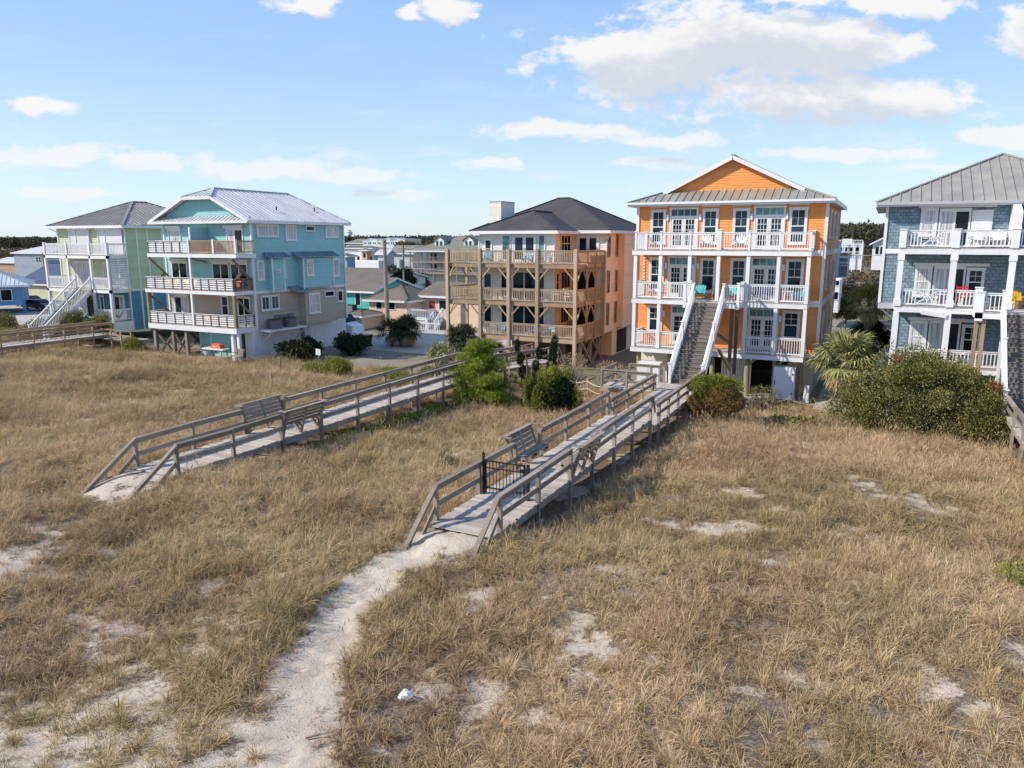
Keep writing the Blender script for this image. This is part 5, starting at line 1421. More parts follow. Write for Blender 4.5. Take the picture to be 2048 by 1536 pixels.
rope_fence('rope fence with two swags in front of the orange house cabinet', [(-6.4, 40.4), (-4.0, 40.6), (-2.0, 41.5)])
rope_fence('rope fence of sagging cords by the bare bushes left of the platform', [(-17.0, 41.5), (-15.2, 40.8), (-13.6, 40.0), (-12.9, 39.4)], .2)
t = thing('picket_fence', 'short run of grey driftwood pickets between the palm and the big green bush', 'fence')
pk = MB(); r = random.Random(3)
for i in range(16): x = -1.75 + i * .06; y = 41.4 + i * .24; g0 = gz(x, y); pk.beam((x, y, g0 - .1), (x + r.uniform(-.05, .05), y, g0 + r.uniform(.8, 1.15)), .05, .09, (0, 1, 0))
pk.build('pickets', W_GREY, t); MB().beam((-1.75, 41.4, gz(-1.75, 41.4) + .4), (-.85, 45, gz(-.85, 45) + .4), .03, .06).build('wire_rail', W_GREY, t)
# ---------------- plants ----------------
def cloud_mesh(name, blobs, n, leaf, mat_, parent, seed=0, up=.35, aspect=.5, shell=.55, tuftn=1, out=0.0, lump=.0):
    """leaf-sized faces spread through lumpy blobs. blobs: (x,y,z,rx,ry,rz,weight)"""
    r = np.random.default_rng(seed); B = np.array(blobs, float); wt = B[:, 6] if B.shape[1] > 6 else np.ones(len(B)); wt = wt / wt.sum()
    k = r.choice(len(B), n, p=wt); d = r.normal(size=(n, 3)); d /= np.linalg.norm(d, axis=1)[:, None]
    rad = (shell + (1 - shell) * r.random(n) ** .7)
    if lump:
        q = np.sin(d[:, 0] * 5.1 + k * 1.7) * np.sin(d[:, 1] * 4.3 + k) * np.sin(d[:, 2] * 4.7 + 2 * k); rad *= 1 + lump * q
    c = B[k, :3] + d * B[k, 3:6] * rad[:, None]
    s = leaf * r.uniform(.6, 1.35, n)
    if tuftn > 1:  # sprays: several narrow leaves from one point
        c = np.repeat(c, tuftn, 0); d = np.repeat(d, tuftn, 0); s = np.repeat(s, tuftn) * r.uniform(.7, 1.2, n * tuftn)
    m = len(c)
    a = d * (.7 + out) + np.array([0, 0, up]) + r.normal(size=(m, 3)) * .55; a /= np.linalg.norm(a, axis=1)[:, None]
    b_ = np.cross(a, r.normal(size=(m, 3))); b_ /= np.linalg.norm(b_, axis=1)[:, None]
    tip = c + a * s[:, None]; mid = c + a * s[:, None] * .45; w_ = b_ * (s * aspect * .5)[:, None]
    vs = np.stack([c, mid + w_, tip, mid - w_], 1).reshape(-1, 3)
    me = bpy.data.meshes.new(name); me.vertices.add(4 * m); me.vertices.foreach_set('co', vs.astype(np.float32).ravel())
    me.loops.add(4 * m); me.loops.foreach_set('vertex_index', np.arange(4 * m)); me.polygons.add(m)
    me.polygons.foreach_set('loop_start', np.arange(0, 4 * m, 4)); me.polygons.foreach_set('loop_total', np.full(m, 4))
    at = me.attributes.new('rnd', 'FLOAT', 'FACE'); rr = r.random(n); at.data.foreach_set('value', np.repeat(rr, tuftn).astype(np.float32))
    me.update(); me.materials.append(mat_)
    o = bpy.data.objects.new(name, me); COL.objects.link(o)
    if parent: o.parent = parent
    return o


def stems(name, r, n, h, spread, mat_, parent, rad=.03, kink=.15):
    mb = MB()
    for i in range(n):
        a = r.uniform(0, 6.28); e = Vector((math.cos(a) * spread * r.uniform(.2, 1), math.sin(a) * spread * r.uniform(.2, 1), h * r.uniform(.6, 1)))
        p0 = Vector((e.x * .12, e.y * .12, -.1)); m_ = p0.lerp(e, .5) + Vector((r.uniform(-kink, kink), r.uniform(-kink, kink), 0))
        mb.tube([p0, m_, e], [rad, rad * .7, rad * .25], 5)
    return mb.build(name, mat_, parent)


def shrub(name, label, cat, x, y, rx, ry, h, mat_, n, leaf, seed, blobs=None, nb=9, group=None, flat=False, bare=None, stem_mat=None, tuftn=1, aspect=.5, up=.35, z=None, out=0.0):
    r = random.Random(seed); t = thing(name, label, cat, (x, y, gz(x, y) if z is None else z), 0, group)
    bl = blobs or []
    if not bl:
        for i in range(nb):
            a = r.uniform(0, 6.28); q = math.sqrt(r.random()) * .62; zz = h * (r.uniform(.35, .72) - (0 if flat else q * .25))
            bl.append((math.cos(a) * rx * q, math.sin(a) * ry * q, zz, rx * r.uniform(.3, .5), ry * r.uniform(.3, .5), h * r.uniform(.22, .34), 1))
        bl.append((0, 0, h * .38, rx * .78, ry * .78, h * .38, 2.5))
    stems('stem', r, 9, h * .8, rx * .6, stem_mat or BARK, t, .025 + .012 * h)
    cloud_mesh('foliage', bl, n, leaf, mat_, t, seed, up, aspect, .5, tuftn, out, .18)
    if bare: cloud_mesh('dry_foliage', [(b[0], b[1], b[2] * .55, b[3] * .95, b[4] * .95, b[5] * .7, 1) for b in bl], int(n * bare), leaf, L_BRN, t, seed + 99, up, aspect, .45, tuftn, out)
    return t


# big rounded bayberry mound at the right
bl = [(-3.2, .2, .7, 1.2, 1.3, 1.1, 1), (-2.2, 0, 1.3, 1.5, 1.6, 1.3, 1.4), (-.8, .1, 1.9, 1.8, 1.8, 1.6, 2), (.6, 0, 1.75, 1.9, 1.8, 1.5, 2), (2.0, -.2, 1.3, 1.7, 1.6, 1.25, 1.6), (3.0, -.3, .8, 1.2, 1.3, 1.0, 1), (-1.3, -1.0, .9, 1.7, 1.2, 1.1, 1.5), (.6, -1.2, .8, 1.9, 1.2, 1.05, 1.6), (2.2, -1.2, .6, 1.4, 1.0, .9, 1),
      (-.3, .4, 2.6, 1.2, 1.1, .85, 1), (1.3, .2, 2.3, 1.0, 1.0, .7, .7)]
r_ = random.Random(5)
for i in range(34):
    a = r_.uniform(0, 6.28); e = r_.uniform(.1, 1.4); q = r_.uniform(.8, 1.0)
    bl.append((3.6 * math.cos(a) * math.cos(e) * q, 1.7 * math.sin(a) * math.cos(e) * q - .3, .35 + 2.7 * math.sin(e) * q * (1 - .12 * abs(math.cos(a))), .55, .5, .38, .45))
t = shrub('bayberry_bush', 'huge rounded green bush in front of the blue shingled house', 'bush', 1.95, 38.6, 3.8, 2, 3.3, L_BUSH, 80000, .085, 21, blobs=[(b[0] * .97, b[1], b[2] * 1.22, b[3], b[4], b[5] * 1.2, b[6]) for b in bl], z=.45, aspect=.55, group=None)
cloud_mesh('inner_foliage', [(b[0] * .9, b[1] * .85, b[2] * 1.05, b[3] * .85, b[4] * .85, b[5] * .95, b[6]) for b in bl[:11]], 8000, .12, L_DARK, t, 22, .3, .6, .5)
cloud_mesh('red_foliage', [(-1.2, -.7, 3.55, .3, .3, .2, 1), (2.7, -.9, 2.6, .22, .3, .2, 1)], 260, .11, leafmat('red_leaves', (.12, .03, .01), (.28, .06, .02), (.4, .12, .04)), t, 4)
# topiary cedar right of boardwalk A
bl = [(-.65, 0, 1.75, .6, .7, .5, 1), (0, 0, 1.9, .75, .7, .42, 1.4), (.65, .1, 1.75, .6, .7, .45, 1), (0, 0, 1.35, 1.1, .9, .7, 1)]
t = shrub('cedar_shrub', 'flat-topped cedar, green above and browned below, beside the stair boardwalk', 'shrub', -6.7, 35.0, 1.2, 1, 2.3, L_CED, 8000, .10, 31, blobs=bl, group='cedars by the walkways', tuftn=3, aspect=.2, up=.7)
cloud_mesh('dry_foliage', [(-.35, 0, .9, .95, .8, .55, 1), (.5, 0, 1.1, .85, .8, .55, 1), (0, -.1, .5, .7, .6, .45, .8)], 9000, .10, L_BRN, t, 7, .3, .3, .75, 3)
cloud_mesh('dry_foliage', [(.35, -.35, 1.55, .6, .4, .35, 1)], 900, .09, L_BRN, t, 8, .3, .25, .5, 3)
# upright cedar clump between the boardwalks
bl = []; r_ = random.Random(9)
for i in range(26):
    a = r_.uniform(0, 6.28); q = math.sqrt(r_.random()) * .95; hh = r_.uniform(1.5, 2.75) * (1 - .25 * q)
    bl.append((math.cos(a) * q * 1.35, math.sin(a) * q * .95, hh * .62, .30, .30, hh * .52, 1))
tc_ = t = shrub('cedar_shrub', 'upright yellow-tipped cedar clump standing between the two long boardwalks', 'shrub', -13.9, 32.4, 1.3, 1.1, 3.0, L_CED, 16000, .12, 33, blobs=bl, group='cedars by the walkways', tuftn=3, aspect=.2, up=1.1)
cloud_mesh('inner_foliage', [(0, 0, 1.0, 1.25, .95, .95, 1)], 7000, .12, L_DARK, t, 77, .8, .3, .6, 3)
bl = [(-.35 + .08 * i * (1 if i % 2 else -1), 0, .5 + i * .34, .34 - .03 * i, .34 - .03 * i, .35, 1) for i in range(9)] + [(.55 + .05 * i, .3, .6 + i * .36, .3 - .02 * i, .3, .35, 1) for i in range(9)]
t = shrub('cedar_shrub', 'dark twisted double-spired cedar behind the yellow-tipped clump', 'shrub', -15.6, 34.2, 1, 1, 3.6, L_DARK, 6500, .11, 35, blobs=bl, group='cedars by the walkways', tuftn=3, aspect=.2, up=.9)
# bright pine between the boardwalks
t = thing('pine_tree', 'bright green young pine with clumped needles growing against the long boardwalk', 'tree', (-18.3, 33.4, gz(-18.3, 33.4)))
r_ = random.Random(11); mb = MB(); bl = []
mb.tube([(0, 0, -.2), (.1, 0, 1.2), (-.05, .1, 2.2), (-.1, 0, 3.0)], [.1, .08, .05, .02], 7); mb.build('trunk', BARK, t)
lm = MB()
for i in range(85):
    z = 2.9 * r_.random() ** 1.3 + .2; rr = (1.75 if z < 1.4 else 1.75 * (3.7 - z) / 2.3) * r_.uniform(.35, 1); a = r_.uniform(0, 6.28)
    e = (math.cos(a) * rr, math.sin(a) * rr * .9, z + .15); lm.tube([(0, 0, max(.1, z - .45)), (e[0] * .5, e[1] * .5, z - .15), e], [.035, .025, .012], 5)
    bl.append((e[0], e[1], e[2], .33, .33, .2, 1)); bl.append((e[0] * .65, e[1] * .65, z, .3, .3, .18, .6))
lm.build('branch', BARK, t)
cloud_mesh('crown', bl, 13000, .17, L_PINE, t, 12, .55, .09, .3, 6, .5)
# low shrubs on the dune
shrub('juniper_shrub', 'round yellow-green juniper on the open dune below the aqua house', 'shrub', -32.0, 38.6, 1.15, 1, 1.75, L_YEL, 5500, .10, 41, tuftn=2, aspect=.3, up=.8, group='shrubs on the dune', bare=.25)
shrub('juniper_shrub', 'spreading light green juniper just left of the round yellow-green one', 'shrub', -33.8, 38.4, 1.4, 1, 1.0, L_YEL, 3500, .10, 42, tuftn=2, aspect=.3, up=.7, group='shrubs on the dune')
shrub('juniper_shrub', 'small yellow-green shrub below the left corner of the aqua house', 'shrub', -53.8, 40.2, 1.1, 1, 1.6, L_YEL, 4200, .11, 43, tuftn=2, aspect=.3, up=.6, group='shrubs on the dune')
for i, (x, y, rx, h, s) in enumerate(((-28.4, 40.0, 1.6, 1.0, 'low green shrub patch behind the long boardwalk, largest'), (-26.3, 41.6, 1.3, .9, 'low pale shrub beyond the long boardwalk, below the driveway'), (-24.4, 40.6, 1.3, .9, 'low green shrub by the long boardwalk, left of the pine'), (-25.8, 37.0, .9, .6, 'small dark green sprig shrub hugging the long boardwalk rail'))):
    shrub('dune_shrub', s, 'shrub', x, y, rx, 1.1, h, L_YEL if i % 2 == 0 else L_BUSH, 3200, .10, 50 + i, tuftn=2, aspect=.35, group='shrubs on the dune')
for i, (x, y, rx, h, s) in enumerate(((-40.2, 43.9, 1.9, 2.1, 'dark rounded shrub against the white skirt of the aqua house'), (-38.4, 48.5, 1.9, 2.2, 'dark shrub hiding the front of the white van'), (-41.5, 46.5, 1.5, 1.6, 'darker low shrub between the aqua house wall and the van shrub'))):
    shrub('dark_shrub', s, 'shrub', x, y, rx, 1.5, h, L_DARK, 5500, .16, 60 + i, aspect=.7, group='dark shrubs by the aqua house')
for i, (x, y, rx, h, s) in enumerate(((-62.3, 40.6, 2.1, 2.9, 'bushy juniper hiding the foot of the green house stairs'), (-65.6, 40.0, 1.9, 2.0, 'lower windswept juniper left of the green house stair foot'), (-59.9, 41.3, 1.2, 2.8, 'brownish half-bare juniper right of the green house stairs'), (-73.0, 41.2, 2.2, 2.4, 'dark juniper at the left edge before the blue cottage'), (-69.5, 38.6, 3.2, 1.1, 'low green juniper carpet along the left boardwalk'), (-64.5, 38.2, 2.4, 1.0, 'low juniper mat nearest the left boardwalk rails'))):
    shrub('juniper_shrub', s, 'shrub', x, y, rx, 1.4, h, L_BUSH if i != 4 else L_YEL, 6000, .12, 70 + i, tuftn=2, aspect=.35, group='junipers below the green house', bare=.5 if i in (0, 1, 2) else 0)
# bare twiggy bushes under the timber decks
for i, (x, y, h, s) in enumerate(((-16.8, 42.5, 2.2, 'tangled bare grey bush below the corner of the timber decks'), (-14.4, 42.3, 1.9, 'bare twiggy bush between the timber decked house and the stair platform'), (-5.2, 40.0, 1.5, 'thin open shrub with dark stems beside the flat-topped cedar'))):
    t = thing('bare_bush', s, 'bush', (x, y, gz(x, y)), 0, 'bare bushes by the houses'); r_ = random.Random(80 + i)
    tw = MB()
    for k in range(70):
        a = r_.uniform(0, 6.28); e = Vector((math.cos(a) * r_.uniform(.2, 1.1), math.sin(a) * r_.uniform(.2, .9), h * r_.uniform(.4, 1)))
        p0 = Vector((e.x * .1, e.y * .1, 0)); m_ = p0.lerp(e, .55) + Vector((r_.uniform(-.25, .25), r_.uniform(-.25, .25), r_.uniform(-.1, .2))); tw.tube([p0, m_, e], [.025, .016, .006], 4, False)
    tw.build('twigs', TWIG if i < 2 else BARK, t); cloud_mesh('foliage', [(0, 0, h * .75, .9, .8, h * .3, 1)], 700, .09, L_DEAD if i < 2 else L_BUSH, t, i)


# palms
def palm(label, x, y, trunk, rc, nf, seed, live, group, dead=12, multi=1, z=None, cat='palm tree', hang=1.0, leafn=20):
    r = random.Random(seed); t = thing('palm_tree', label, cat, (x, y, gz(x, y) if z is None else z), 0, group)
    for m_ in range(multi):
        ox, oy = (0, 0) if multi == 1 else (r.uniform(-1, 1) * rc * .55, r.uniform(-1, 1) * rc * .4); tz_ = trunk * r.uniform(.7, 1.05)
        tm = MB(); n_ = max(4, int(tz_ / .18)); pts = [(ox + .04 * math.sin(k * .7), oy, -.2 + (tz_ + .2) * k / n_) for k in range(n_ + 1)]
        tm.tube(pts, [.15 + .03 * (k % 2) + .04 * (k / n_) for k in range(n_ + 1)], 9); tm.build('trunk', BARK, t)
        for part_, cnt, mt, lo, hi in (('frond_crown', nf, live, -.35, 1.35), ('dead_fronds', dead, L_DEAD, -1.35, -.5)):
            mb = MB()
            for i in range(cnt):
                az = r.uniform(0, 6.28); el = lo + (hi - lo) * ((i + .5) / cnt) + r.uniform(-.12, .12)
                L_ = rc * r.uniform(.42, .6) * (.8 if part_ == 'dead_fronds' else 1)
                dr = Vector((math.cos(az) * math.cos(el), math.sin(az) * math.cos(el), math.sin(el)))
                c0 = Vector((ox, oy, tz_)); c1 = c0 + dr * L_ * .75 + Vector((0, 0, -.02 * L_))
                mb.tube([c0, c1], [.018, .01], 4, False)
                sd_ = dr.cross(Vector((0, 0, 1))); sd_ = sd_.normalized() if sd_.length > .1 else Vector((1, 0, 0)); un = sd_.cross(dr).normalized()
                for k in range(leafn):
                    f = (k / (leafn - 1) - .5) * 2; an = f * 1.75
                    l2 = rc * r.uniform(.48, .62) * (1 - .28 * abs(f)) * (.8 if part_ == 'dead_fronds' else 1)
                    dd = (dr * math.cos(an) + sd_ * math.sin(an) + un * (-.25 * abs(f))).normalized()
                    mid = c1 + dd * l2 * .6 + un * (.06 * l2) ; tip = c1 + dd * l2 * .95 + Vector((0, 0, -1)) * l2 * r.uniform(.15, .5) * hang
                    wv2 = dd.cross(un).normalized() * (rc * .020)
                    mb.add([c1, mid + wv2, tip, mid - wv2], [(0, 1, 2, 3)])
            mb.build(part_, mt, t)
    return t


PG = 'palms between the houses'
palm('sabal palm with pale yellow-green fans and hanging dead skirt, right of the orange house', -1.6, 44.6, 3.3, 2.4, 44, 1, L_PALM, PG, 30, z=.3, hang=.5)
palm('tall palm with pale upper fans behind the nearer one in the gap', -.75, 50.0, 5.3, 1.9, 40, 2, L_PALMY, PG, 6, z=0, hang=.5)
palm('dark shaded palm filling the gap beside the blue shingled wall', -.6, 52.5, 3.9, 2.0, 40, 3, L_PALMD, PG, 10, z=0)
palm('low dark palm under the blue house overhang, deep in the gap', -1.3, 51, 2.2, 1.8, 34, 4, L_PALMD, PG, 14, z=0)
palm('broad dark clump of palmettos standing by the driveway and utility pole', -37.9, 54.5, 1.7, 1.9, 22, 5, L_PALMD, PG, 9, multi=5, z=.0, cat='palm clump', leafn=14)
palm('sabal palm with dead brown skirt at the left corner of the timber decks', -27.4, 47.3, 1.9, 1.9, 36, 6, L_PALMD, PG, 26, z=.2)
palm('smaller palm with grey drooping fronds left of the timber deck palm', -28.6, 46.0, 1.0, 1.5, 24, 7, L_PALM, PG, 24, z=.2)
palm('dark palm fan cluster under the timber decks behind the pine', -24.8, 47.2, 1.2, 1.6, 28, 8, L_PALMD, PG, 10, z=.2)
palm('small dark yucca growing in the grass left of the gate', -13.4, 21.7, .05, .55, 22, 9, L_PALMD, None, 0, cat='yucca', hang=.2, leafn=6)
# prickly plants by the rope fence
shrub('prickly_pear', 'patch of pale pad cactus in the grass before the rope fence', 'cactus', -3.0, 36.8, 1.8, .7, .5, L_BUSH, 900, .16, 91, aspect=.9)
shrub('green_sprig', 'light green sprig among the grass at the right edge of the photo', 'shrub', 3.2, 19.2, .5, .5, .7, L_YEL, 700, .07, 92, aspect=.4)
# yellowing groundcover under boardwalk B
gc_ = cloud_mesh('creeping_groundcover', [(-19.6 + .25 * math.sin(i), 22 + i * .55, 1.35 - i * .02, .55, .5, .12, 1) for i in range(24)], 5200, .10, L_YEL, None, 95, .8, .8)
tag(gc_, 'yellow-green creeping ground cover in the shade beside the long boardwalk', 'ground cover', kind='stuff')

# ---------------- yard things ----------------
t = thing('picnic_table', 'white table with an orange box and clutter beneath the aqua house', 'table', (TX + 7.0, TY + .2, gz(TX + 7, TY)))
MB().box(-1.2, 1.0, -.4, .3, .74, .84).build('table_top', P_WHT, t)
for sx in (-1, 1):
    for sy in (-1, 1): MB().beam((sx * .85, sy * .3 - .05, 0), (sx * .75, sy * .25 - .05, .74), .07, .07, (0, 1, 0)).build('leg', W_GREY, t)
t = thing('cooler_box', 'orange box lying on the white table beneath the aqua house', 'box', (TX + 7.1, TY + .2, gz(TX + 7, TY) + .845))
MB().add([(-.55, -.25, 0), (.5, -.25, 0), (.5, .25, 0), (-.55, .25, 0), (-.4, -.2, .35), (.4, -.2, .3), (.4, .2, .3), (-.4, .2, .35)], [(0, 3, 2, 1), (4, 5, 6, 7), (0, 1, 5, 4), (1, 2, 6, 5), (2, 3, 7, 6), (3, 0, 4, 7)]).build('box_body', P_ORG, t)
MB().box(-.2, .2, -.27, -.25, .12, .18).build('handle', P_WHT, t)
t = thing('garden_bench', 'weathered wooden armchair bench on the grass by the aqua house closet', 'bench', (TX + 9.6, TY - .3, gz(TX + 9.6, TY - .3)), R(-20))
MB().box(-.55, .55, -.25, .25, .42, .47).build('seat', W_GREY, t); bb = MB()
for k in range(4): bb.beam((-.55, .27 + k * .03, .56 + k * .12), (.55, .27 + k * .03, .56 + k * .12), .025, .09)
bb.build('backrest', W_GREY, t)
for sx in (-1, 1):
    for sy in (-1, 1): MB().beam((sx * .52, sy * .24, 0), (sx * .52, sy * .26, .44 if sy < 0 else .98), .06, .06, (0, 1, 0)).build('leg', W_GREY, t)
    MB().beam((sx * .54, -.26, .66), (sx * .54, .3, .66), .08, .03).build('armrest', W_GREY, t)
t = thing('barbecue_grill', 'covered black barbecue grill under the aqua house deck', 'grill', (TX + 8.2, TY + 1.2, .35))
MB().tube([(0, 0, .5), (0, 0, .62), (0, 0, .85), (0, 0, 1.0), (0, 0, 1.05)], [.2, .34, .34, .2, .05], 14).build('lid', BLACKM, t)
for a in (0, 2.1, 4.2): MB().beam((math.cos(a) * .3, math.sin(a) * .3, 0), (math.cos(a) * .12, math.sin(a) * .12, .55), .03, .03).build('leg', BLACKM, t)
t = thing('hose_reel', 'coiled dark green hose hanging on the aqua storage wall', 'hose', (TX + 5.5, TY + 1.3, .9))
hm = MB()
for k in range(5): hm.tube([(math.cos(a) * (.16 + .03 * k), -.03 * (k % 3), math.sin(a) * (.24 + .03 * k)) for a in [i * .45 for i in range(15)]], .018, 5)
hm.build('hose_coil', PLG, t); MB().box(-.06, .06, -.02, .08, .1, .2).build('hook', GREYP, t)
t = thing('meter_box', 'grey utility box on the white skirt behind the dark shrub of the aqua house', 'utility box', (TX + 9.65, TY + 7.2, .9)); MB().box(-.1, .2, -.35, .35, 0, 1.3).build('housing', GREYP, t); MB().box(.2, .23, -.3, .3, .1, 1.2).build('door', GREYT, t)
t = thing('notice_sign', 'small double white sign on a short stake in front of the dark shrubs', 'sign', (-36.4, 42.0, gz(-36.4, 42.0)))
MB().box(-.03, .03, 0, .05, 0, .9).build('post', W_GREY, t); MB().box(-.22, -.02, -.03, 0, .9, 1.35).build('sign_panel', P_WHT, t); MB().box(.02, .2, -.03, 0, .88, 1.33).build('sign_panel', P_WHT, t)
for i, (x, y, h, s) in enumerate(((-34.6, 36.2, 1.15, 'lone grey wooden stake in the dune left of the juniper'), (-31.3, 32.0, .7, 'short dark stake in the dune grass below the juniper'))):
    t = thing('wooden_stake', s, 'stake', (x, y, gz(x, y)), 0, 'stakes in the dune'); MB().tube([(0, 0, -.2), (0.02, 0, h)], [.06, .055], 8).build('shaft', W_GREY, t)
t = thing('crumpled_bag', 'crumpled white plastic bag caught in the grass near the sand path', 'litter', (-6.66, 9.43, gz(-6.66, 9.43) + .05), .4)
r_ = random.Random(2); mb = MB(); vs = []; fs = []
for i in range(7):
    for j in range(12): th = math.pi * i / 6; ph = 2 * math.pi * j / 12; q = r_.uniform(.7, 1.2); vs.append((.12 * q * math.sin(th) * math.cos(ph), .09 * q * math.sin(th) * math.sin(ph), .09 * q * math.cos(th) + .04))
for i in range(6):
    for j in range(12): fs.append((i * 12 + j, i * 12 + (j + 1) % 12, (i + 1) * 12 + (j + 1) % 12, (i + 1) * 12 + j))
mb.add(vs, fs); mb.build('crumpled_plastic', P_WHT, t)
for i, (x, y, a, L_, s) in enumerate(((-7.2, 7.9, .5, .42, 'brown driftwood stick at the right side of the path, middle of the stretch'), (-7.5, 6.6, .75, .5, 'brown driftwood stick lowest on the path edge'), (-8.3, 12.6, .8, .5, 'thin stick on the path edge below the boardwalk end'))):
    t = thing('driftwood_stick', s, 'stick', (x, y, gz(x, y) + .03), a, 'sticks along the path'); MB().tube([(-L_ / 2, 0, 0), (0, .03, .04), (L_ / 2, -.02, .10)], [.018, .014, .006], 6).build('stick', W_DARK, t)

# ---------------- paving ----------------
def slab_(name, pts, z, m_):
    mb = MB(); mb.poly([(x, y, z) for x, y in pts], .12); o = mb.build(name, m_); o['kind'] = 'structure'; return o
slab_('driveway', [(-44, 51.5), (-28, 51.2), (-28, 66), (-44, 66)], .14, CONC)
slab_('road', [(-260, 70), (60, 70), (60, 76.5), (-260, 76.5)], .10, ASPH)
slab_('parking_lot', [(-112, 50), (-78, 50), (-78, 69.6), (-112, 69.6)], .12, CONC)
slab_('side_yard_path', [(-3.0, 40.5), (.3, 40.5), (.3, 69), (-3.0, 69)], .24, CONC)
slab_('lawn_strip', [(-6.3, 39.8), (-3.2, 39.8), (-3.2, 44.2), (-6.3, 44.2)], .31, mat('short_lawn', (.10, .12, .03), .95, .1)[0])
# ---------------- buildings and things inland ----------------
def bgwin(root, F, lst, gl=GLD, fr=WHITE2):
    for (a, z, w_, h) in lst:
        o = MB().fbox(F, a - w_ / 2 - .09, a + w_ / 2 + .09, .01, .06, z - .09, z + h + .09).build('window', fr, root)
        MB().fbox(F, a - w_ / 2, a + w_ / 2, .06, .075, z, z + h).fbox(F, a - w_ / 2, a + w_ / 2, .078, .09, z + h / 2 - .02, z + h / 2 + .02).build('pane', gl, o)


def gable_roof(root, x0, x1, y0, y1, z, h, m_, along='x', ov=.5, gm=None, rib=False):
    x0 -= ov; x1 += ov; y0 -= ov; y1 += ov
    if along == 'x':
        a, b_ = (x0, (y0 + y1) / 2, z + h), (x1, (y0 + y1) / 2, z + h)
        ps = [[(x0, y0, z), (x1, y0, z), b_, a], [(x1, y1, z), (x0, y1, z), a, b_]]; dirs = [(0, 1)] * 2
        gb = [((x1 - ov, y0 + ov, z), (x1 - ov, y1 - ov, z), (x1 - ov, (y0 + y1) / 2, z + h - .15)), ((x0 + ov, y0 + ov, z), (x0 + ov, y1 - ov, z), (x0 + ov, (y0 + y1) / 2, z + h - .15))]
        fa = [((x0, y0, z), a), (a, (x0, y1, z)), ((x1, y0, z), b_), (b_, (x1, y1, z)), ((x0, y0, z), (x1, y0, z))]
    else:
        a, b_ = ((x0 + x1) / 2, y0, z + h), ((x0 + x1) / 2, y1, z + h)
        ps = [[(x1, y0, z), (x1, y1, z), b_, a], [(x0, y1, z), (x0, y0, z), a, b_]]; dirs = [(1, 0)] * 2
        gb = [((x0 + ov, y0 + ov, z), (x1 - ov, y0 + ov, z), ((x0 + x1) / 2, y0 + ov, z + h - .15))]
        fa = [((x0, y0, z), a), (a, (x1, y0, z)), ((x0, y0, z), (x0, y1, z)), ((x1, y0, z), (x1, y1, z))]
    o = roof(root, ps, m_, .1, dirs if rib else None, fa)
    if gm:
        mb = MB()
        for g_ in gb: mb.add([*g_, *[(p[0] + (.05 if along == 'x' else 0), p[1] + (0 if along == 'x' else .05), p[2]) for p in g_]], [(0, 1, 2), (5, 4, 3), (0, 3, 4, 1), (1, 4, 5, 2), (2, 5, 3, 0)])
        mb.build('gable_wall', gm, root)
    return o


def house(label, x0, x1, y0, y1, z0, ze, wm, rm, rt='hip', s=.45, rh=None, wins=(), winsR=(), rib=False, cat='house', name='inland_house', ov=.5, h=.25, gm=None):
    t = thing(name, label, cat, (x0, y0, z0), 0, 'houses inland')
    body(t, 0, x1 - x0, 0, y1 - y0, -1.2, ze - z0, wm, h=h)
    if rt == 'hip': hip(t, -ov, x1 - x0 + ov, -ov, y1 - y0 + ov, ze - z0 + .1, s, rm, rib)
    elif rt: gable_roof(t, 0, x1 - x0, 0, y1 - y0, ze - z0 + .05, rh or 1.5, rm, rt, ov, gm or wm, rib)
    bgwin(t, ('F', 0), wins); bgwin(t, ('R', x1 - x0), winsR)
    return t


P_ = lambda u, z, w_=.9, h=1.2: (u, z, w_, h)
# peach bungalow
t = house('small peach bungalow with brown hip roof behind the driveway, white deck at its side', -50.6, -45.6, 67, 73, 0, 2.85, TAN, RS_BRN, 'hip', .5, wins=[P_(1.35, 2.05 - .1, .7, .75), P_(3.05, 2.05 - .1, .7, .75)])
t2 = house('long peach wing with dark gable roof behind the peach bungalow', -45.6, -36.5, 70, 78, 0, 3.3, TAN, RS_BRN, 'x', rh=1.3, wins=[P_(2.6, 1.9, .8, .9), P_(7.5, .3, .7, .7)])
MB().box(.9, 1.6, -.05, .02, .9, 2.7).build('door', painted('red_door', (.35, .04, .03)), t2)
t3 = house('low peach garage with sloping roof at the left of the bungalow', -51.4, -49.0, 63.5, 67.0, 0, 1.4, TAN, RS_BRN, 'hip', .3, ov=.3)
MB().box(.3, 2.1, -.05, .0, -.1, 1.15).build('garage_door', TAN, t3)
t = thing('side_deck', 'white wooden deck and steps beside the peach bungalow', 'deck', (-45.3, 66.5, 0))
MB().box(0, 2.4, 0, 3, 1.0, 1.15).build('deck', WHITE, t)
for (p, q) in (((0, 0), (2.4, 0)), ((2.4, 0), (2.4, 1.6)), ((0, 0), (0, 3))): railing(t, p, q, 1.15, .95, WHITE, .2)
railing(t, (0, -.1), (2.4, -.1), .1, .8, WHITE, .2); railing(t, (2.45, -1.5), (5.0, -1.5), 0, .95, WHITE, .2)
stairs(t, 2.5, 3.4, 1.6, 1.1, 0, 0, 6)
for x, y in ((0.05, .05), (2.35, .05), (2.35, 2.9), (.05, 2.9)): post(t, x, y, -.1, 1.2, .12)
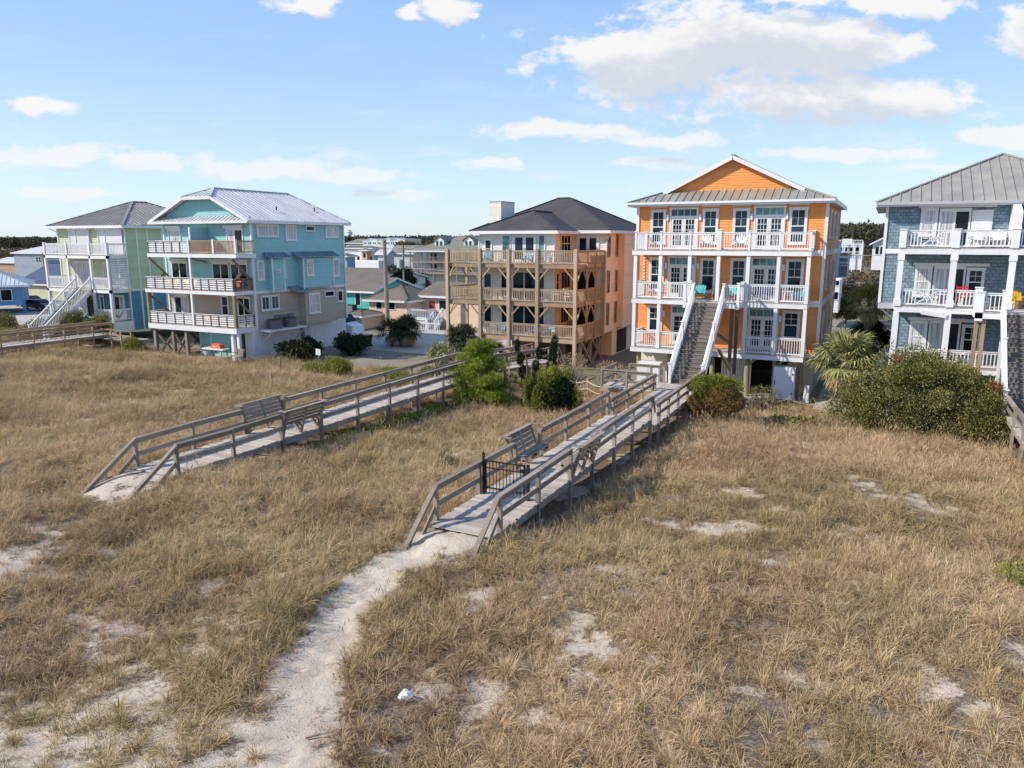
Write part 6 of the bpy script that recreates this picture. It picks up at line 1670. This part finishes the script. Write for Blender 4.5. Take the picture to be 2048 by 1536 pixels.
# turquoise bungalow
t = house('turquoise bungalow with a brown roof seen past the aqua house', -62.5, -56.0, 75, 84, 0, 3.1, painted('turquoise_siding', (.05, .47, .42)), RS_BRN, 'x', rh=1.5, wins=[P_(4.2, 1.4, .7, 1.5)])
a = thing('air_conditioner', 'black air conditioning unit against the turquoise bungalow wall', 'air conditioner', (-58.8, 74.2, 0)); mb = MB().box(-.6, .6, -.4, .4, .5, 1.5); mb.build('housing', BLACKM, a); MB().box(-.5, .5, -.42, -.40, .6, 1.4).build('grille', GREYP, a)
for sx in (-1, 1): MB().box(sx * .5 - .05, sx * .5 + .05, -.3, .3, -.1, .5).build('leg', GREYP, a)
house('long low building with wide brown roof behind the turquoise bungalow', -85, -72.3, 98, 112, 0, 3.0, CREAM, RS_BRN, 'x', rh=1.6)
t = house('small white cottage with blue roof edge beyond the turquoise bungalow', -82, -77.8, 108, 111, -.5, 2.7, WHITE2, RM_BLUE, 'y', rh=1.4, wins=[P_(2, 1, 1, 1)])
# three-storey apartment house with dormers
f = 130 / 92.
ux = lambda u, v0=92, v1=130: u * v1 / v0
ax0, ax1 = -87.6, -68.5
t = thing('apartment_house', 'white three-storey apartment house with porches and dormers behind the peach bungalow', 'building', (ax0, 130, 0), 0, 'houses inland')
body(t, 2.0, ax1 - ax0, 3.0, 15, -2, 7.0, WHITE2, h=.25)
for z in (4.8, 2.55): MB().box(0, ax1 - ax0, 0, 3.0, z, z + .25).build('porch_floor', W_GREY, t); railing(t, (0, .05), (ax1 - ax0, .05), z + .25, .9, W_GREY, .3, .05); railing(t, (0.05, .1), (.05, 3), z + .25, .9, W_BRN, .3, .05)
for u in (0.1, 2.9, 5.6, 8.3, 11.0, 13.7, 16.4, 19): post(t, u, .1, -2, 7.0, .16, W_GREY, 'column')
post(t, .1, 2.9, -2, 7, .16, W_BRN, 'column')
bgwin(t, ('F', 3.0), [P_(u, z, .55, 1.4) for u in (3.6, 4.4, 8.0, 8.7, 12, 12.8, 16, 16.8) for z in (5.25, 3.0)], GL)
hip(t, -.6, ax1 - ax0 + .6, -.6, 15.6, 7.2, .36, RS_GREY, False)
for u in (5.8, 12.6):
    d = MB(); d.box(u - 1.1, u + 1.1, 2.2, 6, 7.9, 9.2); o = d.build('dormer', WHITE2, t)
    MB().poly([(u - 1.4, 1.9, 9.1), (u, 1.9, 10.2), (u, 7, 10.2), (u - 1.4, 6, 9.1)][::-1], .08).poly([(u, 1.9, 10.2), (u + 1.4, 1.9, 9.1), (u + 1.4, 6, 9.1), (u, 7, 10.2)][::-1], .08).build('dormer_roof', RS_GREY, o)
    MB().add([(u - 1.1, 2.18, 9.15), (u + 1.1, 2.18, 9.15), (u, 2.18, 10.05)], [(0, 1, 2)]).build('dormer_gable', WHITE2, o)
    bgwin(t, ('F', 2.2), [P_(u - .45, 8.2, .5, .85), P_(u + .45, 8.2, .5, .85)], GL)
# townhouses further off
t = house('white townhouse row with grey hip roof beyond the long low building', -121, -111.7, 150, 153, -1.2, 7.3, WHITE2, RS_BRN, 'hip', .22, wins=[P_(u, z, .7, 1.1) for u in (1, 3, 5, 7, 8.7) for z in (2.7 + 2.8, 2.2 + .3)] + [P_(2.2, 5.5, .7, 1.1)])
t = house('townhouse with orange sheathed unfinished bay beside the white row', -113.9, -112.3, 148.6, 149.9, -1.2, 6.9, painted('raw_sheathing', (.58, .34, .17)), RS_BRN, 'hip', .25, wins=[P_(.8, 2.5 + 1.2, .8, 1.1), P_(.8, 5.3 + 1, .8, 1.1)])
house('grey townhouse wing right of the orange sheathed bay', -111.6, -108.4, 151, 154, -1.2, 6.5, GREYT, RS_BRN, 'hip', .3, wins=[P_(1.2, 5, .8, 1.1)])
house('white fence-like long building below the townhouses', -101.5, -95.0, 129.5, 131, 0, 5.1, WHITE2, None, None, cat='wall', name='long_wall')
house('pale blue gable cottage right of the white townhouses', -96.2, -93.9, 131, 133.5, 0, 6.4, painted('pale_blue', (.32, .42, .50)), RM_GREY, 'x', rh=.9)
house('grey-roofed house behind the pale blue cottage', -100, -93.5, 140, 148, 0, 6.4, GREYT, RS_GREY, 'x', rh=1.7)
house('small steel-blue house at the far end of the yard behind the aqua house', -99.5, -95.6, 120, 122.5, 0, 6.1, painted('steel_blue', (.22, .32, .42)), RS_BRN, 'hip', .3, wins=[P_(2.9, 4.9, .35, .5)])
for i in range(9):
    x = -198.5 + i * 2.4 - (.4 if i > 4 else 0)
    cc = [(.55, .65, .70), (.40, .62, .70), (.70, .70, .70), (.62, .60, .50), (.30, .55, .62)][i % 5]
    nm = ['first', 'second', 'third', 'fourth', 'fifth', 'sixth', 'seventh', 'eighth', 'ninth'][i]
    house('%s of the far pastel row houses counted from the left' % nm, x, x + 2.35, 260, 272, 0, 9.0 + .25 * (i % 3), painted('pastel', cc), RM_WHT if i % 2 else RS_GREY, 'y' if i % 2 else 'hip', .2, rh=.7, wins=[P_(.7, 7.6, .5, .8), P_(1.6, 7.6, .5, .8), P_(1.2, 5.3, .5, .8)], ov=.1, name='row_house')
house('far green-grey roofed hall left of the pastel row houses', -209, -199.5, 262, 280, 0, 7.9, GREYT, RS_GREY, 'x', rh=1.9)
# left edge cottages
t = house('bright blue cottage on stilts with white metal roof at the left edge', -105.9, -91.9, 46.6, 56.6, 2.4, 3.65, painted('bright_blue_siding', (.10, .27, .47)), RM_WHT, 'hip', .42, rib=True, wins=[P_(12.3, -.55, 1.1, 1.3), P_(8.5, -.55, 1.1, 1.3)], ov=.9)
t.rotation_euler.z = R(55)
for x in (.2, 5, 9.5, 13.9): MB().box(x, x + .35, .1, .45, -2.6, -1.15).build('stilt', painted('stilt_blue', (.05, .22, .45)), t)
house('pale yellow house with navy shingle roof and black shutters at the left', -124.5, -104, 73.5, 84, -.3, 2.5, painted('pale_yellow_siding', (.55, .52, .33)), RS_NAVY, 'x', rh=2.9, wins=[P_(7.9, .7 + .3, .8, 1.2), P_(12.5, 1.0, .8, 1.2)])
house('navy roofed house with white gables beyond the pale yellow house', -118, -106, 86, 94, -.3, 3.4, GREYT, RS_NAVY, 'y', rh=2.0)
house('large grey house with pale metal roof far left', -187, -174.5, 110, 124, -1, 6.3, painted('slate_blue', (.26, .31, .38)), RM_GREY, 'x', rh=1.4, wins=[P_(9.0, 4.3 + 1, .7, 1.1), P_(10.0, 5.3, .7, 1.1)])
house('low grey roofed shed at the far left edge', -232, -220, 130, 140, -1, 3.0, W_BRN, RM_GREY, 'x', rh=1.3)
house('low flat white commercial building beyond the yellow house', -150, -126, 92, 100, -1, 2.4, CREAM, RM_WHT, 'x', rh=.5)
house('far white roof among the trees at the upper left', -315, -300, 200, 210, 0, 7.4, WHITE2, RM_WHT, 'x', rh=.8)
# right gap, on the wooded rise
t = house('white two-level house with balconies on the wooded rise in the right gap', -8.0, -3.9, 140, 148, 5.6, 8.7, WHITE2, RM_WHT, None, wins=[P_(u, .6 + .8, .55, 1.1) for u in (.7, 1.5, 2.4, 3.3)])
railing(t, (0, -.4), (4.1, -.4), 3.1, .6, WHITE, .25); railing(t, (0, -.5), (4.1, -.5), 1.2, .6, WHITE, .25)
for u in (0, 1.4, 2.7, 4.1): post(t, u, -.5, -1.5, 3.5, .14)
MB().box(.9, 2.4, .2, 3, 3.1, 3.9).build('roof_room', WHITE2, t)
t = house('pale grey gabled house on the rise beside the blue shingled wall', -2.4, .9, 140, 148, 5.6, 8.6, WHITE2, RM_GREY, 'y', rh=1.2, wins=[P_(.7, 1.4, .5, 1.2), P_(1.4, 1.4, .5, 1.2)])
t = house('little porch house with red-pink roof in the right gap', -5.15, -4.05, 95, 99, 6.3, 7.4, painted('porch_shadow', (.20, .20, .20)), painted('pink_roof', (.52, .16, .13)), 'hip', .4, ov=.2)
for u in (0, 1.1): post(t, u, -.05, -2.0, 1.1, .08)
railing(t, (0, -.1), (1.1, -.1), 0, .5, WHITE, .3)
t = house('white shed with green glass front behind the orange house corner', -4.85, -3.95, 80, 84, 3.5, 5.5, WHITE2, RM_WHT, None, wins=[P_(.45, .1, .7, .7), P_(.2, 1.5, .2, .3), P_(.65, 1.5, .3, .4)])
t = house('tall narrow blue and white house just behind the orange house corner', -6.6, -4.95, 88, 96, 3.0, 9.1, painted('sky_blue_siding', (.20, .40, .60)), RM_WHT, None)
for z in (1.5, 3.2, 4.9): MB().box(-.05, 1.75, -.3, 0, z, z + .15).build('balcony', WHITE, t)
# far forest, one mass
def forest(name, label, x0, x1, y0, y1, n, hmin, hmax, m_, seed, zf, leaf=1.0, per=60):
    r = np.random.default_rng(seed); bl = []
    for i in range(n):
        x = r.uniform(x0, x1); y = r.uniform(y0, y1); h = r.uniform(hmin, hmax); s = h * r.uniform(.35, .6)
        bl.append((x, y, zf(x, y) + h * .62, s, s, h * .40, 1))
        bl.append((x + r.uniform(-1, 1) * s, y + r.uniform(-1, 1) * s, zf(x, y) + h * .8, s * .5, s * .5, h * .22, .6))
    o = cloud_mesh(name, bl, n * per, leaf, m_, None, seed, .3, .8, .35)
    return tag(o, label, 'forest', kind='stuff')


z0f = lambda x, y: float(height(x, y))
forest('far_forest', 'dark low treeline along the horizon behind the town', -760, 90, 395, 470, 1700, 11.2, 12.9, L_FAR, 1, z0f, 1.5, 80)
forest('hill_forest', 'dense dark coastal wood on the rise in the right gap', -45, 40, 205, 250, 520, 4.0, 6.2, L_FAR, 2, z0f, .7, 150)
forest('hill_scrub', 'brown and olive scrub on the slope below the right wood', -40, 30, 110, 200, 520, 1.8, 3.4, L_FARB, 3, z0f, .4, 80)
forest('brown_wood', 'brown-leaved wood behind the dormered apartment house', -160, -100, 235, 270, 140, 8.0, 10.2, L_FARB, 4, z0f, .8, 100)
forest('left_wood', 'low dark scrub behind the grey houses at the left', -330, -190, 150, 230, 360, 3.5, 7.6, L_FARB, 5, z0f, .8, 90)


def tree(label, x, y, h, rc, m_, seed, n=5000, leaf=.35, z=None, name='tree', group='trees inland'):
    r = random.Random(seed); t = thing(name, label, 'tree', (x, y, gz(x, y) if z is None else z), 0, group)
    mb = MB(); mb.tube([(0, 0, -.3), (.1, 0, h * .35), (-.1, .1, h * .7)], [h * .035, h * .025, h * .012], 7); bl = []
    for i in range(14):
        a = r.uniform(0, 6.28); q = r.uniform(.2, .8) * rc; zz = h * r.uniform(.42, .9); qq = q * (1.25 - zz / h * .6)
        e = (math.cos(a) * qq, math.sin(a) * qq, zz); mb.tube([(0, 0, zz * .55), e], [h * .012, h * .004], 5); bl.append((*e, rc * .38, rc * .38, h * .11, 1))
    mb.build('trunk', BARK, t); cloud_mesh('crown', bl, n, leaf, m_, t, seed, .3, .6, .3)
    return t


for i, (x, y, h, rc, m_, s) in enumerate(((-71.5, 103, 5.6, 3.0, L_DARK, 'dark evergreen rising beside the transformer pole'), (-74.5, 112, 4.6, 3.2, L_FAR, 'dark bushy tree behind the brown-roofed building'), (-82, 118, 4.2, 3.2, L_FAR, 'low dark tree by the parked white car'), (-97, 112, 3.2, 2.8, L_DARK, 'dark round tree in front of the small steel-blue house'),
                                          (-69, 100, 3.2, 1.8, L_BUSH, 'lighter olive bush at the foot of the transformer pole'), (-117, 175, 9.4, 6, L_FARB, 'brown autumn tree over the pastel row houses'), (-226, 240, 9.6, 6, L_FAR, 'dark tree left of the far hall'), (-168, 200, 8.6, 5, L_DARK, 'dark conifer behind the navy roofs'), (-420, 310, 13.6, 6, L_FAR, 'umbrella-shaped tree standing above the treeline at far left'),
                                          (-57.5, 100, 3.4, 1.8, L_BUSH, 'green shrub tree before the apartment house columns'), (-148, 135, 3.0, 4, L_DARK, 'low dark hedge tree beyond the grey shed'), (-10.5, 88, 4.6, 2.6, L_FAR, 'dark tree behind the orange house corner'), (-3.4, 84, 4.0, 1.4, L_BUSH, 'olive shrub tree in the right gap above the palms'), (-4.5, 118, 4.0, 3.0, L_FAR, 'dark tree below the white balcony house'), (1, 122, 4.2, 3.0, L_FAR, 'dark tree below the gabled house on the rise'))):
    tree(s, x, y, h, rc, m_, 200 + i, leaf=.3 if y < 150 else .6)
# utility poles
def pole(label, x, y, h, r0, arms=True, lean=0.0, trans=False):
    t = thing('utility_pole', label, 'utility pole', (x, y, 0), 0, 'utility poles'); MB().tube([(0, 0, -.3), (lean * h, 0, h)], [r0, r0 * .7], 10).build('shaft', W_GREY, t)
    if arms: MB().beam((lean * h - .9, 0, h - .5), (lean * h + .9, 0, h - .5), .1, .1).build('crossarm', W_DARK, t)
    if trans: MB().tube([(lean * h - .5, -.1, h - 3.2), (lean * h - .5, -.1, h - 2.0)], .38, 12).build('transformer', GREYT, t); MB().beam((lean * h - .5, -.1, h - 2.4), (lean * h, 0, h - 2.4), .06, .06).build('bracket', GREYP, t)
    return t


pole('thick grey utility pole rising in front of the peach bungalow', -46.9, 65.2, 9.3, .27, False, -.012)
pole('slimmer utility pole carrying a grey transformer near the apartment house', -61.7, 90, 8.6, .18, True, 0, True)
pole('short distant pole at the far left beside the blue cottage roof', -131, 88, 6.0, .15)
pole('pole standing beside the large grey house at the left', -137.5, 86, 7.0, .16)
for i, (a, b_, s) in enumerate((((-61.8, 90, 8.2), (20, 92, 8.4), 'upper power line running right from the transformer pole'), ((-61.8, 90, 8.2), (-131, 88, 5.9), 'power line running left from the transformer pole'), ((-131, 88, 5.8), (-260, 110, 6.8), 'power lines crossing the far left'), ((-61.8, 90, 5.4), (20, 92, 5.2), 'lower cable crossing behind the right gap'))):
    A_, B2 = Vector(a), Vector(b_); ps = [A_.lerp(B2, k / 12) - Vector((0, 0, .9 * 4 * (k / 12) * (1 - k / 12))) for k in range(13)]
    tag(MB().tube(ps, .03, 4).build('power_line', GREYT), s, 'cable', 'power lines')
# water tower
t = thing('water_tower', 'tiny white water tower on the horizon right of the aqua roof', 'tower', (-394.7, 500, 0)); MB().tube([(0, 0, 0), (0, 0, 12.5), (0, 0, 13.2), (0, 0, 15.8), (0, 0, 16.6)], [1, .8, 2.2, 2.4, 1.2], 12).build('tank', WHITE2, t); MB().tube([(0, 0, 15.2), (0, 0, 17.2)], [2.5, 1.0], 12).build('cap', GREYP, t)

# ---------------- vehicles and bins ----------------
def car(label, x, y, rz, paint, van=False, name='parked_car', cat='car'):
    t = thing(name, label, cat, (x, y, gz(x, y) + .13 if van or True else 0), rz, 'vehicles parked by the houses')
    if van: pr = [(-2.6, .45), (-2.6, 2.2), (-2.45, 2.35), (1.1, 2.35), (1.75, 1.55), (2.6, 1.25), (2.7, .45)]; w_ = .98
    else: pr = [(-2.2, .4), (-2.25, .85), (-2.0, 1.0), (-1.5, 1.05), (-.85, 1.42), (.45, 1.42), (1.15, 1.0), (2.0, .85), (2.25, .65), (2.25, .38)]; w_ = .88
    n_ = len(pr); vs = []
    for y_, k in ((-w_, 1), (-w_ + .08, 1.0), (w_ - .08, 1), (w_, 1)):
        for (a, b_) in pr: e = .09 if abs(y_) == w_ else 0; vs.append((a * (1 - e * .3), y_ * (.86 if b_ > 1.15 else 1), b_ - (e if b_ > .5 else -e * .3)))
    fs = [tuple(range(n_)), tuple(range(4 * n_ - 1, 3 * n_ - 1, -1))]
    for j in range(3):
        for i in range(n_): k = (i + 1) % n_; fs.append((j * n_ + i, (j + 1) * n_ + i, (j + 1) * n_ + k, j * n_ + k))
    MB().add(vs, fs).build('body', paint, t)
    if van:
        MB().add([(1.14, -.8, 2.25), (1.74, -.88, 1.6), (1.74, .88, 1.6), (1.14, .8, 2.25), (1.18, -.8, 2.27), (1.78, -.88, 1.62), (1.78, .88, 1.62), (1.18, .8, 2.27)], [(0, 1, 2, 3), (7, 6, 5, 4)]).build('windscreen', GLD, t)
        for s in (-1, 1): MB().box(.3, 1.25, s * .86, s * .905, 1.5, 2.1).build('side_window', GLD, t)
    else:
        for s in (-1, 1): MB().box(-1.2, .75, s * .76, s * .80, 1.06, 1.34).build('side_window', GLD, t)
        MB().add([(.5, -.68, 1.40), (1.12, -.74, 1.05), (1.12, .74, 1.05), (.5, .68, 1.40), (.52, -.68, 1.43), (1.15, -.74, 1.07), (1.15, .74, 1.07), (.52, .68, 1.43)], [(0, 1, 2, 3), (7, 6, 5, 4)]).build('windscreen', GLD, t)
    for a in (-1.55 if van else -1.4, 1.6 if van else 1.4):
        for s in (-1, 1):
            o = MB().tube([(a, s * (w_ - .2), .34), (a, s * (w_ + .01), .34)], .34, 18).build('wheel', RUB, t); MB().tube([(a, s * (w_ + .0), .34), (a, s * (w_ + .03), .34)], .19, 12).build('rim', CHROME, o)
    for s in (-1, 1):
        MB().box(2.2 if not van else 2.62, 2.28 if not van else 2.7, s * .65 - .15, s * .65 + .15, .62, .78).build('headlight', P_WHT, t)
        MB().box(-2.28 if not van else -2.63, -2.2 if not van else -2.58, s * .68 - .12, s * .68 + .12, .7, .85).build('tail_light', P_RED, t)
    return t


CARN, _, _ = mat('dark_navy_car_paint', (.02, .025, .045), .25, .6); CARW, _, _ = mat('white_van_paint', (.72, .73, .75), .3, .5)
car('dark navy sedan parked beneath the yellow house at the left', -108.3, 65.2, R(15), CARN)
car('white delivery van nosing out beside the aqua house', -46.4, 56.2, R(0), CARW, True, 'delivery_van', 'van')
car('dark car half hidden under the blue stilt cottage', -100.4, 61.5, R(5), CARN)
car('distant white car parked among the dark trees by the townhouses', -86.5, 122, R(20), CARW)
car('silver-white car by the columns of the apartment house', -66.0, 112, R(0), CARW)
t = thing('wheelie_bin', 'dark green wheeled trash bin at the driveway edge beside the van shrub', 'trash bin', (-40.3, 52.8, .1))
MB().add([(-.26, -.3, .05), (.26, -.3, .05), (.26, .3, .05), (-.26, .3, .05), (-.36, -.4, 1.0), (.36, -.4, 1.0), (.36, .4, 1.0), (-.36, .4, 1.0)], [(0, 3, 2, 1), (4, 5, 6, 7), (0, 1, 5, 4), (1, 2, 6, 5), (2, 3, 7, 6), (3, 0, 4, 7)]).build('bin_body', PLG, t)
MB().box(-.4, .4, -.45, .42, 1.0, 1.08).build('lid', PLG, t); MB().tube([(-.3, .42, 1.0), (.3, .42, 1.0)], .03, 6).build('handle', BLACKM, t)
for s in (-1, 1): MB().tube([(s * .24, .35, .12), (s * .3, .35, .12)], .12, 12).build('wheel', RUB, t)
t = thing('red_canopy', 'small red and white sign board by the blue-roofed cottage', 'sign', (-72.5, 106, 3.6)); MB().box(-1.2, 1.0, 0, .12, 0, .6).build('sign_panel', P_RED, t); MB().box(-1.9, -1.25, 0, .12, -.1, .7).build('sign_panel', P_WHT, t)
for x in (-1.6, .7): MB().box(x - .05, x + .05, .02, .1, -3.6, 0).build('post', GREYP, t)
